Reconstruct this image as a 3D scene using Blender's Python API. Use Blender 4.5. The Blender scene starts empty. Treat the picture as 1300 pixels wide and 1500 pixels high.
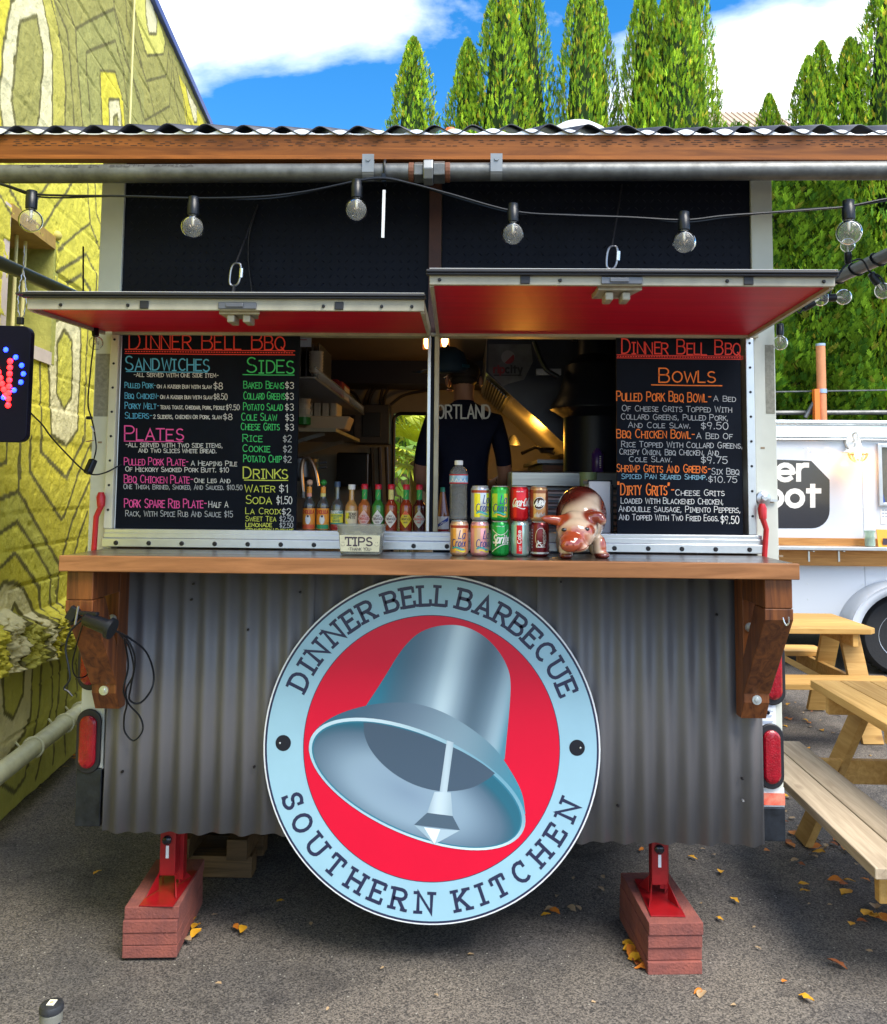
import bpy, bmesh, math, random
import numpy as np
from mathutils import Vector, Matrix
random.seed(7); RNG=np.random.default_rng(7)
rad=math.radians; PI=math.pi
S=bpy.context.scene; COL=S.collection
# ---------------------------------------------------------------- camera
CP=np.array([.1123,-3.2154,1.6987]); YAW,PITCH,ROLL,PPY,FPX=-.021,.0748,.0094,618.7,1252.
_cy,_sy,_cp,_sp=math.cos(YAW),math.sin(YAW),math.cos(PITCH),math.sin(PITCH)
FW=np.array([_sy*_cp,_cy*_cp,_sp]); RT=np.array([_cy,-_sy,0.]); UP=np.cross(RT,FW)
RT,UP=RT*math.cos(ROLL)+UP*math.sin(ROLL),-RT*math.sin(ROLL)+UP*math.cos(ROLL)
cd=bpy.data.cameras.new('camera'); cam=bpy.data.objects.new('camera',cd); COL.objects.link(cam)
cd.sensor_fit='HORIZONTAL'; cd.sensor_width=36; cd.lens=FPX/1300*36; cd.shift_y=(PPY-750)/1300
cd.clip_start=.05; cd.clip_end=400
mm=Matrix(((RT[0],UP[0],-FW[0],CP[0]),(RT[1],UP[1],-FW[1],CP[1]),(RT[2],UP[2],-FW[2],CP[2]),(0,0,0,1)))
cam.matrix_world=mm; S.camera=cam
# ---------------------------------------------------------------- light
SUN_EL,SUN_AZ=rad(56),rad(138)     # azimuth measured from +Y towards +X: high sun behind the viewer, softened by thin cloud
w=bpy.data.worlds.new('World'); S.world=w; w.use_nodes=True
nt=w.node_tree; nt.nodes.clear(); N=nt.nodes.new; L=nt.links.new
out=N('ShaderNodeOutputWorld'); bg=N('ShaderNodeBackground'); bg.inputs[1].default_value=.10
sky=N('ShaderNodeTexSky'); sky.sky_type='NISHITA'; sky.sun_disc=False; sky.sun_elevation=SUN_EL; sky.sun_rotation=SUN_AZ
sky.air_density=1.0; sky.dust_density=.3; sky.ozone_density=2.5
tc=N('ShaderNodeTexCoord'); sep=N('ShaderNodeSeparateXYZ'); L(tc.outputs['Generated'],sep.inputs[0])
# cloud layer: directions projected on a flat deck overhead
mx=N('ShaderNodeMath'); mx.operation='MAXIMUM'; mx.inputs[1].default_value=.04; L(sep.outputs[2],mx.inputs[0])
ad=N('ShaderNodeMath'); ad.operation='ADD'; ad.inputs[1].default_value=.12; L(mx.outputs[0],ad.inputs[0])
dx=N('ShaderNodeMath'); dx.operation='DIVIDE'; L(sep.outputs[0],dx.inputs[0]); L(ad.outputs[0],dx.inputs[1])
dy=N('ShaderNodeMath'); dy.operation='DIVIDE'; L(sep.outputs[1],dy.inputs[0]); L(ad.outputs[0],dy.inputs[1])
cmb=N('ShaderNodeCombineXYZ'); L(dx.outputs[0],cmb.inputs[0]); L(dy.outputs[0],cmb.inputs[1])
mp=N('ShaderNodeMapping'); mp.inputs['Location'].default_value=(6.92,1.2,0); mp.inputs['Scale'].default_value=(1.0,1.0,1); L(cmb.outputs[0],mp.inputs[0])
n1=N('ShaderNodeTexNoise'); n1.inputs['Scale'].default_value=1.1; n1.inputs['Detail'].default_value=9; n1.inputs['Roughness'].default_value=.55; n1.inputs['Distortion'].default_value=.25; L(mp.outputs[0],n1.inputs['Vector'])
r1=N('ShaderNodeValToRGB'); r1.color_ramp.elements[0].position=.445; r1.color_ramp.elements[1].position=.60; L(n1.outputs[0],r1.inputs[0])
mixc=N('ShaderNodeMixRGB'); L(r1.outputs[0],mixc.inputs[0])
hs=N('ShaderNodeHueSaturation'); hs.inputs['Saturation'].default_value=1.4; hs.inputs['Value'].default_value=1.2; L(sky.outputs[0],hs.inputs['Color'])
L(hs.outputs[0],mixc.inputs[1]); n2=N('ShaderNodeTexNoise'); n2.inputs['Scale'].default_value=2.6; n2.inputs['Detail'].default_value=7; L(mp.outputs[0],n2.inputs['Vector']); r2=N('ShaderNodeValToRGB'); r2.color_ramp.elements[0].position=.33; r2.color_ramp.elements[0].color=(.52,.60,.72,1); r2.color_ramp.elements[1].position=.56; r2.color_ramp.elements[1].color=(1,1,1,1); L(n2.outputs[0],r2.inputs[0]); sc2=N('ShaderNodeMixRGB'); sc2.blend_type='MULTIPLY'; sc2.inputs[0].default_value=1; sc2.inputs[2].default_value=(11.2,11.4,11.8,1); L(r2.outputs[0],sc2.inputs[1]); L(sc2.outputs[0],mixc.inputs[2])
L(mixc.outputs[0],bg.inputs[0]); L(bg.outputs[0],out.inputs[0])
sl=bpy.data.lights.new('sun','SUN'); sl.energy=2.6; sl.angle=rad(32); sl.color=(1,.95,.86)
so=bpy.data.objects.new('sun',sl); COL.objects.link(so)
sd=Vector((math.sin(SUN_AZ)*math.cos(SUN_EL),math.cos(SUN_AZ)*math.cos(SUN_EL),math.sin(SUN_EL)))
so.rotation_euler=sd.to_track_quat('Z','Y').to_euler(); so.location=(-6,-6,12)
S.view_settings.view_transform='Standard'; S.view_settings.look='None'; S.view_settings.exposure=1.25; S.view_settings.gamma=1
S.render.engine='CYCLES'
# ---------------------------------------------------------------- point finders (photo survey -> metres)
def ray(px,py): return FW+RT*((px-650)/FPX)+UP*((PPY-py)/FPX)
def at(px,py,Y): d=ray(px,py); return CP+d*((Y-CP[1])/d[1])
def az(px,py,Z=0): d=ray(px,py); return CP+d*((Z-CP[2])/d[2])
def ax(px,py,X): d=ray(px,py); return CP+d*((X-CP[0])/d[0])
WYAW=-.1009; WN=np.array([math.cos(WYAW),-math.sin(WYAW),0.]); WD=np.array([math.sin(WYAW),math.cos(WYAW),0.]); WP=np.array([-2.0644,0,0])
def wl(px,py,off=0): d=ray(px,py); return CP+d*((WP+WN*off-CP)@WN)/(d@WN)
def wuv(px,py,off=0): p=wl(px,py,off); return (float((p-WP)@WD),float(p[2]))
def wp(u,z,off=0): return WP+WD*u+WN*off+np.array([0,0,z])
# ---------------------------------------------------------------- materials
MATS={}
def mat(name,col,rough=.6,metal=0,var=0,vs=8,bump=0,bs=60,emit=None,es=1,trans=0,ior=1.45,coat=0,alpha=1,col2=None,stretch=None,spec=.5,det=4,attr=None,bd=.004):
    if name in MATS: return MATS[name]
    m=bpy.data.materials.new(name); m.use_nodes=True; t=m.node_tree; b=t.nodes['Principled BSDF']; MATS[name]=m
    b.inputs['Base Color'].default_value=(*col,1); b.inputs['Roughness'].default_value=rough; b.inputs['Metallic'].default_value=metal
    b.inputs['Specular IOR Level'].default_value=spec
    if trans: b.inputs['Transmission Weight'].default_value=trans; b.inputs['IOR'].default_value=ior
    if coat: b.inputs['Coat Weight'].default_value=coat; b.inputs['Coat Roughness'].default_value=.05
    if emit: b.inputs['Emission Color'].default_value=(*emit,1); b.inputs['Emission Strength'].default_value=es
    if alpha<1: b.inputs['Alpha'].default_value=alpha
    c=t.nodes.new('ShaderNodeTexCoord'); v=c.outputs['Object']
    if stretch:
        q=t.nodes.new('ShaderNodeMapping'); q.inputs['Scale'].default_value=stretch; t.links.new(v,q.inputs[0]); v=q.outputs[0]
    src=None
    if attr:
        a=t.nodes.new('ShaderNodeAttribute'); a.attribute_name=attr; src=a.outputs['Color']
    if var or col2:
        n=t.nodes.new('ShaderNodeTexNoise'); n.inputs['Scale'].default_value=vs; n.inputs['Detail'].default_value=det; n.inputs['Roughness'].default_value=.62; t.links.new(v,n.inputs['Vector'])
        r=t.nodes.new('ShaderNodeValToRGB'); t.links.new(n.outputs[0],r.inputs[0])
        r.color_ramp.elements[0].position=.32; r.color_ramp.elements[1].position=.68
        if src is not None:
            r.color_ramp.elements[0].color=(1-var,1-var,1-var,1); r.color_ramp.elements[1].color=(1,1,1,1)
            mmx=t.nodes.new('ShaderNodeMixRGB'); mmx.blend_type='MULTIPLY'; mmx.inputs[0].default_value=1
            t.links.new(src,mmx.inputs[1]); t.links.new(r.outputs[0],mmx.inputs[2]); src=mmx.outputs[0]
        else:
            ca=col2 if col2 else tuple(x*(1-var) for x in col); r.color_ramp.elements[0].color=(*ca,1); r.color_ramp.elements[1].color=(*col,1); src=r.outputs[0]
    if src is not None: t.links.new(src,b.inputs['Base Color'])
    if bump:
        n=t.nodes.new('ShaderNodeTexNoise'); n.inputs['Scale'].default_value=bs; n.inputs['Detail'].default_value=5; t.links.new(v,n.inputs['Vector'])
        bb=t.nodes.new('ShaderNodeBump'); bb.inputs['Strength'].default_value=bump; bb.inputs['Distance'].default_value=bd; t.links.new(n.outputs[0],bb.inputs['Height']); t.links.new(bb.outputs[0],b.inputs['Normal'])
    return m
def wood(name,c1,c2,axis='x',rough=.6,sc=1.0,coat=0):
    if name in MATS: return MATS[name]
    m=bpy.data.materials.new(name); m.use_nodes=True; t=m.node_tree; b=t.nodes['Principled BSDF']; MATS[name]=m
    b.inputs['Roughness'].default_value=rough; b.inputs['Specular IOR Level'].default_value=.25
    if coat: b.inputs['Coat Weight'].default_value=coat; b.inputs['Coat Roughness'].default_value=.25
    c=t.nodes.new('ShaderNodeTexCoord'); q=t.nodes.new('ShaderNodeMapping'); s=[14*sc,14*sc,14*sc]; s['xyz'.index(axis)]=.9*sc; q.inputs['Scale'].default_value=s
    oi=t.nodes.new('ShaderNodeObjectInfo'); vm=t.nodes.new('ShaderNodeVectorMath'); vm.operation='ADD'
    sc3=t.nodes.new('ShaderNodeVectorMath'); sc3.operation='SCALE'; sc3.inputs['Scale'].default_value=37.
    cb=t.nodes.new('ShaderNodeCombineXYZ'); [t.links.new(oi.outputs['Random'],cb.inputs[i]) for i in range(3)]
    t.links.new(cb.outputs[0],sc3.inputs[0]); t.links.new(c.outputs['Object'],vm.inputs[0]); t.links.new(sc3.outputs[0],vm.inputs[1]); t.links.new(vm.outputs[0],q.inputs[0])
    n=t.nodes.new('ShaderNodeTexNoise'); n.inputs['Scale'].default_value=2.2; n.inputs['Detail'].default_value=7; n.inputs['Roughness'].default_value=.6; n.inputs['Distortion'].default_value=1.1; t.links.new(q.outputs[0],n.inputs['Vector'])
    r=t.nodes.new('ShaderNodeValToRGB'); t.links.new(n.outputs[0],r.inputs[0])
    r.color_ramp.elements[0].position=.33; r.color_ramp.elements[0].color=(*c2,1); r.color_ramp.elements[1].position=.66; r.color_ramp.elements[1].color=(*c1,1)
    # knots
    k=t.nodes.new('ShaderNodeTexVoronoi'); q2=t.nodes.new('ShaderNodeMapping'); s2=[5,5,5]; s2['xyz'.index(axis)]=2.2; q2.inputs['Scale'].default_value=s2
    t.links.new(vm.outputs[0],q2.inputs[0]); t.links.new(q2.outputs[0],k.inputs['Vector']); k.inputs['Scale'].default_value=1
    kr=t.nodes.new('ShaderNodeValToRGB'); kr.color_ramp.elements[0].position=.07; kr.color_ramp.elements[0].color=(.35,.3,.28,1); kr.color_ramp.elements[1].position=.13; kr.color_ramp.elements[1].color=(1,1,1,1); t.links.new(k.outputs['Distance'],kr.inputs[0])
    mu=t.nodes.new('ShaderNodeMixRGB'); mu.blend_type='MULTIPLY'; mu.inputs[0].default_value=.8; t.links.new(r.outputs[0],mu.inputs[1]); t.links.new(kr.outputs[0],mu.inputs[2])
    # board to board tone
    hv=t.nodes.new('ShaderNodeHueSaturation'); ma=t.nodes.new('ShaderNodeMapRange'); ma.inputs[3].default_value=.8; ma.inputs[4].default_value=1.15; t.links.new(oi.outputs['Random'],ma.inputs[0]); t.links.new(ma.outputs[0],hv.inputs['Value']); t.links.new(mu.outputs[0],hv.inputs['Color'])
    t.links.new(hv.outputs[0],b.inputs['Base Color'])
    bb=t.nodes.new('ShaderNodeBump'); bb.inputs['Strength'].default_value=.35; bb.inputs['Distance'].default_value=.002; t.links.new(n.outputs[0],bb.inputs['Height']); t.links.new(bb.outputs[0],b.inputs['Normal'])
    return m
# ---------------------------------------------------------------- mesh builder
class MB:
    def __init__(s): s.v=[]; s.f=[]; s.c=[]; s.mi=[]; s.cur=0
    def add(s,vs,fs):
        o=len(s.v); s.v+= [tuple(map(float,p)) for p in vs]; s.f+=[tuple(i+o for i in f) for f in fs]; s.mi+=[s.cur]*len(fs); return s
    def box(s,x0,x1,y0,y1,z0,z1):
        return s.add([(x0,y0,z0),(x1,y0,z0),(x1,y1,z0),(x0,y1,z0),(x0,y0,z1),(x1,y0,z1),(x1,y1,z1),(x0,y1,z1)],[(3,2,1,0),(4,5,6,7),(0,1,5,4),(1,2,6,5),(2,3,7,6),(3,0,4,7)])
    def hexa(s,p): return s.add(p,[(3,2,1,0),(4,5,6,7),(0,1,5,4),(1,2,6,5),(2,3,7,6),(3,0,4,7)])
    def prism(s,poly,fn,d0,d1):   # poly 2D, fn(u,v,d)->3D
        n=len(poly); a=[fn(u,v,d0) for u,v in poly]; b=[fn(u,v,d1) for u,v in poly]
        return s.add(a+b,[tuple(range(n))[::-1],tuple(range(n,2*n))]+[(i,(i+1)%n,(i+1)%n+n,i+n) for i in range(n)])
    def bar(s,p,q,w,h,up=(0,0,1)):   # square bar from p to q
        p=Vector(p);q=Vector(q);d=(q-p).normalized();u=Vector(up)
        if abs(d.dot(u))>.99:u=Vector((0,1,0))
        r=d.cross(u).normalized()*w/2;t=r.cross(d).normalized()*h/2
        P=[p-r-t,p+r-t,p+r+t,p-r+t]; Q=[x+(q-p) for x in P]
        return s.add(P+Q,[(0,1,2,3),(7,6,5,4),(1,0,4,5),(2,1,5,6),(3,2,6,7),(0,3,7,4)])
    def tube(s,pts,r,n=10,cap=True):
        pts=[Vector(p) for p in pts]; rs=r if isinstance(r,(list,tuple)) else [r]*len(pts); rings=[]; pu=None
        for i,p in enumerate(pts):
            d=(pts[min(i+1,len(pts)-1)]-pts[max(i-1,0)]).normalized()
            if pu is None:
                u=Vector((0,0,1)) if abs(d.z)<.9 else Vector((1,0,0)); pu=(u-d*u.dot(d)).normalized()
            else:
                pu=(pu-d*pu.dot(d)); pu=pu.normalized() if pu.length>1e-6 else Vector((1,0,0))
            b=d.cross(pu); rings.append([p+(pu*math.cos(2*PI*k/n)+b*math.sin(2*PI*k/n))*rs[i] for k in range(n)])
        fs=[]
        for i in range(len(rings)-1):
            for k in range(n): fs.append((i*n+k,i*n+(k+1)%n,(i+1)*n+(k+1)%n,(i+1)*n+k))
        if cap: fs+= [tuple(range(n))[::-1],tuple(range((len(rings)-1)*n,len(rings)*n))]
        return s.add([v for r_ in rings for v in r_],fs)
    def lathe(s,prof,c=(0,0,0),n=24,axis='z'):   # prof [(r,h)]
        vs=[];fs=[];m=len(prof)
        for r,h in prof:
            for k in range(n):
                a=2*PI*k/n; x,y=r*math.cos(a),r*math.sin(a)
                p={'z':(x,y,h),'y':(x,h,y),'x':(h,x,y)}[axis]; vs.append((c[0]+p[0],c[1]+p[1],c[2]+p[2]))
        for i in range(m-1):
            for k in range(n): 
                q=(i*n+k,i*n+(k+1)%n,(i+1)*n+(k+1)%n,(i+1)*n+k); fs.append(q if axis!='y' else q[::-1])
        return s.add(vs,fs+[tuple(range(n))[::-1],tuple(range((m-1)*n,m*n))])
    def ball(s,c,r,n=12,m=8,sc=(1,1,1)):
        vs=[];fs=[]
        for i in range(m+1):
            t=PI*i/m
            for k in range(n): a=2*PI*k/n; vs.append((c[0]+r*sc[0]*math.sin(t)*math.cos(a),c[1]+r*sc[1]*math.sin(t)*math.sin(a),c[2]+r*sc[2]*math.cos(t)))
        for i in range(m):
            for k in range(n): fs.append((i*n+k,(i+1)*n+k,(i+1)*n+(k+1)%n,i*n+(k+1)%n))
        return s.add(vs,fs)
ORG={}
def link(o,parent,org):
    COL.objects.link(o); ORG[o.name]=np.array(org,float)
    if parent is not None: o.parent=parent
    return o
def P(name,mb,m,parent=None,loc=None,bev=0,smooth=False,local=False,label=None,kind=None,seg=2,ang=35):
    """one mesh object; vertices given in metres of the place unless local"""
    me=bpy.data.meshes.new(name)
    porg=ORG[parent.name] if parent is not None else np.zeros(3)
    org=np.array(loc,float) if loc is not None else porg
    vs=np.array(mb.v,float)
    if not local: vs=vs-org
    me.from_pydata(vs.tolist(),[],mb.f); me.validate(clean_customdata=False)
    ms=m if isinstance(m,(list,tuple)) else [m]
    for x in ms: me.materials.append(x)
    if len(ms)>1 and len(me.polygons)==len(mb.mi): me.polygons.foreach_set('material_index',mb.mi)
    o=bpy.data.objects.new(name,me)
    if parent is not None or loc is not None: o.location=tuple(org-porg)
    link(o,parent,org)
    if smooth:
        me.shade_smooth()
        try: me.set_sharp_from_angle(angle=rad(ang))
        except Exception: pass
    if bev:
        b=o.modifiers.new('bevel','BEVEL'); b.width=bev; b.segments=seg; b.limit_method='ANGLE'; b.angle_limit=rad(40)
    if label: o['label']=label
    if kind: o['kind']=kind
    return o
def T(name,label,cat,loc,group=None,rotz=0):
    o=bpy.data.objects.new(name,None); o.empty_display_size=.1; o.location=tuple(map(float,loc)); o.rotation_euler=(0,0,rotz)
    link(o,None,loc); tag(o,label,cat,group); return o
def tag(o,label,cat,group=None):
    o['label']=label; o['category']=cat
    if group: o['group']=group
    return o
def struct(o): o['kind']='structure'; return o
def dup(o,loc=None,label=None,parent=None,rotz=None,group=None):
    c=o.copy(); COL.objects.link(c); c.parent=parent
    if loc is not None: c.location=tuple(map(float,loc))
    if rotz is not None: c.rotation_euler=(0,0,rotz)
    if label: c['label']=label
    if group: c['group']=group
    ORG[c.name]=np.array(loc if loc is not None else ORG.get(o.name,(0,0,0)),float)
    for ch in [x for x in list(COL.objects) if x.parent==o]: dup(ch,parent=c)
    return c
def catmull(pts,n=8):
    pts=[np.array(p,float) for p in pts]; q=[2*pts[0]-pts[1]]+pts+[2*pts[-1]-pts[-2]]; r=[]
    for i in range(1,len(q)-2):
        for k in range(n):
            t=k/n; a,b,c,d=q[i-1:i+3]; r.append(.5*((2*b)+(c-a)*t+(2*a-5*b+4*c-d)*t*t+(3*b-a-3*c+d)*t**3))
    return r+[pts[-1]]
# ---------------------------------------------------------------- stroke lettering
G={
'A':(4,"0,0 2,6 4,0|.8,2 3.2,2"),'B':(3.6,"0,3.2 2,3.2 a2,4.6,1.3,1.4,-90,90 0,6 0,0 2.2,0 a2.2,1.6,1.4,1.6,-90,90"),
'C':(4,"a2.2,3,2.1,3,50,310"),'D':(3.8,"0,0 0,6 1.4,6 a1.4,3,2.3,3,90,-90 0,0"),'E':(3.2,"3.2,0 0,0 0,6 3.2,6|0,3.2 2.6,3.2"),
'F':(3.2,"0,0 0,6 3.2,6|0,3.2 2.6,3.2"),'G':(4.2,"a2.2,3,2.1,3,50,330 4,2.8 2.5,2.8"),'H':(3.8,"0,0 0,6|3.8,0 3.8,6|0,3.1 3.8,3.1"),
'I':(2,"1,0 1,6|0,6 2,6|0,0 2,0"),'J':(3,"2.6,6 2.6,1.6 a1.4,1.6,1.2,1.6,0,-160"),'K':(3.6,"0,0 0,6|3.5,6 0,2.6|1.1,3.6 3.6,0"),
'L':(3,"0,6 0,0 3,0"),'M':(4.6,"0,0 .3,6 2.3,1.5 4.3,6 4.6,0"),'N':(3.8,"0,0 0,6 3.8,0 3.8,6"),'O':(4.2,"a2.1,3,2.1,3,90,449"),
'P':(3.5,"0,0 0,6 2,6 a2,4.4,1.5,1.6,90,-90 0,2.8"),'Q':(4.3,"a2.1,3,2.1,3,90,449|2.6,1.4 4.3,-.6"),'R':(3.6,"0,0 0,6 2,6 a2,4.5,1.5,1.5,90,-90 0,3|1.6,3 3.6,0"),
'S':(3.4,"a1.8,4.5,1.5,1.5,40,270 a1.7,1.5,1.7,1.5,90,-150"),'T':(3.8,"1.9,0 1.9,6|0,6 3.8,6"),'U':(3.8,"0,6 0,1.9 a1.9,1.9,1.9,1.9,180,360 3.8,6"),
'V':(3.8,"0,6 1.9,0 3.8,6"),'W':(5.2,"0,6 1.2,0 2.6,5 4,0 5.2,6"),'X':(3.6,"0,0 3.6,6|0,6 3.6,0"),'Y':(3.6,"0,6 1.8,3 3.6,6|1.8,3 1.8,0"),'Z':(3.4,"0,6 3.4,6 0,0 3.4,0"),
'0':(3.4,"a1.7,3,1.7,3,90,449"),'1':(1.6,"0,4.8 1,6 1,0"),'2':(3.2,"a1.6,4.4,1.5,1.6,170,-30 0,0 3.2,0"),'3':(3.2,"a1.5,4.5,1.5,1.5,150,-90 a1.5,1.5,1.6,1.5,90,-150"),
'4':(3.4,"2.6,0 2.6,6 0,2 3.4,2"),'5':(3.2,"3,6 .4,6 .2,3.4 a1.5,1.9,1.7,1.9,110,-150"),'6':(3.2,"2.6,6 .3,2.4|a1.6,1.7,1.5,1.7,90,449"),'7':(3.2,"0,6 3.2,6 1,0"),
'8':(3.2,"a1.6,4.5,1.3,1.5,90,449|a1.6,1.5,1.6,1.5,90,449"),'9':(3.2,"a1.6,4.3,1.5,1.6,0,359 3.1,4.3 2,0"),
'$':(3.2,"a1.7,4.1,1.4,1.2,30,270 a1.6,1.8,1.5,1.1,90,-150|1.65,-.6 1.65,6.4"),'-':(2.6,".3,3 2.3,3"),'.':(1,".3,0 .3,.5 .7,.5"),',':(1,".6,.7 .2,-.9"),"'":(1,".5,6 .4,4.8"),
'"':(1.8,".5,6.6 .3,5.2|1.4,6.6 1.2,5.2"),' ':(2,""),':':(1,".4,1 .4,1.6|.4,3.6 .4,4.2"),'&':(4,"4,0 .9,4.2 a1.9,4.9,1.1,1.1,200,-20 .4,2.4 a1.7,1.5,1.5,1.5,150,330 3.8,2.6"),
'e':(3.2,"0,2 3.1,2|a1.6,2,1.6,2,0,315"),'r':(2,"0,0 0,4|0,2.4 a1.4,2.4,1.4,1.6,180,75"),'o':(3.2,"a1.6,2,1.6,2,90,449"),'p':(3.2,"0,-2 0,4|a1.6,2,1.6,2,90,449"),'t':(2.4,"1,5.4 1,0|0,4 2.4,4"),
'i':(.8,".4,0 .4,4|.4,5.2 .4,5.7"),'c':(2.8,"a1.5,2,1.5,2,50,310"),'y':(2.8,"0,4 1.4,.4|2.8,4 1,-2 0,-2"),'a':(3,"a1.4,2,1.4,2,60,360 2.9,4 2.9,.6 3.4,0"),'x':(2.6,"0,4 2.6,0|0,0 2.6,4"),
'k':(2.6,"0,0 0,6|2.4,4 0,1.8|.9,2.4 2.6,0"),'l':(1,".4,6 .4,0"),'s':(2.4,"a1.2,3,1.1,1,40,270 a1.2,1,1.2,1,90,-150"),'w':(4,"0,4 1,0 2,3.4 3,0 4,4"),'n':(2.8,"0,0 0,4|0,2.2 a1.4,2.4,1.4,1.6,180,0 2.8,0"),'u':(2.8,"0,4 0,1.5 a1.4,1.5,1.4,1.5,180,360 2.8,4|2.8,1.5 2.8,0"),
'h':(2.8,"0,0 0,6|0,2.2 a1.4,2.4,1.4,1.6,180,0 2.8,0"),'b':(3,"0,6 0,0|a1.5,2,1.5,2,90,449"),'d':(3,"3,6 3,0|a1.5,2,1.5,2,90,449"),
}
_gc={}
def glyph(ch):
    if ch in _gc: return _gc[ch]
    if ch not in G: ch=ch.upper() if ch.upper() in G else ' '
    w,s=G[ch]; pls=[]
    for pl in s.split('|'):
        pts=[]
        for tk in pl.split():
            if tk[0]=='a':
                cx,cy,rx,ry,a0,a1=map(float,tk[1:].split(',')); n=max(3,int(abs(a1-a0)/24))
                pts+=[(cx+rx*math.cos(rad(a0+(a1-a0)*i/n)),cy+ry*math.sin(rad(a0+(a1-a0)*i/n))) for i in range(n+1)]
            else: pts.append(tuple(map(float,tk.split(','))))
        if len(pts)>1: pls.append(pts)
    _gc[ch]=(w,pls); return _gc[ch]
def ribbon(mb,pts,w,fn,d=0,sub=0,caps=True):
    P2=[np.array(pts[0],float)]
    for p in pts[1:]:
        p=np.array(p,float)
        if np.linalg.norm(p-P2[-1])>1e-7: 
            if sub:
                k=max(1,int(np.linalg.norm(p-P2[-1])/sub)); a=P2[-1]
                for i in range(1,k): P2.append(a+(p-a)*i/k)
            P2.append(p)
    if len(P2)<2: return
    closed=np.linalg.norm(P2[0]-P2[-1])<w*.6 and len(P2)>5
    if caps and not closed:
        e=P2[0]-P2[1]; P2[0]=P2[0]+e/np.linalg.norm(e)*w*.35; e=P2[-1]-P2[-2]; P2[-1]=P2[-1]+e/np.linalg.norm(e)*w*.35
    vs=[];n=len(P2)
    for i,p in enumerate(P2):
        a=P2[i]-P2[i-1] if i>0 else P2[1]-P2[0]; b=P2[i+1]-P2[i] if i<n-1 else P2[-1]-P2[-2]
        if closed and i in(0,n-1): a=P2[-1]-P2[-2]; b=P2[1]-P2[0]
        a=a/np.linalg.norm(a); b=b/np.linalg.norm(b); t=a+b; l=np.linalg.norm(t); t=t/l if l>.2 else a
        nn=np.array([-t[1],t[0]]); k=1/max(.45,abs(nn@np.array([-a[1],a[0]])))
        vs+=[fn(*(p+nn*w/2*k),d),fn(*(p-nn*w/2*k),d)]
    mb.add(vs,[(2*i,2*i+1,2*i+3,2*i+2) for i in range(n-1)])
_dd=[0]
def text(mb,s,fn,x,y,h,w,width=None,align='l',slant=0,jit=.0,sp=1.1,smallcaps=0,sub=0,dz=.00025,d0=.0009):
    """write s with cap height h at (x,y) in the fn(u,v,d) plane; w = stroke width; width forces the run length"""
    run=[];cx=0
    for i,ch in enumerate(s):
        k=1.0
        if smallcaps and ch.isalpha() and i>0 and s[i-1]!=' ' and s[i-1] not in '"-': k=smallcaps
        wd,pl=glyph(ch); run.append((cx,k,pl)); cx+=(wd+sp*(1 if not smallcaps else .9))*k
    tot=cx-sp; sx=h/6
    fx=(width/tot) if width else sx
    if align=='c': x=x-tot*fx/2
    if align=='r': x=x-tot*fx
    for cx,k,pl in run:
        jx,jy=random.uniform(-jit,jit)*h,random.uniform(-jit,jit)*h; js=1+random.uniform(-jit,jit)*1.5
        for p in pl:
            _dd[0]=(_dd[0]+1)%5
            q=[(x+(cx+a*k)*fx+jx+slant*b*k*sx, y+b*k*sx*js+jy) for a,b in p]
            ribbon(mb,q,w,fn,d0+_dd[0]*dz,sub)
    return tot*fx
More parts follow.
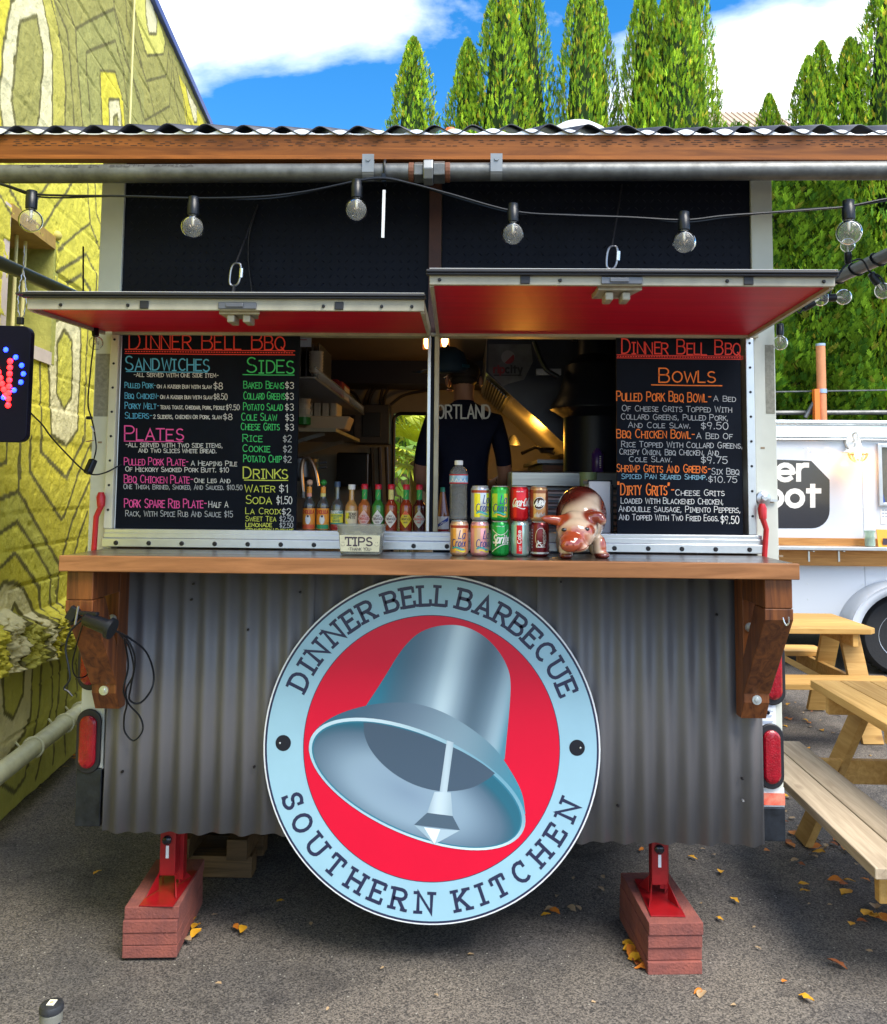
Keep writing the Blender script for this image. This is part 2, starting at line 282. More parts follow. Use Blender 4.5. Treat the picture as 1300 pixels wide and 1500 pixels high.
# ================================================================ GROUND
def asphalt():
    m=bpy.data.materials.new('asphalt'); m.use_nodes=True; t=m.node_tree; b=t.nodes['Principled BSDF']; b.inputs['Roughness'].default_value=.85
    n=t.nodes.new; l=t.links.new; c=n('ShaderNodeTexCoord')
    v=n('ShaderNodeTexVoronoi'); v.inputs['Scale'].default_value=210; l(c.outputs['Object'],v.inputs['Vector'])
    f=n('ShaderNodeTexNoise'); f.inputs['Scale'].default_value=110; f.inputs['Detail'].default_value=6; l(c.outputs['Object'],f.inputs['Vector'])
    r=n('ShaderNodeValToRGB'); e=r.color_ramp.elements; e[0].position=.28; e[0].color=(.036,.034,.034,1); e[1].position=.74; e[1].color=(.190,.176,.164,1)
    x=n('ShaderNodeMixRGB'); x.inputs[0].default_value=.5; l(v.outputs['Color'],x.inputs[1]); l(f.outputs[0],x.inputs[2])
    sp=n('ShaderNodeSeparateColor'); l(x.outputs[0],sp.inputs[0]); l(sp.outputs[0],r.inputs[0])
    g=n('ShaderNodeTexNoise'); g.inputs['Scale'].default_value=1.3; g.inputs['Detail'].default_value=5; l(c.outputs['Object'],g.inputs['Vector'])
    gr=n('ShaderNodeValToRGB'); e=gr.color_ramp.elements; e[0].position=.36; e[0].color=(.66,.65,.66,1); e[1].position=.66; e[1].color=(1.30,1.20,1.05,1); l(g.outputs[0],gr.inputs[0])
    mu=n('ShaderNodeMixRGB'); mu.blend_type='MULTIPLY'; mu.inputs[0].default_value=1; l(r.outputs[0],mu.inputs[1]); l(gr.outputs[0],mu.inputs[2])
    # oily stains and pale grit
    o=n('ShaderNodeTexNoise'); o.inputs['Scale'].default_value=3.7; o.inputs['Detail'].default_value=6; o.inputs['Distortion'].default_value=.8; l(c.outputs['Object'],o.inputs['Vector'])
    orr=n('ShaderNodeValToRGB'); e=orr.color_ramp.elements; e[0].position=.30; e[0].color=(.6,.6,.62,1); e[1].position=.45; e[1].color=(1,1,1,1); l(o.outputs[0],orr.inputs[0])
    m2=n('ShaderNodeMixRGB'); m2.blend_type='MULTIPLY'; m2.inputs[0].default_value=1; l(mu.outputs[0],m2.inputs[1]); l(orr.outputs[0],m2.inputs[2])
    w_=n('ShaderNodeTexVoronoi'); w_.inputs['Scale'].default_value=26; l(c.outputs['Object'],w_.inputs['Vector'])
    wr=n('ShaderNodeValToRGB'); e=wr.color_ramp.elements; e[0].position=.06; e[0].color=(1,1,1,1); e[1].position=.09; e[1].color=(0,0,0,1); l(w_.outputs['Distance'],wr.inputs[0])
    m3=n('ShaderNodeMixRGB'); l(wr.outputs[0],m3.inputs[0]); l(m2.outputs[0],m3.inputs[1]); m3.inputs[2].default_value=(.38,.36,.31,1)
    l(m3.outputs[0],b.inputs['Base Color'])
    bp=n('ShaderNodeBump'); bp.inputs['Strength'].default_value=1; bp.inputs['Distance'].default_value=.006; l(sp.outputs[0],bp.inputs['Height']); l(bp.outputs[0],b.inputs['Normal'])
    return m
gx=np.linspace(-4,6,70); gy=np.linspace(-4,7,70)
def gz(x,y): return .006*math.sin(x*1.7+.4)*math.cos(y*1.3)+.004*math.sin(3.1*x+2*y)-.006
mb=MB(); vs=[(x,y,gz(x,y)*max(0,min(1,(4-abs(x-1))/1,(4.6-abs(y-1.5))/1))) for y in gy for x in gx]
mb.add(vs,[(j*70+i,j*70+i+1,(j+1)*70+i+1,(j+1)*70+i) for j in range(69) for i in range(69)])
for x0,x1,y0,y1 in((-90,-4,-90,120),(6,90,-90,120),(-4,6,-90,-4),(-4,6,7,120)): mb.add([(x0,y0,0),(x1,y0,0),(x1,y1,0),(x0,y1,0)],[(0,1,2,3)])
struct(P('ground',mb,asphalt(),smooth=True))
# ================================================================ PAINTED BUILDING
def vnoise(U,Z,s,seed):
    r=np.random.default_rng(seed); g=r.random((256,256)); a=U/s+1000; b=Z/s+1000; i=np.floor(a).astype(int);j=np.floor(b).astype(int); fa=a-i;fb=b-j
    fa=fa*fa*(3-2*fa);fb=fb*fb*(3-2*fb); q=lambda x,y:g[x%256,y%256]
    return (q(i,j)*(1-fa)+q(i+1,j)*fa)*(1-fb)+(q(i,j+1)*(1-fa)+q(i+1,j+1)*fa)*fb-.5
WH=5.5434
ua=np.concatenate([np.arange(-3,.3,.07),np.arange(.3,.9,.0105),np.arange(.9,2.35,.0062),np.arange(2.35,3.2,.0105),np.arange(3.2,6.2,.016),np.arange(6.2,11.01,.08)])
za=np.concatenate([np.arange(0,.66,.012),np.arange(.66,1.12,.0048),np.linspace(1.12,WH,370)])
U,Z=np.meshgrid(ua,za,indexing='ij')
def inpoly(poly):
    c=np.zeros(U.shape,bool); n=len(poly)
    for i in range(n):
        (x0,y0),(x1,y1)=poly[i],poly[(i+1)%n]
        if y0==y1: continue
        m_=((Z<y0)!=(Z<y1)); c^= m_&(U<(x1-x0)*(Z-y0)/(y1-y0)+x0)
    return c
def dist(pl):
    d=np.full(U.shape,9.)
    for (x0,y0),(x1,y1) in zip(pl,pl[1:]):
        dx_,dy_=x1-x0,y1-y0; t=np.clip(((U-x0)*dx_+(Z-y0)*dy_)/(dx_*dx_+dy_*dy_+1e-9),0,1); d=np.minimum(d,np.hypot(U-x0-t*dx_,Z-y0-t*dy_))
    return d
Yc,Oc,Mc,Cc,Dc=(.72,.63,.07),(.37,.345,.105),(.54,.49,.11),(.76,.70,.42),(.33,.31,.09)
LINE=(.17,.155,.06)
paint=np.zeros(U.shape+(3,)); paint[:]=(.68,.61,.085)
def zz(pts,ox,oy,s): return [wuv(ox+x/s,oy+y/s) for x,y in pts]
zA=lambda p:zz(p,0,0,4.0625); zB=lambda p:zz(p,0,430,5.555); zC=lambda p:zz(p,0,640,5.77); zD=lambda p:zz(p,0,860,4.415); zE=lambda p:zz(p,0,240,5.77)
fills=[]; lines=[]
def fo(p,col): fills.append((p,col)); lines.append(p+[p[0]])
# upper band: olive backdrop with nested bands
fills.append((zA([(300,-60),(1290,-60),(1290,830),(380,830),(365,290)]),Oc))
fills.append((zA([(-80,-60),(60,-40),(15,310),(0,560),(20,830),(-80,830)]),Yc))
fills.append((zA([(245,-60),(300,0),(365,290),(385,500),(385,830),(310,830),(312,310)]),Mc))
fo(zA([(60,10),(100,-40),(235,-40),(250,0),(310,310),(308,830),(20,830),(0,560),(15,310)]),Cc)
fo(zA([(112,128),(212,90),(225,160),(255,310),(235,640),(218,830),(110,830),(70,600),(88,380)]),Oc)
for q in ([(300,-40),(400,200),(420,480),(445,830)],[(385,-40),(445,150),(460,400),(495,830)],[(345,-20),(370,60)],[(365,290),(385,500),(385,830)],[(300,0),(345,180),(365,290)]): lines.append(zA(q))
fills.append((zA([(445,175),(680,50),(760,280),(860,560),(860,830),(490,830),(460,400)]),(.36,.35,.115)))
lines.append(zA([(445,175),(560,110),(680,50),(740,330),(830,560),(865,830)])); lines.append(zA([(545,830),(510,400),(510,310),(690,240),(740,430),(760,600),(770,830)]))
fo(zA([(590,418),(688,425),(730,560),(745,830),(610,830)]),Yc); fo(zA([(645,590),(705,590),(735,830),(648,830)]),Cc); fo(zA([(670,700),(695,675),(715,830),(668,830)]),Oc)
fo(zA([(795,-60),(800,60),(850,240),(880,330),(970,320),(985,250),(940,100),(870,-60)]),(.70,.66,.16)); fo(zA([(865,-60),(865,80),(885,200),(930,200),(935,120),(885,-60)]),Cc)
for q in ([(680,-60),(685,50),(730,200),(770,400),(830,600),(865,715),(1010,630),(1020,420),(1000,300)],[(780,100),(820,280),(870,480),(990,450),(1000,300)],[(745,-60),(760,150),(880,500),(960,830)],[(1020,330),(1040,560),(1100,830)],[(1045,400),(1100,640),(1140,830)]): lines.append(zA(q))
fills.append((zA([(1060,440),(1220,740),(1250,830),(1130,830),(1090,620)]),Yc)); fo(zA([(1100,500),(1170,640),(1170,725),(1155,730),(1120,600)]),Cc)
# middle
fills.append((zB([(80,480),(320,480),(395,520),(410,1150),(545,1240),(690,1190),(745,1250),(500,1600),(250,1430)]),(.72,.64,.08)))
fo(zB([(500,180),(625,190),(665,300),(655,640),(632,1105),(545,1240),(415,1150),(408,800),(395,540),(430,520),(440,250)]),Cc)
fo(zB([(527,298),(592,385),(588,850),(530,942),(468,815),(468,400)]),(.62,.58,.10))
for q in ([(330,480),(330,1280),(545,1500),(690,1180),(705,500),(725,240)],[(245,1200),(245,1440),(285,1520)],[(745,1270),(770,1000)],[(165,1200),(165,1500)],[(55,1200),(50,1375),(0,1395)]): lines.append(zB(q))
for q in ([(260,0),(258,290),(330,420),(520,695),(545,670),(660,330),(770,60)],[(350,0),(350,130),(555,348),(690,80),(705,0)],[(0,525),(150,460),(172,0)],[(150,460),(275,670),(430,950),(500,1080),(500,1180),(480,1400)],
    [(0,820),(145,718),(215,810),(340,1010),(435,1180),(420,1400)],[(0,1115),(130,982),(240,1130),(330,1260),(345,1450)],[(530,1010),(620,700),(760,360)],[(630,1000),(700,750),(740,640)],[(725,980),(735,940)]): lines.append(zC(q))
fills.append((zC([(0,525),(150,460),(275,670),(430,950),(500,1080),(500,1180),(480,1400),(420,1400),(435,1180),(340,1010),(215,810),(145,718),(0,820)]),(.62,.60,.13)))
fills.append((zC([(0,820),(145,718),(215,810),(340,1010),(435,1180),(420,1400),(345,1450),(330,1260),(240,1130),(130,982),(0,1115)]),(.74,.70,.12)))
# upper middle (beneath the pipe rail)
for q in ([(90,160),(100,230),(190,380)],[(0,260),(90,420)],[(420,150),(330,290)],[(610,160),(470,370),(335,590)],[(740,150),(760,500),(860,740)],[(760,500),(490,730)],[(800,150),(820,420),(870,560)],[(475,915),(735,760),(815,930),(810,1090)],[(570,1010),(685,935),(760,1060),(755,1100)]): lines.append(zE(q))
# lower
fills.append((zD([(-40,560),(0,560),(230,470),(520,360),(520,1700),(-40,1700)]),(.52,.50,.12)))  # duller olive below ledge and pipe: shade there put into the wall colour
fo(zD([(-60,100),(30,-30),(120,-20),(160,10),(205,110),(235,200),(230,440),(212,480),(208,640),(200,840),(165,945),(40,1120),(-60,1180)]),Cc)
fo(zD([(98,108),(150,190),(185,260),(183,460),(158,520),(152,690),(85,850),(30,810),(18,620),(20,450),(38,260)]),(.56,.53,.12))
for q in ([(262,0),(268,150),(290,300),(270,470),(262,690),(245,860),(205,1050),(165,1230),(100,1330),(0,1265)],[(325,20),(335,200),(310,430),(342,520),(340,780),(295,985),(235,1240)],[(370,30),(375,150),(370,430),(390,500),(375,780),(355,965),(345,1140)],[(440,520),(430,760),(415,960),(425,1080)],[(490,480),(500,700)]): lines.append(zD(q))
for p,c in fills: paint[inpoly(p)]=c
D=np.full(U.shape,9.)
for p in lines: D=np.minimum(D,dist(p))
# generic bands further along and on the unseen stretch
wob=D+vnoise(U,Z,.05,3)*.006; k=np.clip((np.where(Z>3.1,.0135,.0155)-wob)/.005,0,1)[...,None]; paint=paint*(1-k)+np.array(LINE)*k
# relief
h=vnoise(U,Z,.35,1)*.006+vnoise(U,Z,.09,2)*.0045+vnoise(U,Z,.035,4)*.004+vnoise(U,Z,.019,11)*.0035
bz=(Z/.193); sd_=np.abs(bz-np.round(bz))*.193; seam=np.clip(1-sd_/.007,0,1)*np.clip(vnoise(U,Z*0+np.round(bz)*.7,.25,5)*2+.7,0,1.2)
h+=-seam*.012+(vnoise(U*0,np.floor(bz)*.37,.3,6))*.010
pits=np.clip(vnoise(U,Z,.03,8)-.38,0,1)*-.10; h+=pits
lo=.735+vnoise(U,Z*0,.3,9)*.07; hi=1.035+vnoise(U,Z*0,.22,10)*.09
led=np.clip((Z-lo)/.012,0,1)*np.clip((hi-Z)/.07,0,1)*(Z<1.2); rough=np.abs(vnoise(U,Z,.11,12))*.08+np.abs(vnoise(U,Z,.042,13))*.075+np.abs(vnoise(U,Z,.024,15))*.055+vnoise(U,Z,.013,16)*.045+vnoise(U,Z,.007,17)*.018
h=h+led*(.055+rough-.04*(U>2.6))
PV=WP[None,None]+U[...,None]*WD+h[...,None]*WN; PV[...,2]+=Z
wu0,wz1=wuv(15,312); wu1,_=wuv(82,365); wz0=wuv(75,520)[1]; wz1=3.04
nu,nz=U.shape; idx=np.arange(nu*nz).reshape(nu,nz)
q=np.stack([idx[:-1,:-1],idx[:-1,1:],idx[1:,1:],idx[1:,:-1]],-1)
uc,zc=U[:-1,:-1],Z[:-1,:-1]; hole=(uc>wu0)&(uc<wu1)&(zc>wz0)&(zc<wz1)
# outline of hole shows a matching reveal a little larger
q=q[~hole].reshape(-1,4)
bld=T('painted_building','yellow and olive painted concrete building with contour line mural along the left side','building',WP)
me=bpy.data.meshes.new('wall'); me.vertices.add(nu*nz); me.vertices.foreach_set('co',(PV.reshape(-1,3)-WP).ravel())
me.loops.add(q.size); me.loops.foreach_set('vertex_index',q.ravel()); me.polygons.add(len(q)); me.polygons.foreach_set('loop_start',np.arange(0,q.size,4)); me.polygons.foreach_set('loop_total',np.full(len(q),4))
ca=me.color_attributes.new('paint','FLOAT_COLOR','POINT'); c4=np.ones((nu*nz,4)); c4[:,:3]=paint.reshape(-1,3); ca.data.foreach_set('color',c4.ravel())
me.update(); me.validate(clean_customdata=False); me.shade_smooth()
me.materials.append(mat('mural_paint',(.6,.55,.1),.8,attr='paint',var=.2,vs=7,bump=.9,bs=70,spec=.15,bd=.0042))
o=bpy.data.objects.new('wall',me); link(o,bld,WP); o.parent=bld
ywall=mat('yellow_paint',(.60,.55,.10),.7,var=.3,vs=12,bump=.6,bs=60)
def wbox(mb,u0,u1,z0,z1,d0,d1): mb.hexa([wp(u0,z0,d1),wp(u1,z0,d1),wp(u1,z0,d0),wp(u0,z0,d0),wp(u0,z1,d1),wp(u1,z1,d1),wp(u1,z1,d0),wp(u0,z1,d0)])
mb=MB(); wbox(mb,-3,11,0,WH-.01,-6,-.32); wbox(mb,-3,11,WH-.012,WH+.0,-.32,-.03); wbox(mb,-3,11,0,wz0-.06,-.30,-.04)
P('rear_wall',mb,ywall,bld)
mb=MB(); e=.02
wbox(mb,wu1-e,wu1+.05,wz0-.05,wz1+.05,-.3,.0)
P('window_reveal',mb,mat('olive_paint',(.42,.42,.09),.7,var=.3,vs=14,bump=.8,bs=50),bld)
mb=MB(); wbox(mb,wu0-.05,wu0+.012,wz0-.05,wz1+.05,-.3,.0); wbox(mb,wu0-.05,wu1-e,wz0-.06,wz0+.012,-.3,.01); P('window_sill',mb,mat('pink_white',(.66,.55,.50),.6,var=.2),bld)
mb=MB(); wbox(mb,wu0+.012,wu1-e,wz1-.012,wz1+.06,-.3,.005); P('window_lintel',mb,mat('rust_paint',(.40,.25,.06),.7,var=.3,vs=20),bld)
mb=MB(); wbox(mb,wu0+.012,wu1-e,wz0+.012,wz1-.012,-.28,-.26); pane=P('window_pane',mb,mat('old_glass',(.09,.095,.03),.35,var=.4,vs=4),bld)
for i in range(4):
    u=wu0+.10+i*.115; mb=MB(); mb.tube([wp(u,wz0+.01,-.10),wp(u,wz1-.013,-.10)],.010,8); P('window_bar',mb,mat('cream_paint',(.72,.66,.28),.5,var=.2),bld,smooth=True)
mb=MB(); wbox(mb,-3,11,WH+.003,WH+.075,-.2,.035); P('roof_coping',mb,mat('blue_metal',(.06,.09,.32),.4,.3),bld,bev=.006)
mb=MB(); a=wuv(191,0); mb.tube([wp(a[0],WH-.05,.03),wp(a[0],2.9,.03)],.008,8); P('conduit',mb,mat('cream_paint',(0,0,0)),bld,smooth=True)
mb=MB(); a=wuv(83,345); mb.ball(wp(*a,.0),.03,sc=(1,1,1)); P('bolt_stub',mb,mat('mustard',(.5,.42,.1),.7),bld,smooth=True)
mb=MB(); za_=wuv(0,1112)[1]; zb_=wuv(115,1037)[1]; zp=(za_+zb_)/2+.02
mb.tube([wp(u,zp,.09) for u in np.linspace(-1,10,30)],.048,16)
pp=P('drain_pipe',mb,mat('pipe_paint',(.74,.74,.50),.45,var=.2,vs=14,bump=.3,bs=60),bld,smooth=True)
for px_ in ((70,1068),(95,1050),(22,1100)):
    u=wuv(*px_)[0]; mb=MB(); mb.tube([wp(u,zp,.09)+.053*(math.cos(t)*WN+math.sin(t)*np.array([0,0,1])) for t in np.linspace(-1.2,3.4,14)]+[wp(u,zp+.03,.0)],.006,6); P('pipe_strap',mb,mat('pipe_paint',(0,0,0)),bld,smooth=True)
# ================================================================ FOOD TRAILER
W=1.2925; ZH=2.29; ZS=1.5; LN=2.75
tr=T('food_trailer','black and ivory food trailer with open serving window and chalk menus, in the centre','food trailer',(0,0,0))
ivory=mat('ivory_paint',(.66,.67,.58),.42,var=.13,vs=5,bump=.15,bs=20); alu=mat('aluminium',(.62,.64,.66),.34,.85,var=.12,vs=14); black=mat('black_paint',(.007,.009,.018),.5,var=.3,vs=8,spec=.12)
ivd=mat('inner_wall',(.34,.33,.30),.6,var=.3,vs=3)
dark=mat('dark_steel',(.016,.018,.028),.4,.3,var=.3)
# corner posts: left and right
xl=at(178,400,0)[0]; xr=at(1102,400,0)[0]
for s,xi in ((-1,xl),(1,xr)):
    mb=MB(); x0,x1=sorted((s*W,xi)); mb.box(x0,x1,0,.06,.62,2.99); pst=P('corner_post',mb,ivory,tr,bev=.004)
    # glue patches, screws
    pa=((141,518,158,610) if s<0 else (1121,505,1136,606)); a=at(pa[0],pa[1],-.001); b=at(pa[2],pa[3],-.001)
    mb=MB(); mb.box(a[0],min(b[0],W-.002),-.0015,.001,b[2],a[2]); P('tape_residue',mb,mat('glue',(.34,.33,.27),.9,var=.4,vs=60,det=6,bump=.4),pst)
    mb=MB()
    for i in range(3): r_=random.random(); mb.box((x0+x1)/2-.02+.03*i,(x0+x1)/2-.005+.03*i,-.0012,.001,1.85+.2*i*s*-1,1.853+.2*i*s*-1+.004)
    P('scratches',mb,mat('scratch',(.30,.22,.14),.8),pst)
# boots
for s in(-1,1):
    x0,x1=(-W,-1.20) if s<0 else (1.205,W); zt=at(120,1125,-.005)[2] if s<0 else at(1130,1182,-.005)[2]; zb=at(120,1210,-.005)[2] if s<0 else at(1130,1232,-.005)[2]
    mb=MB(); mb.box(x0-.002,x1,-.012,.07,zb,zt); bt=P('corner_boot',mb,mat('scuffed_steel',(.035,.042,.055),.35,.5,var=.6,vs=22,det=7,bump=.3,bs=30),tr,bev=.004)
    mb=MB(); mb.box(x0,x1,-.004,.06,zt,.62); P('lower_post',mb,mat('white_paint',(.72,.74,.72),.4,var=.15,vs=18),tr)
a=at(1117,1163,-.014); b=at(1147,1181,-.014); mb=MB(); mb.box(a[0],W+.001,-.008,-.0045,b[2],a[2]); P('reflective_tape',mb,mat('red_tape',(.75,.05,.02),.4,var=.5,vs=30,col2=(.7,.3,.2)),tr)
# side walls / roof / floor / far wall
for s in(-1,1):
    mb=MB(); x=s*W; mb.box(min(x,x-s*.05),max(x,x-s*.05),.062,LN,.62,2.95); P('side_wall',mb,[ivd,ivory][0] if 0 else ivory,tr)
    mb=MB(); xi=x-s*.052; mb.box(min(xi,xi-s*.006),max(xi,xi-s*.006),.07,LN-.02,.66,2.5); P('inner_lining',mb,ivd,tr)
mb=MB(); mb.box(-W+.003,W-.003,.03,LN,.58,.655); P('floor',mb,dark,tr)
mb=MB(); mb.box(-W,W,-.01,LN+.02,2.952,2.99); P('roof',mb,ivory,tr)
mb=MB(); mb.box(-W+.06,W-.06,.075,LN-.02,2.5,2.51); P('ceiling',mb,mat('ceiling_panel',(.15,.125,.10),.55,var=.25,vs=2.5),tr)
# far wall with doorway
YB=2.55
dx0=at(577,650,YB)[0]; dx1=at(655,650,YB)[0]; dzt=at(600,606,YB)[2]; dzb=.7
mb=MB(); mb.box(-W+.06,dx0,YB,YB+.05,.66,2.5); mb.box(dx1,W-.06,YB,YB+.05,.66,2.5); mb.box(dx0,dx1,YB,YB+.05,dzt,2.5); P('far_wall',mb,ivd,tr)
mb=MB(); r_=.05; pts=[(dx0,dzb),(dx0,dzt-r_)]+[(dx0+r_-r_*math.cos(t),dzt-r_+r_*math.sin(t)) for t in np.linspace(.2,PI/2,6)]+[(dx1-r_+r_*math.sin(t),dzt-r_+r_*math.cos(t)) for t in np.linspace(0,PI/2,6)]+[(dx1,dzb)]
mb.tube([(x,YB-.005,z) for x,z in pts],.012,8); P('doorway_trim',mb,dark,tr,smooth=True)
# dark cabinet under ceiling at far end, conduits, electrical panel
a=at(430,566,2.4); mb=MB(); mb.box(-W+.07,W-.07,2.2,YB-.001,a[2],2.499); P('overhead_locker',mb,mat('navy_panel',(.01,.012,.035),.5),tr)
Yp=2.38
a=at(519,592,Yp); b=at(570,650,Yp); mb=MB(); mb.box(a[0],b[0],Yp,YB-.002,b[2],a[2]); pnl=P('electrical_panel',mb,mat('panel_grey',(.075,.072,.08),.5,.4,var=.3),tr,bev=.006)
a2=at(531,604,Yp-.01); b2=at(558,640,Yp-.01); mb=MB(); mb.box(a2[0],b2[0],Yp-.012,Yp-.001,b2[2],a2[2]); P('panel_door',mb,dark,pnl,bev=.004)
a=at(493,596,Yp); b=at(517,645,Yp); mb=MB(); mb.box(a[0],b[0],Yp+.03,YB-.002,b[2],a[2]); P('breaker_box',mb,mat('panel_grey',(0,0,0)),tr,bev=.006)
for k,(x0,x1,y1) in enumerate(((528,508,570),(534,545,566),(540,552,566),(557,562,566),(562,570,566),(572,640,570))):
    q=[at(x0,593,Yp+.08),at((x0*2+x1)/3,578,Yp+.1),at(x1,y1,Yp+.1)]; mb=MB(); mb.tube(catmull(q,6),.010,7); P('conduit',mb,mat('cable_dark',(.03,.028,.035),.5),tr,smooth=True)
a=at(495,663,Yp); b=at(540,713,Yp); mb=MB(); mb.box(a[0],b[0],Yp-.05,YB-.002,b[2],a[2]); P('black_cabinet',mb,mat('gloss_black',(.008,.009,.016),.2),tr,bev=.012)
for x_ in (545,556,566): mb=MB(); mb.tube([at(x_,655,Yp+.1),at(x_+2,720,Yp+.1),at(x_+6,790,Yp+.1)],.012,7); P('conduit',mb,mat('cable_dark',(0,0,0)),tr,smooth=True)
# ---- window surround (faces the camera)
a=at(160,787,-.02); zsill=ZS
wx0=at(160,700,0)[0]; wx1=at(1112,700,0)[0]
mb=MB(); mb.box(wx0,wx1,-.030,.03,1.494,1.530); P('sill_track',mb,alu,tr,bev=.003)
mb=MB(); mb.box(wx0,wx1,-.050,-.031,1.464,1.496); mb.box(wx0,wx1,-.036,-.031,1.496,1.515); sr=P('sill_rail',mb,alu,tr,bev=.003)
for i in range(20):
    x=wx0+.055+i*(wx1-wx0-.11)/19; mb=MB(); mb.lathe([(.007,-.056),(.009,-.051),(.009,-.049)],(x,0,1.479),10,'y'); P('bolt',mb,mat('bolt_dark',(.03,.028,.03),.4,.7),sr,smooth=True)
for s,pa in((-1,((156,173),(162,180))),(1,((1092,1104),(1104,1114)))):
    x0=at(pa[0][0],600,-.01)[0]; x1=at(pa[0][1],600,-.01)[0]; x2=at(pa[1][0],600,-.01)[0]; x3=at(pa[1][1],600,-.01)[0]
    xs=sorted((x0,x1)); mb=MB(); mb.box(xs[0]+(.012 if s<0 else 0),xs[1],-.028,.03,1.5301,ZH-.0265); jb=P('window_jamb',mb,mat('warm_ivory',(.70,.68,.52),.4,var=.1) if s<0 else alu,tr,bev=.003)
    if s<0: mb=MB(); mb.box(x1+.001,at(177,600,0)[0],-.012,.03,1.5301,ZH-.0265); P('jamb_trim',mb,alu,tr,bev=.002)
    for i in range(8):
        z=1.6+i*.092; mb=MB(); xx=(xs[0]+xs[1])/2+(.006 if s<0 else 0); mb.lathe([(.0035,-.032),(.005,-.029),(.005,-.0275)],(xx,0,z),8,'y'); P('screw',mb,mat('bolt_dark',(0,0,0)),jb,smooth=True)
mb=MB(); mb.box(wx0,wx1,-.028,.03,ZH-.026,ZH-.0125); P('window_header',mb,mat('old_cream',(.46,.42,.30),.5,var=.3,vs=9),tr,bev=.003)
# mullion
for (xa,xb),m_,nm,d in(((626,631),alu,'mullion',-.026),((631.3,636),black,'mullion_gasket',-.018),((636.3,643),mat('old_cream',(0,0,0)),'mullion',-.030)):
    mb=MB(); mb.box(at(xa,600,-.02)[0],at(xb,600,-.02)[0],d,.03,1.5301,ZH-.0268); P(nm,mb,m_,tr,bev=.002)
# upper panels, chequer plate
for x0p,x1p,nm in((178,628,'upper_panel'),(647,1102,'upper_panel')):
    mb=MB(); mb.box(at(x0p,400,0)[0],at(x1p,400,0)[0],.012,.05,ZH-.01,2.95); up=P(nm,mb,black,tr)
    mb=MB(); X0=at(x0p,400,0)[0]+.012; X1=at(x1p,400,0)[0]-.012; nx=int((X1-X0)/.030); nzz=int((2.93-ZH-.03)/.030)
    for i in range(nx):
        for j in range(nzz):
            cx,cz=X0+(i+.5)*.03,ZH+.045+(j+.5)*.03; sg=1 if (i+j)%2 else -1; c_,s_=.707,.707*sg; a_,b_=.0115,.003
            p=[(cx+c_*a_,cz+s_*a_),(cx-s_*b_,cz+c_*b_),(cx-c_*a_,cz-s_*a_),(cx+s_*b_,cz-c_*b_)]
            mb.add([(x,.0119,z) for x,z in p]+[(cx,.0096,cz)],[(0,1,4),(1,2,4),(2,3,4),(3,0,4)])
    P('chequer_plate',mb,mat('plate_black',(.008,.010,.020),.42,.0,spec=.22),up,kind='stuff')
mb=MB(); mb.box(at(628.5,400,0)[0],at(646.5,400,0)[0],-.012,.05,ZH-.01,2.95); P('upper_mullion',mb,mat('red_brown_wood',(.085,.028,.018),.6,var=.4,vs=20),tr)
# hatches: left and right flap
red=mat('hatch_red',(.66,.004,.036),.45,var=.2,vs=2.2,stretch=(1,14,14),spec=.25)
def flap(x0,x1,fd,zf,drop,label,rh=.038):
    # inclined panel hinged at ZH, reaching forward fd to height zf (underside)
    zr=ZH-.022; n=Vector((0,-(zr-zf),-fd)).normalized() # underside normal
    def pt(x,t,d): return (x, -.03-fd*t, zr+(zf-zr)*t + d)
    mb=MB(); mb.hexa([pt(x0+.012,1,.006),pt(x1-.012,1,.006),pt(x1-.012,0,.006),pt(x0+.012,0,.006),pt(x0+.012,1,.03),pt(x1-.012,1,.03),pt(x1-.012,0,.03),pt(x0+.012,0,.03)])
    f=P('window_flap',mb,red,tr,label=label)
    iv=mat('flap_cream',(.43,.40,.31),.45,var=.25,vs=12)
    y=-.03-fd
    mb=MB(); mb.box(x0,x1,y-.014,y,zf-.002,zf+rh); P('front_rail',mb,iv,f,bev=.002)
    mb=MB(); mb.box(x0-.03 if x0<-.5 else x0-.01,x1+.004,y-.034,y+.02,zf+rh+.004,zf+rh+.013); mb.box(x0-.01 if x0<-.5 else x0-.01,x1+.004,y-.030,y-.0145,zf+rh-.003,zf+rh+.004); P('rain_strip',mb,mat('rubber',(.012,.012,.016),.5),f,bev=.003)
    mb=MB(); mb.box(x0,x1,y-.034,y-.026,zf+rh+.014,zf+rh+.0155); P('edge_tape',mb,mat('white_tape',(.6,.6,.6),.4),f)
    for s,x in((0,x0),(1,x1)):
        mb=MB(); xa,xb=(x,x+.012) if s==0 else (x-.012,x); mb.hexa([pt(xa,1,-.006),pt(xb,1,-.006),pt(xb,0,-.006),pt(xa,0,-.006),pt(xa,1,.034),pt(xb,1,.034),pt(xb,0,.034),pt(xa,0,.034)]); P('edge_rail',mb,iv,f)
    mb=MB(); mb.hexa([pt(x0,1,.0305),pt(x1,1,.0305),pt(x1,0,.0305),pt(x0,0,.0305),pt(x0,1,.038),pt(x1,1,.038),pt(x1,0,.038),pt(x0,0,.038)]); P('outer_skin',mb,black,f)
    return f,y,zf,pt
FL,yl,zl,ptl=flap(-1.2547,-.006,.549,2.2436,0,'',.036); FL['label']='left window flap with red underside, hanging lower'
FR,yr,zr_,ptr=flap(.0157,1.194,.707,2.2900,0,'',.027); FR['label']='right window flap with red underside, raised higher'
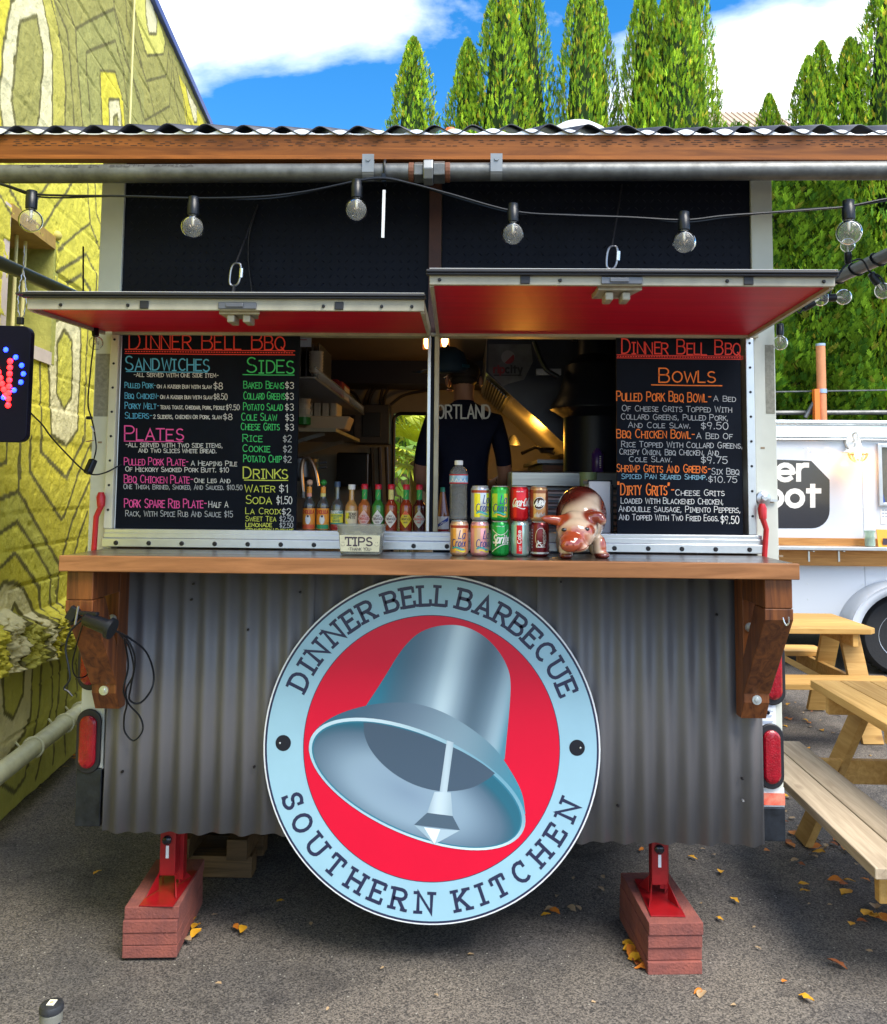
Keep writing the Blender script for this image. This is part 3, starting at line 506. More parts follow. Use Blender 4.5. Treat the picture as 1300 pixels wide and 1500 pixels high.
for f,y,z,pt,xs,ys,lx in((FL,yl,zl,ptl,(214,498),(475,560,190,92,604),350),(FR,yr,zr_,ptr,(769,1095),(644,820,1064,1205),910)):
    for x in xs:
        X=at(x,450,y)[0]; mb=MB(); mb.box(X-.014,X+.014,y-.019,y-.0145,z+.001,z+.026); P('bracket_clip',mb,mat('rubber',(0,0,0)),f,bev=.002)
    for x in ys: X=at(x,450,y)[0]; mb=MB(); mb.lathe([(.004,y-.020),(.0055,y-.017),(.0055,y-.0145)],(X,0,z+.012),8,'y'); P('screw',mb,mat('bolt_dark',(0,0,0)),f,smooth=True)
    # latch with keeper plates on the underside
    X=at(lx,440,y)[0]; mb=MB(); w0=.065
    prof=[(-w0,.0),(w0,.0),(w0*.72,.055),(w0*.55,.105),(-w0*1.05,.105),(-w0*1.0,.06)]
    FD=-.03-y
    mb.prism([(X+u,v) for u,v in prof],lambda u,v,d:(u,y+.01+v,pt(0,1-(v+.01)/FD,0)[2]+d),-.010,.0055)
    lt=P('latch_plate',mb,mat('latch_cream',(.50,.46,.36),.5,.2,var=.4,vs=30),f,bev=.002)
    for k in(-.03,.02):
        mb=MB(); mb.box(X+k-.012,X+k+.012,y+.02,y+.085,pt(0,.9,0)[2]-.035,pt(0,.9,0)[2]-.011); P('latch_bolt',mb,mat('latch_cream',(0,0,0)),lt,bev=.004)
    mb=MB(); mb.box(X-.06,X+.06,y-.020,y-.0145,z+.001,z+.023); mb.box(X-.035,X+.02,y-.025,y-.020,z+.006,z+.019); P('keeper_plate',mb,mat('keeper',(.16,.16,.17),.4,.6,var=.3),f,bev=.002)
# carabiners with stay cables
for (cx,cy,hh),(tx,ty) in (((345,402,.075),(378,300)),((897,377,.075),(912,270))):
    Y=-.16; c=at(cx,cy,Y); pts=[]; a_,b_=.019,.035
    for t in np.linspace(0,2*PI,25): pts.append((c[0]+a_*math.copysign(abs(math.cos(t))**.6,math.cos(t))+.15*(b_*math.sin(t)),Y,c[2]+b_*1.2*math.copysign(abs(math.sin(t))**.8,math.sin(t))))
    mb=MB(); mb.tube(pts,.0042,8,False); cb=P('stay_link',mb,mat('steel',(.35,.36,.4),.3,.9),tr,smooth=True)
    mb=MB(); mb.tube([(c[0]+.021,Y-.001,c[2]-.012),(c[0]+.023,Y-.001,c[2]+.022)],.008,8); P('link_sleeve',mb,mat('bright_steel',(.7,.72,.75),.25,.9),cb,smooth=True)
    e_=at(tx,ty,.008); mb=MB(); mb.tube([(c[0],Y,c[2]+.04),tuple(e_)],.003,6); mb.tube([(c[0]-.003,Y,c[2]-.04),(c[0]-.012,Y,c[2]-.10)],.006,6); P('stay_cable',mb,mat('cable_dark',(0,0,0)),cb,smooth=True)
mb=MB(); mb.tube(catmull([at(378,300,.0),at(366,340,.0),at(364,380,-.0),at(369,428,-.02)],8),.002,6); P('loose_wire',mb,mat('cable_dark',(0,0,0)),tr,smooth=True)
mb=MB(); mb.tube([at(122,432,.02),at(122,361,.02)],.0035,6); P('aerial_rod',mb,black,tr,smooth=True)
# red door bars on the posts
redb=mat('bar_red',(.55,.012,.02),.35,var=.2,vs=30)
for s,pts in((-1,((148,728),(148,742),(141,757),(137,815))),(1,((1117,745),(1118,760),(1123,775),(1120,822)))):
    q=[at(x,y,-.05) for x,y in pts]; mb=MB(); mb.tube(q,[.011,.011,.010,.010],10); b_=P('door_bar',mb,redb,tr,smooth=True)
    mb=MB(); mb.tube([q[0]+np.array([0,0,.018]),q[0],q[1]],[.010,.017,.014],10); P('bar_grip',mb,redb,b_,smooth=True)
    if s>0:
        c=at(1119,730,-.012); mb=MB(); mb.lathe([(.008,-.032),(.012,-.030),(.014,-.022),(.020,-.019),(.026,-.017),(.027,-.008),(.027,0)],(c[0],0,c[2]),18,'y'); mb.box(c[0],c[0]+.05,-.014,-.006,c[2]-.012,c[2]-.004); P('door_knob',mb,alu,tr,smooth=True)
# tail lights
def tail(px,py,nm='tail_light',hw=.058,hh=.098,Y=-.006,par=tr):
    c=at(px,py,Y); 
    def oval(a,b,n=20): # stadium
        r=[];
        for t in np.linspace(0,PI,n): r.append((a*math.cos(t),b-a+a*math.sin(t)))
        for t in np.linspace(PI,2*PI,n): r.append((a*math.cos(t),-(b-a)+a*math.sin(t)))
        return r
    mb=MB(); f=lambda u,v,d:(c[0]+u,Y-d,c[2]+v); 
    mb.prism(oval(.046,hh+.018),f,0,.012); g=P(nm,mb,mat('rubber',(0,0,0)),par,bev=.004,smooth=True)
    mb=MB(); rr=[oval(.031,hh-.004),oval(.031,hh-.004),oval(.024,hh-.012),oval(.010,hh-.03)]; n=len(rr[0]); vs=[]
    for r_,d in zip(rr,(.0125,.020,.027,.029)): vs+=[f(u,v,d) for u,v in r_]
    mb.add(vs,[(i+k*n,(i+1)%n+k*n,(i+1)%n+(k+1)*n,i+(k+1)*n) for k in range(3) for i in range(n)]+[tuple(range(3*n,4*n))])
    P('lens',mb,mat('red_lens',(.34,.0,.012),.25,coat=.3,var=.35,vs=34,bump=.5,bs=150,emit=(.5,0,.01),es=.0),g,smooth=True)
    for sz in(1,-1): mb=MB(); mb.lathe([(.004,-.016),(.006,-.013)],(c[0],Y-0+.006,c[2]+sz*(hh+.007)),8,'y'); P('screw',mb,mat('bright_steel',(0,0,0)),g,smooth=True)
tail(131,1085); tail(134,964); tail(1129,1107); tail(1131,985)
a=at(1114,1030,-.008); b=at(1137,1063,-.008); mb=MB(); mb.box(a[0]-.002,b[0],-.010,-.004,b[2],a[2]); plq=P('notice_plate',mb,mat('paper_white',(.75,.78,.82),.5),tr)
mb=MB()
for i,k in enumerate((.9,.85,.7,.65,.45,.4,.2,.15,.1)): mb.box(a[0]+.008,b[0]-.01-(i%3)*.004,-.0112,-.0101,b[2]+(a[2]-b[2])*k-.0012,b[2]+(a[2]-b[2])*k+.0008)
P('print_lines',mb,mat('ink_grey',(.35,.4,.5),.6),plq)
c=at(1124,1043,0); mb=MB(); mb.lathe([(.007,-.0125),(.007,-.0101)],(c[0],0,c[2]),12,'y'); P('reflector_dot',mb,black,plq)
# ---- corrugated skirt
skm=mat('skirt_metal',(.165,.158,.162),.5,.12,var=.16,vs=1.6,det=6,bump=.1,bs=25)
def skirt(x0,x1,y0,zb,zt,ph=0):
    mb=MB(); n=int((x1-x0)/.0063); vs=[]; 
    zs=(zb,zb+(zt-zb)*.5,zt)
    for i in range(n+1):
        x=x0+(x1-x0)*i/n; t=2*PI*(x/.0762)+ph; y=y0-.0100*math.sin(t)
        for j,z in enumerate(zs): vs.append((x,y,z+(0.0025*math.sin(t*.5+1)+.002*math.sin(x*31) if j==0 else 0)))
    mb.add(vs,[(i*3+j,(i+1)*3+j,(i+1)*3+j+1,i*3+j+1) for i in range(n) for j in range(2)])
    o=P('corrugated_skirt',mb,skm,tr,smooth=True,ang=80); m_=o.modifiers.new('t','SOLIDIFY'); m_.thickness=.0012; return o
sk1=skirt(-1.178,-.42,-.046,.440,1.404); sk2=skirt(-.45,.42,-.0435,.4376,1.404); sk3=skirt(.39,1.207,-.046,.434,1.404)
for i,(x,y) in enumerate(((180,1130),(373,1123),(1088,1172),(281,878),(284,855),(364,922),(440,867),(822,852),(1087,1140),(1100,1000),(1050,900),(905,1180))):
    c=at(x,y,-.05); mb=MB(); mb.lathe([(.0035,-.062),(.005,-.058),(.005,-.05)],(c[0],0,c[2]),8,'y'); P('skirt_screw',mb,mat('bolt_dark',(0,0,0)) if i!=2 else mat('bright_steel',(0,0,0)),sk1 if x<450 else sk3,smooth=True)
# bumper beam, chassis, wheels
mb=MB(); mb.box(-1.19,1.19,-.02,.10,.46,.575); P('bumper_beam',mb,dark,tr)
for x in(-.55,.55): mb=MB(); mb.box(x-.04,x+.04,.1,3.6,.47,.575); P('chassis_rail',mb,dark,tr)
for x in(-1.12,1.12):
    for y in(1.5,):
        mb=MB(); mb.lathe([(.17,-.10),(.33,-.10),(.355,-.07),(.36,0),(.355,.07),(.33,.10),(.17,.10)],(x,y,.36),28,'x'); wh=P('wheel',mb,mat('tyre',(.02,.02,.022),.8,bump=.5,bs=60),tr,smooth=True)
        mb=MB(); mb.lathe([(.02,-.06),(.14,-.055),(.165,-.09),(.17,.0),(.165,.09),(.14,.055),(.02,.06)],(x,y,.36),20,'x'); P('rim',mb,mat('steel',(0,0,0)),wh,smooth=True)
mb=MB(); mb.tube([(-1.05,1.5,.36),(1.05,1.5,.36)],.035,10); P('axle',mb,dark,tr)
# jacks: red stabiliser legs standing on the pavers
for s,xc,lab in((-1,-.945,''),(1,.862,'')):
    Yj=.10; jx=at(248 if s<0 else 965,1260,Yj)[0]
    mb=MB(); mb.box(jx-.030,jx+.030,Yj-.022,Yj+.03,.235,.58); j=P('jack_leg',mb,mat('jack_red',(.33,.008,.012),.35,var=.3,vs=20),tr,bev=.004)
    mb=MB(); mb.box(jx-.060,jx+.064,Yj-.135,Yj+.15,.1775,.182); P('foot_plate',mb,mat('jack_red',(0,0,0)),j,bev=.001)
    for q in((-1,-1),(1,-1),(-1,1),(1,1)):
        mb=MB(); x=jx+q[0]*.029; y=Yj+.004+q[1]*.025
        mb.add([(x,y,.185),(x+q[0]*.026,y+q[1]*.062,.185),(x,y,.250),(x+.003*q[0],y+.003,.185),(x+q[0]*.026+.003,y+q[1]*.062+.003,.185),(x+.003*q[0],y+.003,.245)],[(0,1,2),(5,4,3),(0,3,4,1),(1,4,5,2),(2,5,3,0)]); P('gusset',mb,mat('jack_red',(0,0,0)),j)
    mb=MB(); mb.lathe([(.006,-.014),(.013,-.012),(.017,-.008),(.017,0)],(jx-.002,Yj-.022,.366),14,'y'); P('pivot_bolt',mb,mat('gloss_black',(0,0,0)),j,smooth=True)
    mb=MB(); mb.box(jx-.006,jx+.005,Yj-.0235,Yj-.0221,.30,.345); P('sticker',mb,mat('paper_white',(0,0,0)),j)
    mb=MB(); mb.box(jx+.012,jx+.045,Yj+.031,Yj+.07,.20,.58); P('jack_sleeve',mb,mat('jack_red',(0,0,0)),j)
# ================================================================ PAVER STACKS
pav=mat('red_paver',(.29,.085,.062),.9,var=.35,vs=11,det=8,bump=.9,bs=110,col2=(.17,.055,.048))
PG='stacks of red concrete pavers under the jack legs'
for bx,by,side in((-1.087,-.043,'left'),(.781,-.075,'right')):
    st=T('paver_stack','stack of four red pavers under the %s jack leg of the food trailer'%side,'paver stack',(bx,by,0),PG,rotz=.066)
    for k in range(4):
        dxx,dyy=random.uniform(-.003,.003),random.uniform(-.006,.006); mb=MB(); mb.box(dxx,.194+dxx,dyy,.397+dyy,k*.0443+.0005,k*.0443+.0436)
        P('paver',mb,pav,st,bev=.003,local=True)
# cribbing
cr=T('timber_cribbing','weathered timber blocks stacked in the shade behind the left paver stack','timber blocks',(-.95,.75,0))
tim=wood('grey_timber',(.17,.105,.05),(.08,.05,.025),'x')
for k,(x0,x1,y0,y1,z0,z1) in enumerate(((-1.17,-.78,.60,.69,.0,.09),(-1.17,-.78,.82,.91,0,.09),(-1.13,-1.04,.55,.95,.092,.18),(-.88,-.79,.55,.95,.092,.18),(-1.18,-.78,.62,.71,.182,.27),(-1.20,-.76,.56,.92,.272,.30))):
    mb=MB(); mb.box(x0,x1,y0,y1,z0,z1); P('timber_block',mb,tim,cr,bev=.004)
# ================================================================ COUNTER
CZ=1.4584
ct=T('serving_counter','long brown timber serving counter below the trailer window','counter',(0,-.2,1.40))
ctop=wood('counter_top',(.075,.048,.032),(.028,.020,.016),'x',.30,coat=.4)
cedge=wood('counter_edge',(.33,.145,.058),(.18,.075,.028),'x',.45)
for y0,y1 in((-.150,-.052),(-.262,-.152),(-.374,-.264)):
    mb=MB(); mb.box(-1.205,1.206,y0,y1,1.4085,CZ); P('plank',mb,ctop,ct,bev=.002)
a=at(88,816,-.396); mb=MB(); mb.box(-1.212,1.212,-.398,-.3755,1.4075,CZ+.001); P('front_edge',mb,cedge,ct,bev=.003)
brw=wood('bracket_wood',(.23,.075,.020),(.07,.021,.009),'z',.42,coat=.25); brl=wood('bracket_pale',(.36,.16,.07),(.22,.09,.035),'z',.5)
bolt=mat('zinc',(.62,.66,.66),.35,.8)
for xc in(-1.150,1.152):
    s=-1 if xc<0 else 1; x0,x1=xc-.0445,xc+.0445
    mb=MB(); mb.prism([(-.055,1.405),(-.143,1.405),(-.143,.955),(-.108,.892),(-.055,.892)],lambda u,v,d:(d,u,v),x0,x1); br=P('bracket_post',mb,brl if 0 else brw,ct,bev=.003)
    xo=xc+s*.0
    mb=MB(); mb.prism([(-.144,1.406),(-.372,1.406),(-.372,1.312),(-.144,1.312)],lambda u,v,d:(d,u,v),x0,x1); P('bracket_arm',mb,brw,ct,bev=.003)
    mb=MB(); mb.prism([(-.372,1.311),(-.372,1.275),(-.1445,.985),(-.1445,1.105),(-.272,1.311)],lambda u,v,d:(d,u,v),x0-.002,x1+.002); P('bracket_brace',mb,brw,ct,bev=.003)
    for z,y in((.965,-.1445),(1.215,-.1445)):
        mb=MB(); mb.lathe([(.003,y-.008),(.008,y-.0075),(.009,y-.003),(.0091,y-.0028),(.0165,y-.0025),(.017,y+.002)],(xc+ (0 if z<1 else s*-.02),0,z),14,'y'); P('bracket_bolt',mb,bolt,br,smooth=True)
    for dx_ in(-.02,.02): 
        for z,y in((1.02,-.16),): mb=MB(); mb.ball((xc+dx_,y-.0005,z),.004,8,6); P('screw_head',mb,bolt,br,smooth=True)
# hook on right bracket
c=at(1147,905,-.36); hk=T('cup_hook','small bent steel hook screwed to the outer face of the right counter bracket','hook',c)
mb=MB(); mb.tube(catmull([c+np.array([-.012,.03,.03]),c+np.array([-.008,0,.03]),c+np.array([0,-.012,-.01]),c+np.array([.007,-.014,-.022]),c+np.array([.012,-.02,-.012]),c+np.array([.010,-.025,.006])],5),.0028,8); P('hook',mb,mat('bright_steel',(0,0,0)),hk,smooth=True)
# clamp lamp with flex on left bracket
c=at(140,912,-.43); cl=T('outdoor_socket','black clamp socket with coiled flex hanging from the left counter bracket','socket',c)
gb=mat('soft_black',(.005,.007,.011),.35,spec=.35)
p0,p1=at(122,905,-.42),at(165,922,-.43); mb=MB(); mb.tube([p0,p0+(p1-p0)*.1,p0+(p1-p0)*.85,p0+(p1-p0)*.87,p1],[.012,.022,.025,.034,.034],16); bd=P('socket_body',mb,gb,cl,smooth=True,ang=50)
mb=MB(); a=at(108,897,-.41); mb.bar(a,p0+(p1-p0)*.5+np.array([0,0,.03]),.018,.012); mb.bar(at(101,908,-.41),at(112,890,-.41),.02,.03); mb.bar(at(103,915,-.40),at(118,902,-.40),.012,.012); P('clamp_arm',mb,gb,cl,bev=.003)
mb=MB(); mb.tube([at(110,915,-.42),at(113,900,-.42),at(115,888,-.42)],.0042,8); P('clamp_screw',mb,mat('steel',(0,0,0)),cl,smooth=True)
def cable(name,pxs,r,m_,par,Y=-.4):
    mb=MB(); mb.tube(catmull([at(p[0],p[1],p[2] if len(p)>2 else Y) for p in pxs],8),r,7); return P(name,mb,m_,par,smooth=True)
cable('flex',[(166,922,-.42),(185,935,-.30),(198,965,-.24),(192,1005,-.2),(190,1025,-.16),(205,1030,-.14),(222,1010,-.14),(225,985,-.14),(214,955,-.2),(190,935,-.28),(178,928,-.35)],.0035,gb,cl)
cable('flex',[(175,928,-.34),(190,950,-.2),(196,985,-.17),(185,1010,-.16),(188,1030,-.12),(205,1050,-.09),(209,1070,-.08),(196,1085,-.08),(183,1072,-.08),(182,1050,-.1),(186,1030,-.14),(181,1010,-.17),(188,975,-.18),(182,935,-.3)],.0032,gb,cl)
cable('flex',[(120,908,-.42),(103,925,-.42),(96,950,-.42),(100,975,-.42),(102,995,-.42),(94,1008,-.42),(100,1013,-.42),(106,1020,-.42)],.0035,gb,cl)
cable('flex',[(122,912,-.41),(112,945,-.3),(106,975,-.25),(112,992,-.2),(126,990,-.1),(135,975,-.08)],.0028,gb,cl)
# ================================================================ ROUND SIGN
sx,sz_=float(at(632,1098,-.075)[0]),float((at(632,841,-.075)[2]+at(632,1355,-.075)[2])/2); RX=float(at(879.5,1098,-.075)[0]-at(385.5,1098,-.075)[0])/2; RZ=float(at(632,841,-.075)[2]-at(632,1355,-.075)[2])/2
R0=(RX+RZ)/2
sg=T('round_sign','large round blue and red metal sign with a silver bell, fixed to the corrugated skirt','sign',(sx,-.075,sz_))
SY=-.075
def sf(u,v,d): return (sx+u*RX/R0,SY-d,sz_+v*RZ/R0)
def circ(r,n=96,c=(0,0)): return [(c[0]+r*math.cos(2*PI*i/n),c[1]+r*math.sin(2*PI*i/n)) for i in range(n)]
def flat(mb,poly,fn,d): 
    n=len(poly); mb.add([fn(u,v,d) for u,v in poly],[tuple(range(n))[::-1] if sum(poly[i][0]*poly[(i+1)%n][1]-poly[(i+1)%n][0]*poly[i][1] for i in range(n))>0 and 0 else tuple(range(n))])
    return mb
white=mat('sign_white',(.80,.82,.84),.35); navy=mat('sign_navy',(.022,.028,.075),.35); sky_b=mat('sign_blue',(.34,.575,.70),.34,var=.07,vs=5); redd=mat('sign_red',(.74,.002,.035),.34,var=.05,vs=3)
mb=MB(); mb.prism(circ(R0),sf,-.018,.003); P('sign_board',mb,white,sg,bev=.0015)
for r,m_,d,nm in((R0-.006,navy,.0035,'navy_ring'),(R0-.0135,sky_b,.004,'blue_ring'),(.4635,navy,.0045,'inner_line'),(.461,redd,.005,'red_disc')):
    mb=MB(); flat(mb,circ(r,128),sf,d); P(nm,mb,m_,sg)
for px_ in((414,1088),(847,1095)):
    c=at(*px_,SY); mb=MB(); flat(mb,circ(.028,32,((c[0]-sx),(c[2]-sz_))),sf,.0048); dt=P('navy_dot',mb,mat('dot_black',(.012,.014,.022),.3),sg)
    mb=MB(); mb.ball((c[0]+(.008 if c[0]>sx else -.008),SY-.006,c[2]),.004,8,6); P('screw_head',mb,bolt,dt,smooth=True)
# slab serif lettering on the ring
SER={'D':[(-.9,.6,0),(-.9,.6,6)],'I':[(-.1,2.1,0),(-.1,2.1,6)],'N':[(-1,1,0),(-1.1,0,6),(2.8,4.8,6)],'E':[(-.9,.5,0),(-.9,.5,6)],'R':[(-.9,1,0),(-.9,.6,6),(2.9,4.3,0)],'B':[(-.9,.6,0),(-.9,.6,6)],'L':[(-.9,.5,0),(-.9,1,6)],
 'A':[(-.9,1.1,0),(2.9,4.9,0)],'U':[(-1,1,6),(2.8,4.8,6)],'T':[(.9,2.9,0)],'H':[(-.9,.9,0),(2.9,4.7,0),(-.9,.9,6),(2.9,4.7,6)],'K':[(-.9,.9,0),(-.9,.9,6),(2.7,4.5,0),(2.5,4.3,6)]}
VS={'E':[(3.2,0,1.4),(3.2,4.6,6)],'L':[(3,0,1.5)],'T':[(0,4.4,6),(3.8,4.4,6)],'C':[(3.6,4.2,5.9)],'S':[(3.1,4.4,5.9),(.1,.1,1.6)]}
def ringtext(s,rb,h,a0,a1,top=True,w=.0122):
    cx=[];x=0; EX=dict(N=.75,H=.6,K=.5,U=.7,A=.5,I=-.25,T=.2,C=.1,O=.1)
    for ch in s: e_=EX.get(ch,.15); x+=e_; cx.append(x); x+=glyph(ch)[0]+e_+2.2
    tot=x-2.2; mb=MB(); u=h/6
    for ch,c in zip(s,cx):
        wd,pl=glyph(ch)
        if ch=='I': pl=[[(1,0),(1,6)]]
        strokes=[list(p) for p in pl]+[[(a,y),(b,y)] for a,b,y in SER.get(ch,[])]+[[(x_,ya),(x_,yb)] for x_,ya,yb in VS.get(ch,[])]
        am=a0+(a1-a0)*(c+wd/2)/tot
        for k,p in enumerate(strokes):
            def fn(U_,V_,d,am=am):
                # U_ local tangential metres from centre, V_ radial
                t=rad(am)
                if top: ex,ez,rx,rz=math.cos(t),-math.sin(t),math.sin(t),math.cos(t); R_=rb+V_
                else: ex,ez,rx,rz=math.cos(t),math.sin(t),math.sin(t),-math.cos(t); R_=rb-V_
                return sf(ex*U_+rx*R_,ez*U_+rz*R_,d)
            ribbon(mb,[((q[0]-wd/2)*u*1.13,q[1]*u) for q in p],w if k<len(pl) else w*.85,fn,.0046+.00012*(k%7),caps=k>=len(pl))
    return mb
for wd_,a0_,a1_,tp in(('DINNER',-67.5,-24.5,True),('BELL',-19,5.5,True),('BARBECUE',10.5,68.5,True),('SOUTHERN',-71.5,2,False),('KITCHEN',9,71,False)):
    P('ring_lettering',ringtext(wd_,.499 if tp else .566,.066,a0_,a1_,top=tp),navy,sg)
# bell artwork: flat shapes with airbrushed tone
def zs(pts): 
    r=[]
    for x,y in pts: p=at(380+x/2.6,830+y/2.6,SY); r.append(((p[0]-sx)*R0/RX,(p[2]-sz_)*R0/RZ))
    return r
def ramp(name,stops,dirpx,lo,hi,radial=None,rough=.35,noise=0):
    # printed airbrush tone running along a direction of the artwork
    m=bpy.data.materials.new(name); m.use_nodes=True; t=m.node_tree; b=t.nodes['Principled BSDF']; b.inputs['Roughness'].default_value=rough
    c=t.nodes.new('ShaderNodeTexCoord'); a=np.array(zs([lo])[0]); e=np.array(zs([hi])[0])
    mp=t.nodes.new('ShaderNodeVectorMath'); mp.operation='DOT_PRODUCT'; dv=(e-a); L2=float(dv@dv)
    if radial:
        sb=t.nodes.new('ShaderNodeVectorMath'); sb.operation='SUBTRACT'; sb.inputs[1].default_value=(a[0],0,a[1]); t.links.new(c.outputs['Object'],sb.inputs[0])
        rr,ang=radial; q=t.nodes.new('ShaderNodeMapping'); q.vector_type='POINT'; q.inputs['Rotation'].default_value=(0,ang,0); t.links.new(sb.outputs[0],q.inputs[0])
        s2=t.nodes.new('ShaderNodeVectorMath'); s2.operation='MULTIPLY'; s2.inputs[1].default_value=(1/rr[0],0,1/rr[1]); t.links.new(q.outputs[0],s2.inputs[0])
        ln=t.nodes.new('ShaderNodeVectorMath'); ln.operation='LENGTH'; t.links.new(s2.outputs[0],ln.inputs[0]); src=ln.outputs['Value']
    else:
        t.links.new(c.outputs['Object'],mp.inputs[0]); mp.inputs[1].default_value=(dv[0]/L2,0,dv[1]/L2)
        s_=t.nodes.new('ShaderNodeMath'); s_.operation='SUBTRACT'; s_.inputs[1].default_value=float(a@dv)/L2; t.links.new(mp.outputs['Value'],s_.inputs[0]); src=s_.outputs[0]
    r=t.nodes.new('ShaderNodeValToRGB'); r.color_ramp.interpolation='B_SPLINE'
    while len(r.color_ramp.elements)<len(stops): r.color_ramp.elements.new(.5)
    for el,(p,cc) in zip(r.color_ramp.elements,stops): el.position=p; el.color=(*cc,1)
    t.links.new(src,r.inputs[0]); t.links.new(r.outputs[0],b.inputs['Base Color']); return m
tl,mdb,lt_,sl_=(.02,.20,.30),(.19,.29,.38),(.55,.70,.79),(.07,.115,.17)
def cm(pts,n=6): return [tuple(p) for p in catmull(pts,n)]
def smooth_closed(pts,n=6):
    k=len(pts); r=[]
    for i in range(k):
        a,b,c,d=[np.array(pts[(i+j-1)%k],float) for j in range(4)]
        for s in range(n):
            t=s/n; r.append(tuple(.5*((2*b)+(c-a)*t+(2*a-5*b+4*c-d)*t*t+(3*b-a-3*c+d)*t**3)))
    return r
def ell(cx,cy,a,b,ang,n=72): 
    c_,s_=math.cos(rad(ang)),math.sin(rad(ang)); return [(cx+a*math.cos(2*PI*i/n)*c_-b*math.sin(2*PI*i/n)*s_,cy+a*math.cos(2*PI*i/n)*s_+b*math.sin(2*PI*i/n)*c_) for i in range(n)]
body=[(405,532)]+cm([(405,532),(470,432),(530,335),(575,280),(620,246),(680,226),(750,222),(810,238),(865,272),(912,322),(945,382),(957,440),(953,540),(935,730)],5)+[(900,780),(600,640),(430,600)]
mB=ramp('bell_body_print',[(0,tl),(.10,(.06,.15,.22)),(.25,(.10,.17,.24)),(.40,(.30,.43,.53)),(.48,(.66,.82,.88)),(.58,(.28,.40,.50)),(.70,(.05,.095,.14)),(.84,(.15,.24,.32)),(.93,(.40,.55,.64)),(1,tl)],None,(470,430),(958,560))
def shape(nm,pts,m_,d,par): mb=MB(); flat(mb,zs(pts),sf,d); return P(nm,mb,m_,par)
bell=shape('bell_body',body,mB,.0056,sg)
skirt_p=[(188,700)]+cm([(196,650),(232,605),(300,562),(400,530),(500,517),(590,520),(680,545),(760,585),(840,640),(905,700),(960,780),(1000,860),(1014,940)],5)+[(900,950),(600,700),(300,650)]
mS=ramp('bell_flare_print',[(0,(.02,.16,.24)),(.12,(.05,.12,.19)),(.30,(.10,.16,.23)),(.45,(.17,.25,.33)),(.62,(.26,.38,.46)),(.8,(.10,.22,.30)),(1,(.03,.27,.38))],None,(230,560),(1010,900))
shape('bell_flare',skirt_p,mS,.0060,bell)
e1=ell(602,826,441,197,23.5); shape('bell_lip',e1,ramp('lip_print',[(0,(.25,.50,.62)),(.3,(.50,.68,.78)),(.6,(.72,.85,.90)),(.85,(.30,.50,.60)),(1,(.12,.33,.45))],None,(330,1000),(760,600)),.0064,bell)
shape('bell_lip_edge',ell(601,828,428,186,23.5),mat('lip_teal',(.03,.19,.28),.35),.0066,bell)
shape('bell_bowl',ell(601,829,422,180,23.5),ramp('bowl_print',[(0,(.20,.29,.40)),(.45,(.30,.42,.53)),(.66,(.17,.26,.35)),(.85,(.09,.15,.22)),(.95,(.03,.12,.18)),(1,(.02,.14,.21))],None,(560,860),(900,860),radial=((.425,.185),-rad(23.5))),.0068,bell)
hole=[(398,592),(402,640),(425,695),(470,750),(530,797),(600,832),(680,852),(750,852),(815,838),(870,808),(898,785)]
ups=[(898,785),(840,742),(760,696),(680,662),(600,632),(500,606),(430,594),(398,592)]
shape('bell_hollow',cm(hole,4)+cm(ups,4)[1:-1],mat('hollow_print',(.062,.10,.15),.35),.0070,bell)
gl=ramp('clapper_print',[(0,(.22,.33,.42)),(.45,(.68,.80,.86)),(1,(.30,.42,.50))],None,(640,900),(735,910))
cp=shape('clapper_rod',[(715,660),(741,668),(715,862),(687,858)],ramp('rod_print',[(0,(.25,.36,.45)),(.5,(.60,.72,.79)),(1,(.28,.40,.48))],None,(690,760),(735,765)),.0072,bell)
shape('clapper_neck',[(668,856),(730,858),(737,947),(640,936)],gl,.0073,bell)
shape('clapper_band',[(640,935),(737,948),(765,1001),(590,981)],mat('band_print',(.075,.12,.17),.35),.0074,bell)
shape('clapper_tip',[(590,981),(628,990),(668,1055)],mat('tip1',(.34,.47,.56),.35),.0074,bell); shape('clapper_tip',[(628,990),(690,998),(668,1055)],mat('tip2',(.78,.88,.92),.35),.0074,bell); shape('clapper_tip',[(690,998),(765,1002),(668,1055)],mat('tip3',(.42,.55,.64),.35),.0074,bell)
# ================================================================ CANOPY
cy0=-.33
cn=T('corrugated_canopy','corrugated metal canopy roof on a timber beam and galvanised pipe over the trailer front','canopy',(0,-.3,2.78))
bz0=float(at(650,238,-.3)[2]); bz1=float(at(650,204,-.3)[2])
bmw=wood('beam_wood',(.33,.108,.020),(.13,.040,.010),'x',.6)
mb=MB(); mb.box(-3.2,3.6,-.338,-.30,bz0,bz1); bm=P('beam',mb,bmw,cn,bev=.002)
mb=MB(); mb.box(-3.2,3.6,-.342,-.30,bz0-.004,bz0+.010); P('beam_lower_lip',mb,bmw,bm)
mb=MB()
for k,zf in enumerate((.78,.70,.62,.54)):
    for i in range(150):
        x=-3+i*.042+random.uniform(-.012,.012)+k*.02
        if random.random()<.75: z=bz0+(bz1-bz0)*zf; mb.box(x,x+random.uniform(.013,.024),-.3388,-.337,z-.0011,z+.0008)
P('incised_slits',mb,mat('slit_dark',(.03,.015,.01),.8),bm,kind='stuff')
shm=mat('zinc_sheet',(.30,.32,.36),.38,.85,var=.3,vs=6)
shd=mat('zinc_underside',(.06,.065,.085),.5,.6,var=.3,vs=6)
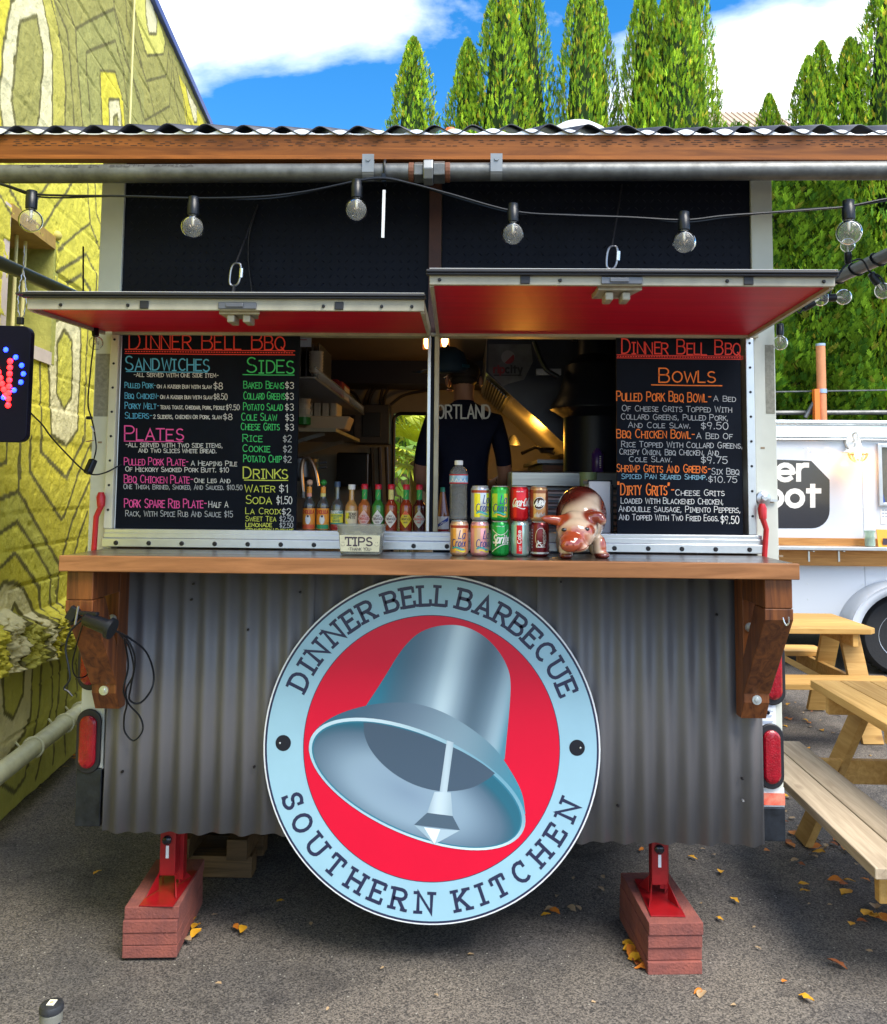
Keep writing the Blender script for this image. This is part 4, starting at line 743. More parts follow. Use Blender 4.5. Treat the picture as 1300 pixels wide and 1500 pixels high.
# two overlapping corrugated sheets; pitch from the visible crests
def sheet(y0,y1,zt,dz,ph,amp,m_,nm,th=.001):
    mb=MB(); n=700; x0,x1=-3.3,3.7; vs=[]
    for i in range(n+1):
        x=x0+(x1-x0)*i/n; t=2*PI*x/.1325+ph; z=zt+amp*(math.sin(t)+.10*math.sin(2*t))+.004*math.sin(x*5)
        vs+=[(x,y0+.004*math.sin(x*9),z),(x,y1,z+dz)]
    mb.add(vs,[(2*i,2*i+2,2*i+3,2*i+1) for i in range(n)]); o=P(nm,mb,m_,cn,smooth=True,ang=80); m2=o.modifiers.new('t','SOLIDIFY'); m2.thickness=th; return o
sheet(-.352,.45,bz1+.015,.328,.9,.0155,shd,'roof_sheet',.0035)
mb=MB(); n=900; vs=[]
for i in range(n+1):
    x=-3.3+7.0*i/n; t=2*PI*x/.1325+.9; vs+=[(x,-.346,bz1-.001),(x,-.345,bz1+.0085-.0095*math.sin(t)+.003*math.sin(x*7))]
mb.add(vs,[(2*i,2*i+2,2*i+3,2*i+1) for i in range(n)]); P('edge_flashing',mb,mat('white_flashing',(.80,.83,.86),.35,.2),cn).modifiers.new('t','SOLIDIFY').thickness=.0015
mb=MB(); mb.box(-3.25,3.65,-.3435,-.30,bz1+.0002,bz1+.002); P('flashing_foot',mb,mat('white_flashing',(0,0,0)),cn)

pz=float(at(650,256,-.36)[2]); pzl=float(at(0,255,-.36)[2]); pzr=float(at(1300,250,-.36)[2])
galv=mat('galvanised',(.19,.195,.19),.5,.7,var=.45,vs=16,bump=.25,bs=40)
xs0,xs1=float(at(0,255,-.36)[0]),float(at(1300,250,-.36)[0]); zx=lambda x: pzl+(pzr-pzl)*(x-xs0)/(xs1-xs0)
mb=MB(); mb.tube([(x,-.36,zx(x)) for x in(-3,-1,float(at(606,255,-.36)[0]))],.0315,24); P('pipe_rail',mb,galv,cn,smooth=True)
mb=MB(); mb.tube([(x,-.36,zx(x)+.001) for x in(float(at(656,255,-.36)[0]),1,3.4)],.0315,24); P('pipe_rail',mb,galv,cn,smooth=True)
def hexr(pxa,pxb,r,m_,nm,n=6):
    x0,x1=float(at(pxa,255,-.36)[0]),float(at(pxb,255,-.36)[0]); mb=MB(); mb.tube([(x0,-.36,zx(x0)),(x1,-.36,zx(x1))],r,n); return P(nm,mb,m_,cn,bev=.003)
hexr(599,607,.034,mat('rust_ring',(.13,.045,.02),.7),'rust_collar',18); hexr(607,621,.037,galv,'pipe_union'); hexr(621,635,.046,mat('galv_light',(.28,.29,.29),.45,.7,var=.2),'union_nut',8); hexr(635,652,.040,galv,'pipe_union'); hexr(652,660,.034,mat('rust_ring',(0,0,0)),'rust_collar',18)
for x_ in(541,727):
    X=float(at(x_,250,-.36)[0]); z=zx(X); mb=MB(); pr=[(-.36+.034*math.cos(t),z+.034*math.sin(t)) for t in np.linspace(-PI*.62,-PI*1.42,12)]
    mb.box(X-.020,X+.020,-.397,-.3945,z-.01,z+.052); mb.tube([(X,-.396,z+.034),(X,-.401,z+.034)],.008,10)
    n=len(pr); vs=[]
    for xx in(-.02,.02):
        for r_ in(1,1.07): vs+=[(X+xx,-.36+(p[0]+.36)*r_*1.02,z+(p[1]-z)*r_*1.02) for p in pr]
    mb.add(vs,[(n+i,n+i+1,3*n+i+1,3*n+i) for i in range(n-1)])
    P('pipe_clamp',mb,mat('galv_light',(0,0,0)),cn)
# stamped mill marking on the pipe
def pf(u,v,d): t=v/.0315; return (u,-.36-(.0317+d)*math.cos(t),zx(u)+(.0317+d)*math.sin(t))
mb=MB(); text(mb,'TOR  MADE  IN  SOUTH  AFRICA',pf,float(at(28,245,-.39)[0]),.014,.011,.0028,width=.60)
P('stamped_marking',mb,mat('stencil',(.05,.05,.05),.7),cn)
# side rails (dark pipes running back past the trailer)
dp=mat('dark_pipe',(.05,.052,.06),.35,.5,var=.3)
pL=[(-1.62,-2.3,2.50),ax(0,385,-1.6),ax(125,440,-1.6),]; d_=(np.array(pL[2])-np.array(pL[1])); pL=[np.array(pL[1])-d_*2.5,pL[2]+d_*4]
mb=MB(); mb.tube(pL,.026,18); P('side_rail',mb,dp,cn,smooth=True)
a,b=ax(1300,374,1.72),ax(1222,409,1.72); pR=[a-(b-a)*2.2,b+(b-a)*5]; mb=MB(); mb.tube(pR,.026,18); rr_=P('side_rail',mb,dp,cn,smooth=True)
for t in(.15,.55,.93):
    c=a+(b-a)*t; mb=MB(); th=np.linspace(0,2*PI,16); mb.tube([c+np.array([.029*math.cos(k),.02*math.sin(k*1),.029*math.sin(k)]) for k in th],.004,6); P('rail_tie',mb,gb,rr_,smooth=True)
# zip tie
z0,z1=at(563,250,-.40),at(561,348,-.40); zt=T('cable_tie','white tailed cable tie holding the festoon lights to the pipe rail','cable tie',z0)
mb=MB(); mb.bar(at(563,278,-.41),z1,.010,.0018,up=(0,1,0)); P('tie_tail',mb,mat('nylon',(.75,.76,.78),.4),zt)
mb=MB(); mb.tube([(z0[0]+0,-.36-.040*math.cos(t),zx(z0[0])+.042*math.sin(t)) for t in np.linspace(-2.2,2.2,16)],.0045,6); mb.box(z0[0]-.007,z0[0]+.007,-.415,-.40,zx(z0[0])-.05,zx(z0[0])-.022); P('tie_loop',mb,gb,zt,smooth=True)
# ================================================================ FESTOON LIGHTS
YF=-.42
fc=T('festoon_cable','black festoon cable sagging below the pipe rail across the photo','light cable',at(0,268,YF))
pts=[(-60,262),(0,269),(47,283),(90,286),(180,287),(284,290),(380,288),(450,280),(523,265),(562,261),(600,268),(660,284),(752,309),(830,315),(920,318),(1002,322),(1060,316),(1130,311),(1200,306),(1243,302),(1300,291),(1380,280)]
mb=MB(); mb.tube(catmull([at(x,y,YF) for x,y in pts],6),.0038,7); P('cable',mb,gb,fc,smooth=True)
mb=MB(); mb.tube(catmull([at(x,y+2.5*math.sin(x*.02)+1,YF+.004) for x,y in pts],6),.003,6); P('cable_strand',mb,gb,fc,smooth=True)
glass=bpy.data.materials.new('bulb_glass'); glass.use_nodes=True; _t=glass.node_tree; _t.nodes.clear()
_o=_t.nodes.new('ShaderNodeOutputMaterial'); _m=_t.nodes.new('ShaderNodeMixShader'); _tr=_t.nodes.new('ShaderNodeBsdfTransparent'); _g=_t.nodes.new('ShaderNodeBsdfGlossy'); _g.inputs['Roughness'].default_value=.03; _tr.inputs[0].default_value=(.93,.93,.91,1); _g.inputs['Color'].default_value=(.95,.95,.95,1)
_lw=_t.nodes.new('ShaderNodeLayerWeight'); _lw.inputs[0].default_value=.13; _t.links.new(_lw.outputs['Fresnel'],_m.inputs[0]); _df=_t.nodes.new('ShaderNodeBsdfDiffuse'); _df.inputs[0].default_value=(.85,.85,.82,1); _m2=_t.nodes.new('ShaderNodeMixShader'); _m2.inputs[0].default_value=.10; _t.links.new(_tr.outputs[0],_m2.inputs[1]); _t.links.new(_df.outputs[0],_m2.inputs[2]); _t.links.new(_m2.outputs[0],_m.inputs[1]); _t.links.new(_g.outputs[0],_m.inputs[2]); _t.links.new(_m.outputs[0],_o.inputs[0])
fil=mat('filament_mount',(.72,.68,.6),.3,.6)
def bulb(rg,label,loc,axis=(0,0,-1),group='clear globe bulbs on the festoon cables'):
    t=T('globe_bulb',label,'light bulb',loc,group); k=rg/.039; ax_=Vector(axis).normalized(); q=Vector((0,0,-1)).rotation_difference(ax_)
    def add(nm,prof,m_,par,n=24):
        mb=MB(); mb.lathe(prof,n=n); mb.v=[tuple(q@Vector(v)) for v in mb.v]; return P(nm,mb,m_,par,smooth=True,local=True,ang=50)
    s=add('socket',[(.014*k,.0),(.0175*k,-.002),(.0175*k,-.02*k),(.0195*k,-.022*k),(.019*k,-.062*k),(.015*k,-.064*k)],gb,t,18)
    r=rg; z0=-.068*k-r*.93; pr=[(.013*k,-.060*k)]+[(r*math.sin(a),z0+r*math.cos(a)) for a in np.linspace(.38,PI-.02,16)]
    mb=MB(); g=add('globe',pr,glass,t,28)
    add('glass_stem',[(.006*k,-.062*k),(.005*k,z0+.012*k),(.002*k,z0+.004*k)],fil,g,8)
    mb=MB(); mb.tube([q@Vector((r*.36*math.cos(a),r*.36*math.sin(a),z0+.006*math.sin(5*a))) for a in np.linspace(0,5.6,22)],.0011,5); P('filament',mb,mat('filament',(.25,.2,.15),.4,.8),g,local=True)
    return t
for x,y,lab in((47,283,'clear globe bulb in front of the barred window of the yellow wall'),(284,292,'clear globe bulb second from the left, in front of the black chequer plate'),(523,267,'clear globe bulb just left of the white cable tie'),
    (752,302,'clear globe bulb right of the red-brown upper mullion'),(1002,314,'clear globe bulb above the right end of the right window flap'),(1243,297,'clear globe bulb in front of the hedge at the right end of the cable')):
    bulb(.039*(1.05 if x in(1243,) else 1),lab,at(x,y-4,YF))
# small bulbs wound along the right rail
for x,y,r,axs,lab in((1243,386,.026,(-.0,0,1),'small clear bulb standing upright on the right side rail'),(1276,400,.030,(.55,.1,-.75),'small clear bulb hanging off the right side rail at the photo edge'),(1207,437,.029,(1,.1,.1),'small clear bulb pointing right below the corner of the right flap'),
    (1177,452,.029,(.75,0,.45),'small clear bulb second below the corner of the right flap'),(1143,474,.027,(0,0,-1),'lowest small clear bulb hanging by the right trailer post')):
    bulb(r,lab,at(x,y,-.05),axs,'small clear bulbs around the right side rail')
cable2=T('rail_cable','black light cable looped under the right window flap corner','light cable',at(1200,440,-.05))
for q in([(1222,412),(1215,432),(1205,440),(1190,436),(1180,448),(1170,458),(1165,440),(1155,455),(1144,470)],[(1300,425),(1290,405),(1275,398),(1262,380),(1240,388),(1226,408)]):
    cable('cable',q,.0035,gb,cable2,Y=-.05)
# ================================================================ OPEN SIGN
o0=at(40,560,-.42); os_=T('led_sign','black led window sign with red and blue dots hanging by chains at the left','led sign',o0)
ang=.0; OX1=float(at(44,560,-.42)[0]); OZ1=float(at(30,478,-.42)[2]); OZ0=float(at(30,648,-.42)[2]); OX0=OX1-.66; tilt=.10
def of(u,v,d): return (OX0+u, -.42-d-(.66-u)*tilt, OZ0+v)
HH=OZ1-OZ0; r_=.028
rc=[]
for cx_,cz_,a0 in((.66-r_,HH-r_,0),(r_,HH-r_,90),(r_,r_,180),(.66-r_,r_,270)): rc+=[(cx_+r_*math.cos(rad(a0+i*15)),cz_+r_*math.sin(rad(a0+i*15))) for i in range(7)]
mb=MB(); mb.prism(rc,of,-.02,.008); ob=P('sign_case',mb,mat('led_case',(.004,.004,.012),.35,spec=.1),os_,bev=.003)
redl=mat('led_red',(.9,.02,.01),.3,emit=(1,.008,.01),es=6); bluel=mat('led_blue',(.05,.1,.9),.3,emit=(.005,.02,1),es=8); led_c=mat('led_core',(1,.9,.9),.3,emit=(1,.75,.7),es=4)
def leds(pts,r): 
    mb=MB()
    for u,v in pts: c=of(u,v,.009); mb.ball(c,r,8,6,(1,.7,1))
    return mb
dots=[]
font5={'O':[(0,k) for k in range(1,7)]+[(3,k) for k in range(1,7)]+[(1,0),(2,0),(1,7),(2,7)],'P':[(0,k) for k in range(8)]+[(1,7),(2,7),(3,6),(3,5),(1,4),(2,4)],'E':[(0,k) for k in range(8)]+[(1,7),(2,7),(3,7),(1,4),(2,4),(1,0),(2,0),(3,0)],'N':[(0,k) for k in range(8)]+[(3.9,k) for k in range(8)]+[(.7,6.1),(1.2,5.2),(1.7,4.3),(2.2,3.4),(2.7,2.5),(3.2,1.6)]}
vb=float(at(20,594,-.42)[2])-OZ0; vt=float(at(20,530,-.42)[2])-OZ0; step=(vt-vb)/7
for i,ch in enumerate('OPEN'):
    ux=.66-.062-3.9*.0165-(3-i)*.125 ; dots+=[(ux+(3.9-3.9*.8+a_*.8)*.0165,vb+b_*step) for a_,b_ in font5[ch]]
dots2=[(u+.006,v+.002) for u,v in dots]
P('red_leds',leds(dots,.0098),redl,ob,kind='stuff')
bl=[(.33+.312*math.cos(t),float(at(20,548,-.42)[2])-OZ0+.135*math.sin(t)) for t in np.linspace(0,2*PI,31)[:-1]]
P('blue_leds',leds(bl,.0085),bluel,ob,kind='stuff')
topc=at(8,384,-.33)
for k,ux in enumerate((.62,.10)):
    b0=np.array(of(ux,HH+.008,.0)); sp_=np.array([b0[0],-.42-(.66-ux)*tilt,2.49])
    for dxx in(-.014,.014):
        mb=MB(); n=13
        for i in range(n):
            t=i/n; p=b0+(sp_-b0)*t+np.array([dxx*math.sin(PI*min(1,t*1.4+.05)),0,0]); q_=b0+(sp_-b0)*((i+1.2)/n)+np.array([dxx*math.sin(PI*min(1,(t+1/n)*1.4+.05)),0,0])
            mb.tube([p,(p+q_)/2+np.array([.004 if i%2 else 0,.004 if not i%2 else 0,0]),q_],.0022,5); 
        P('hanging_chain',mb,mat('steel',(0,0,0)),os_,smooth=True)
    mb=MB(); mb.box(b0[0]-.01,b0[0]+.01,b0[1]-.008,b0[1]+.008,b0[2]-.002,b0[2]+.022); P('hanger_lug',mb,gb,os_,bev=.002)
pc=T('sign_power_lead','thin dark power lead with inline plug drooping from the led sign to the trailer','power lead',at(135,685,-.2))
cable('lead',[(40,600,-.40),(52,612,-.36),(62,622,-.33),(75,640,-.3),(95,662,-.25),(118,685,-.2),(135,695,-.15),(155,692,-.06),(178,680,-.035)],.0028,gb,pc)
cable('lead',[(138,478,-.10),(137,505,-.15),(133,540,-.15),(129,590,-.16),(134,612,-.16),(138,630,-.16),(141,655,-.16),(138,672,-.16)],.0028,gb,pc)
mb=MB(); mb.bar(at(137,673,-.17),at(128,694,-.19),.028,.024); P('inline_plug',mb,gb,pc,bev=.006)
mb=MB(); mb.bar(at(127,612,-.16),at(135,612,-.16),.018,.012); P('cable_clip',mb,gb,pc,bev=.003)
mb=MB(); mb.bar(at(127,647,-.165),at(136,645,-.165),.02,.002); P('lead_tag',mb,mat('tag_tan',(.45,.24,.12),.6),pc)
mb=MB(); mb.bar(at(134,624,-.165),at(138,632,-.165),.012,.002); P('lead_tag',mb,mat('nylon',(0,0,0)),pc)
bulb(.026,'small clear bulb beside the left trailer post under the left flap',at(139,476,-.12),(.15,-.1,-1),None)
# ================================================================ CHALK MENUS
YBD=-.010
def chalkfn(slope,x0): return lambda u,v,d: at(u,-v+slope*(u-x0),YBD-.0008-d)
chalk={n:mat('chalk_'+n,c,.8) for n,c in dict(red=(.90,.07,.05),blue=(.12,.50,.80),white=(.72,.72,.70),pink=(.85,.10,.38),green=(.06,.62,.17),yellow=(.62,.68,.10),orange=(.95,.22,.03),grey=(.46,.48,.50),blue2=(.25,.48,.62)).items()}
slate=mat('chalkboard',(.005,.008,.016),.7,var=.4,vs=5,spec=.12)
def menu(x0,x1,ytop,ybot,label,slope,items,lines):
    a=at(x0,ytop,YBD); b=at(x1,ybot,YBD)
    t=T('menu_board',label,'menu board',(float(a[0]+b[0])/2,YBD,float(b[2])))
    mb=MB(); mb.box(a[0],b[0],YBD,YBD+.012,b[2],a[2]); bd=P('board',mb,slate,t,bev=.001)
    fn=chalkfn(slope,x0); groups={}
    for it in items:
        col,s,xa,xb,base,h=it[:6]; mb=MB()
        w=max(.85,min(1.9,h*.10)); 
        text(mb,s,fn,xa,-base+slope*(0),h,w,width=xb-xa,jit=.03,smallcaps=.80 if h>6.5 else .9); P('chalk_text',mb,chalk[col],bd)
    for col,xa,xb,y,w_ in lines:
        mb=groups.setdefault(col,MB())
        if w_=='dots':
            x=xa
            while x<xb: ribbon(mb,[(x,-y),(x+1.6,-y)],1.5,fn,.0001); x+=3.8
        else: ribbon(mb,[(xa,-y),((xa+xb)/2,-y-.3),(xb,-y)],w_,fn,.0002)
    for col,mb in groups.items(): P('chalk_underline',mb,chalk[col],bd)
Wt='white'
itL=[('red','DINNER BELL BBQ',190,417,510.5,25),('blue','SANDWICHES',184,306,542,21),(Wt,'-ALL SERVED WITH ONE SIDE ITEM-',196,320,551.5,6),
('blue','PULLED PORK-',183,228,568,8.5),(Wt,'ON A KAISER BUN WITH SLAW',230,310,568,5.2),(Wt,'$8',313,326,569,10),
('blue','BBQ CHICKEN-',183,233,583.5,8.5),(Wt,'ON A KAISER BUN WITH SLAW',235,311,583.5,5.2),(Wt,'$8.50',313,333,584,8.5),
('blue','PORKY MELT-',183,233,598.5,9),(Wt,'TEXAS TOAST, CHEDDAR, PORK, PICKLE',235,329,598.5,5.4),(Wt,'$9.50',331,351,599,8),
('blue','SLIDERS-',183,223,612.5,9),(Wt,'2 SLIDERS, CHICKEN OR PORK, SLAW',225,325,612.5,5.6),(Wt,'$8',327,340,613.5,9),
('pink','PLATES',183,267,644,21),(Wt,'-ALL SERVED WITH TWO SIDE ITEMS,',184,326,654.5,6.4),(Wt,'AND TWO SLICES WHITE BREAD.',203,317,662.5,6),
('pink','PULLED PORK PLATE-',182,276,681,11),(Wt,'A HEAPING PILE',280,347,681,7.2),(Wt,'OF HICKORY SMOKED PORK BUTT. $10',184,335,690.5,7),
('pink','BBQ CHICKEN PLATE-',182,283,707,11.5),(Wt,'ONE LEG AND',285,337,706,6.8),('grey','ONE THIGH, BRINED, SMOKED, AND SAUCED. $10.50',181,355,716,7),
('pink','PORK SPARE RIB PLATE-',182,303,743,13),(Wt,'HALF A',306,334,742,9),('grey','RACK, WITH SPICE RUB AND SAUCE $15',184,341,756,8.5),
('green','SIDES',362,430,544,22),('yellow','DRINKS',357,421,699,16.5),
('yellow','WATER',359,402,719,11),(Wt,'$1',409,422,719,11),('yellow','SODA',360,397,736,12),(Wt,'$1.50',405,428,736,11),('yellow','LA CROIX',360,411,751,9),(Wt,'$2',413,426,752,9.5),
('yellow','SWEET TEA',360,404,761.5,7.5),('grey','$2.50',410,430,762,8),('yellow','LEMONADE',360,398,770,6),('grey','$2.50',410,429,771,7),('yellow','STRAWBERRY LEMONADE',360,430,778,5.8)]
for s,x0,x1,y,pr in(('BAKED BEANS',357,416,567,3),('COLLARD GREENS',357,417,583,3),('POTATO SALAD',357,414,599,3),('COLE SLAW',354,405,614,3),('CHEESE GRITS',353,409,628,3),('RICE',356,384,645,2),('COOKIE',356,395,660,2),('POTATO CHIP',357,412,675,2)):
    itL.append(('green',s,x0,x1,y,10.5)); itL.append((Wt if pr==3 else 'grey','$%d'%pr,418 if pr==3 else 415,430 if pr==3 else 427,y,9.5))
menu(178,433,480,791,'left chalkboard menu of sandwiches, plates, sides and drinks',.009,itL,[('red',183,432,511.5,1.3),('red',184,431,514.5,'dots'),('red',183,432,517.5,1.3),('blue',185,304,544,1.2),('pink',182,268,646,1.2),('green',356,431,547,1.3),('yellow',358,422,701.5,1.3)])
itR=[('red','DINNER BELL BBQ',911,1085,517.5,21),('orange','BOWLS',966,1047,558.5,20),
('orange','PULLED PORK BBQ BOWL-',904,1042,587,14),('grey','A BED',1046,1078,586,8),('grey','OF CHEESE GRITS TOPPED WITH',912,1072,602,8.5),('grey','COLLARD GREENS, PULLED PORK,',910,1067,614,8.5),('grey','AND COLE SLAW.',921,1012,626,8),('grey','$9.50',1027,1067,627,10),
('orange','BBQ CHICKEN BOWL-',904,1018,641,12.5),('grey','A BED OF',1021,1073,641,8.5),('grey','RICE TOPPED WITH COLLARD GREENS,',911,1088,654.5,8.5),('grey','CRISPY ONION, BBQ CHICKEN, AND',908,1053,665.5,8.5),('grey','COLE SLAW.',922,985,676,8),('grey','$9.75',1027,1066,677,10),
('orange','SHRIMP GRITS AND GREENS-',904,1041,691,11.5),('grey','SIX BBQ',1043,1083,693,9),('blue2','SPICED PAN SEARED SHRIMP.',911,1036,701,7.5),('grey','$10.75',1038,1080,705,9),
('orange','"DIRTY GRITS"-',905,988,724.5,16),(Wt,'CHEESE GRITS',990,1061,724.5,8.5),(Wt,'LOADED WITH BLACKENED CHICKEN,',910,1060,737,8.5),(Wt,'ANDOUILLE SAUSAGE, PIMENTO PEPPERS,',907,1085,749,8.5),(Wt,'AND TOPPED WITH TWO FRIED EGGS.',907,1053,761.5,8.5),(Wt,'$9.50',1056,1083,765,11)]
menu(903,1090,482,797,'right chalkboard menu of bowls',.012,itR,[('red',904,1089,519.5,1.1),('red',905,1088,521.8,'dots'),('red',904,1089,524,1.1),('orange',955,1058,563,1.6)])
# inner ledge carrying the bottles
mb=MB(); mb.box(-1.1,1.1,.0305,.33,1.50,1.522); P('inner_ledge',mb,alu,tr)
# ================================================================ BOTTLES
clear=mat('clear_glass',(.75,.80,.80),.06,trans=.9,ior=1.3)
def wrapfn(cx,cy,cz,r,a0=0):
    # wraps a print round a cylinder, centre facing the counter front
    return lambda u,v,d: (cx+(r+d)*math.sin(u/r+a0), cy-(r+d)*math.cos(u/r+a0), cz+v)
def patch(mb,fn,u0,u1,v0,v1,d=.0003,n=10): 
    vs=[]; 
    for i in range(n+1):
        u=u0+(u1-u0)*i/n; vs+=[fn(u,v0,d),fn(u,v1,d)]
    mb.add(vs,[(2*i,2*i+2,2*i+3,2*i+1) for i in range(n)])
def shapewrap(mb,poly,fn,d,n=10):
    # convex polygon in u,v cut in vertical strips
    us=[p[0] for p in poly]; u0,u1=min(us),max(us); vs=[]
    def span(u):
        ys=[]
        for (a,b),(c,e) in zip(poly,poly[1:]+poly[:1]):
            if min(a,c)-1e-9<=u<=max(a,c)+1e-9 and abs(a-c)>1e-12: ys.append(b+(e-b)*(u-a)/(c-a))
        return (min(ys),max(ys))
    for i in range(n+1):
        u=u0+(u1-u0)*(i/n)*.9998+1e-7; lo_,hi_=span(u); vs+=[fn(u,lo_,d),fn(u,hi_,d)]
    mb.add(vs,[(2*i,2*i+2,2*i+3,2*i+1) for i in range(n)])
LY=.085; LZ=1.5225
def pm(n,c,rough=.35,**k): return mat(n,c,rough,**k)
liq={'red':pm('sauce_red',(.30,.035,.012),.12,coat=.8),'orange':pm('sauce_orange',(.42,.12,.03),.12,coat=.8),'green':pm('sauce_green',(.02,.20,.03),.12,coat=.8),'dark':pm('sauce_dark',(.07,.012,.010),.10,coat=.8),'brown':pm('sauce_brown',(.30,.10,.04),.12,coat=.8),'amber':pm('sauce_amber',(.50,.25,.07),.15,coat=.8),'redlow':pm('sauce_low',(.35,.02,.02),.12,coat=.8),'empty':pm('bottle_grey',(.07,.075,.07),.08,coat=1)}
def bottle(px,lab,kind,H=.172,r=.0215,base=LZ,Y=LY):
    H*=1.04; r*=1.14 if r<.025 else 1.0
    c=at(px,750,Y); cx=float(c[0]); t=T('sauce_bottle',lab,'sauce bottle',(cx,Y,base),'hot sauce bottles along the window sill')
    def lt(nm,prof,m_,n=20): mb=MB(); mb.lathe([(a,base+b) for a,b in prof],(cx,Y,0),n); return P(nm,mb,m_,t,smooth=True,ang=50)
    sh=H*.52; nk=H*.70
    prof=[(r*.9,0),(r,.003),(r,sh)]+[(r+(r*.42-r)*(1-math.cos(PI*k/6))/2,sh+(nk-sh)*k/6) for k in range(1,7)]+[(r*.38,H*.9),(r*.38,H*.92)]
    f=wrapfn(cx,Y,base,r); nf=wrapfn(cx,Y,base,r*.42)
    W_=lambda nm,col: pm(nm,col,.45)
    if kind in('ball_wood','ball_green'):
        H=H; b=lt('bottle_glass',prof,liq['dark'] if kind=='ball_wood' else liq['dark'])
        lt('upper_glass',[(r*1.005,sh*.93),(r*1.01,sh)]+[(a+.0006,z) for a,z in prof[3:9]],liq['empty'])
        col=pm('cap_wood',(.60,.36,.22),.5) if kind=='ball_wood' else pm('cap_green',(.02,.22,.03),.4)
        mb=MB(); mb.ball((cx,Y,base+H*.985),.0128,16,10,(1,1,.95)); P('ball_cap',mb,col,t,smooth=True)
        mb=MB(); patch(mb,f,-r*1.4,r*1.4,.008,.088); lb=P('label',mb,W_('label_orange',(.80,.30,.03)),t,smooth=True)
        mb=MB(); patch(mb,f,-r*1.2,r*1.2,.010,.026,.0006); P('label_band',mb,W_('band_red',(.75,.10,.03)) if kind=='ball_wood' else W_('band_green',(.03,.30,.12)),lb,smooth=True)
        mb=MB(); shapewrap(mb,[(r*.42*math.cos(k),.045+r*.75*math.sin(k)) for k in np.linspace(0,2*PI,14)[:-1]],f,.0007); P('label_figure',mb,W_('label_white',(.75,.73,.68)),lb,smooth=True)
        mb=MB(); mb.ball(f(0,.058,.001),.0042,8,6,(1,.2,1.1)); P('figure_head',mb,W_('hair_dark',(.06,.03,.02)),lb)
        mb=MB(); text(mb,'CHOLULA',f,-r*.98,.068,.0125,.0026,width=r*1.96,sub=.003); P('label_lettering',mb,W_('print_red',(.55,.03,.02)),lb)
        mb=MB(); patch(mb,nf,-.012,.012,H*.70,H*.90,.0004); P('neck_label',mb,W_('label_orange',(0,0,0)) ,t,smooth=True)
        mb=MB(); patch(mb,nf,-.012,.012,H*.70,H*.77,.0007); P('neck_band',mb,W_('band_pink',(.80,.30,.20)) if kind=='ball_wood' else W_('neck_yellow',(.7,.6,.2)),t,smooth=True)
    elif kind=='blue_cap':
        b=lt('bottle_glass',prof,liq['empty']); lt('sauce',[(r*.98,.002),(r*1.004,.003),(r*1.004,.030)],liq['redlow']); lt('cap',[(r*.5,H*.92),(r*.5,H*1.03),(r*.3,H*1.035)],pm('cap_blue',(.02,.05,.12),.4))
        mb=MB(); patch(mb,f,-r*1.4,r*1.4,.033,.068); lb=P('label',mb,W_('label_yellow',(.80,.70,.05)),t,smooth=True)
        mb=MB(); patch(mb,f,-r*1.4,r*1.4,.068,.080,.0004); patch(mb,f,-r*1.4,r*1.4,.028,.034,.0005); P('label_band',mb,W_('label_teal',(.03,.25,.22)),lb,smooth=True)
        mb=MB(); text(mb,"TRAPPEY'S",f,-r*1.05,.069,.010,.002,width=r*2.1,sub=.003,dz=.0001); P('label_lettering',mb,W_('label_white',(0,0,0)),lb)
        mb=MB(); text(mb,"LOUISIANA",f,-r*.9,.058,.006,.0014,width=r*1.8,sub=.003); text(mb,"HOT",f,-r*.45,.048,.007,.0016,width=r*.9,sub=.003); text(mb,"SAUCE",f,-r*.55,.038,.007,.0016,width=r*1.1,sub=.003); P('label_lettering',mb,W_('print_green',(.02,.2,.12)),lb)
    elif kind=='white_cap':
        b=lt('bottle_glass',prof,liq['amber']); lt('cap',[(r*.56,H*.90),(r*.56,H*1.0),(r*.5,H*1.01)],W_('label_white',(0,0,0)))
        mb=MB(); patch(mb,f,-r*1.4,r*1.4,.012,.080); lb=P('label',mb,W_('label_cream',(.72,.60,.38)),t,smooth=True)
        mb=MB(); shapewrap(mb,[(-r*.9,.05),(-r*.9,.012),(r*.3,.012)],f,.0004); patch(mb,f,-r*.9,-r*.2,.05,.072,.0005); P('label_patch',mb,W_('label_yellow',(0,0,0)),lb,smooth=True)
        mb=MB(); text(mb,"TEXAS",f,-r*.3,.062,.010,.002,width=r*1.2,sub=.003); text(mb,"PETE",f,-r*.3,.050,.008,.0018,width=r*1.0,sub=.003); P('label_lettering',mb,W_('hair_dark',(0,0,0)),lb)
    elif kind=='green_wide':
        prof=[(r*.95,0),(r,.003),(r,H*.42)]+[(r+(r*.36-r)*(k/7)**.8,H*.42+(H*.52)*k/7) for k in range(1,8)]
        b=lt('bottle_glass',prof,liq['brown']); lt('cap',[(r*.38,H*.93),(r*.36,H*1.03),(r*.3,H*1.04)],pm('cap_teal',(.02,.22,.13),.4))
        mb=MB(); patch(mb,f,-r*1.3,r*1.3,.014,.062); lb=P('label',mb,W_('label_white',(0,0,0)),t,smooth=True)
        mb=MB(); shapewrap(mb,[(-r*1.0,.016),(-r*1.0,.028),(r*1.0,.060),(r*1.0,.046)],f,.0005); P('label_sash',mb,W_('sash_blue',(.02,.06,.32)),lb,smooth=True)
        mb=MB(); text(mb,"Crystal",f,-r*.8,.034,.010,.0018,width=r*1.6,slant=.3,sub=.003); P('label_lettering',mb,W_('label_white',(0,0,0)),lb)
        lt('sauce_base',[(r*.96,.0),(r*1.003,.003),(r*1.003,.012)],liq['redlow'])
    else:
        lk,dia,nl=kind
        b=lt('bottle_glass',prof,liq[lk]); lt('cap',[(r*.44,H*.885),(r*.53,H*.89),(r*.53,H*.985),(r*.4,H*1.0)],pm('cap_red',(.55,.01,.03),.35))
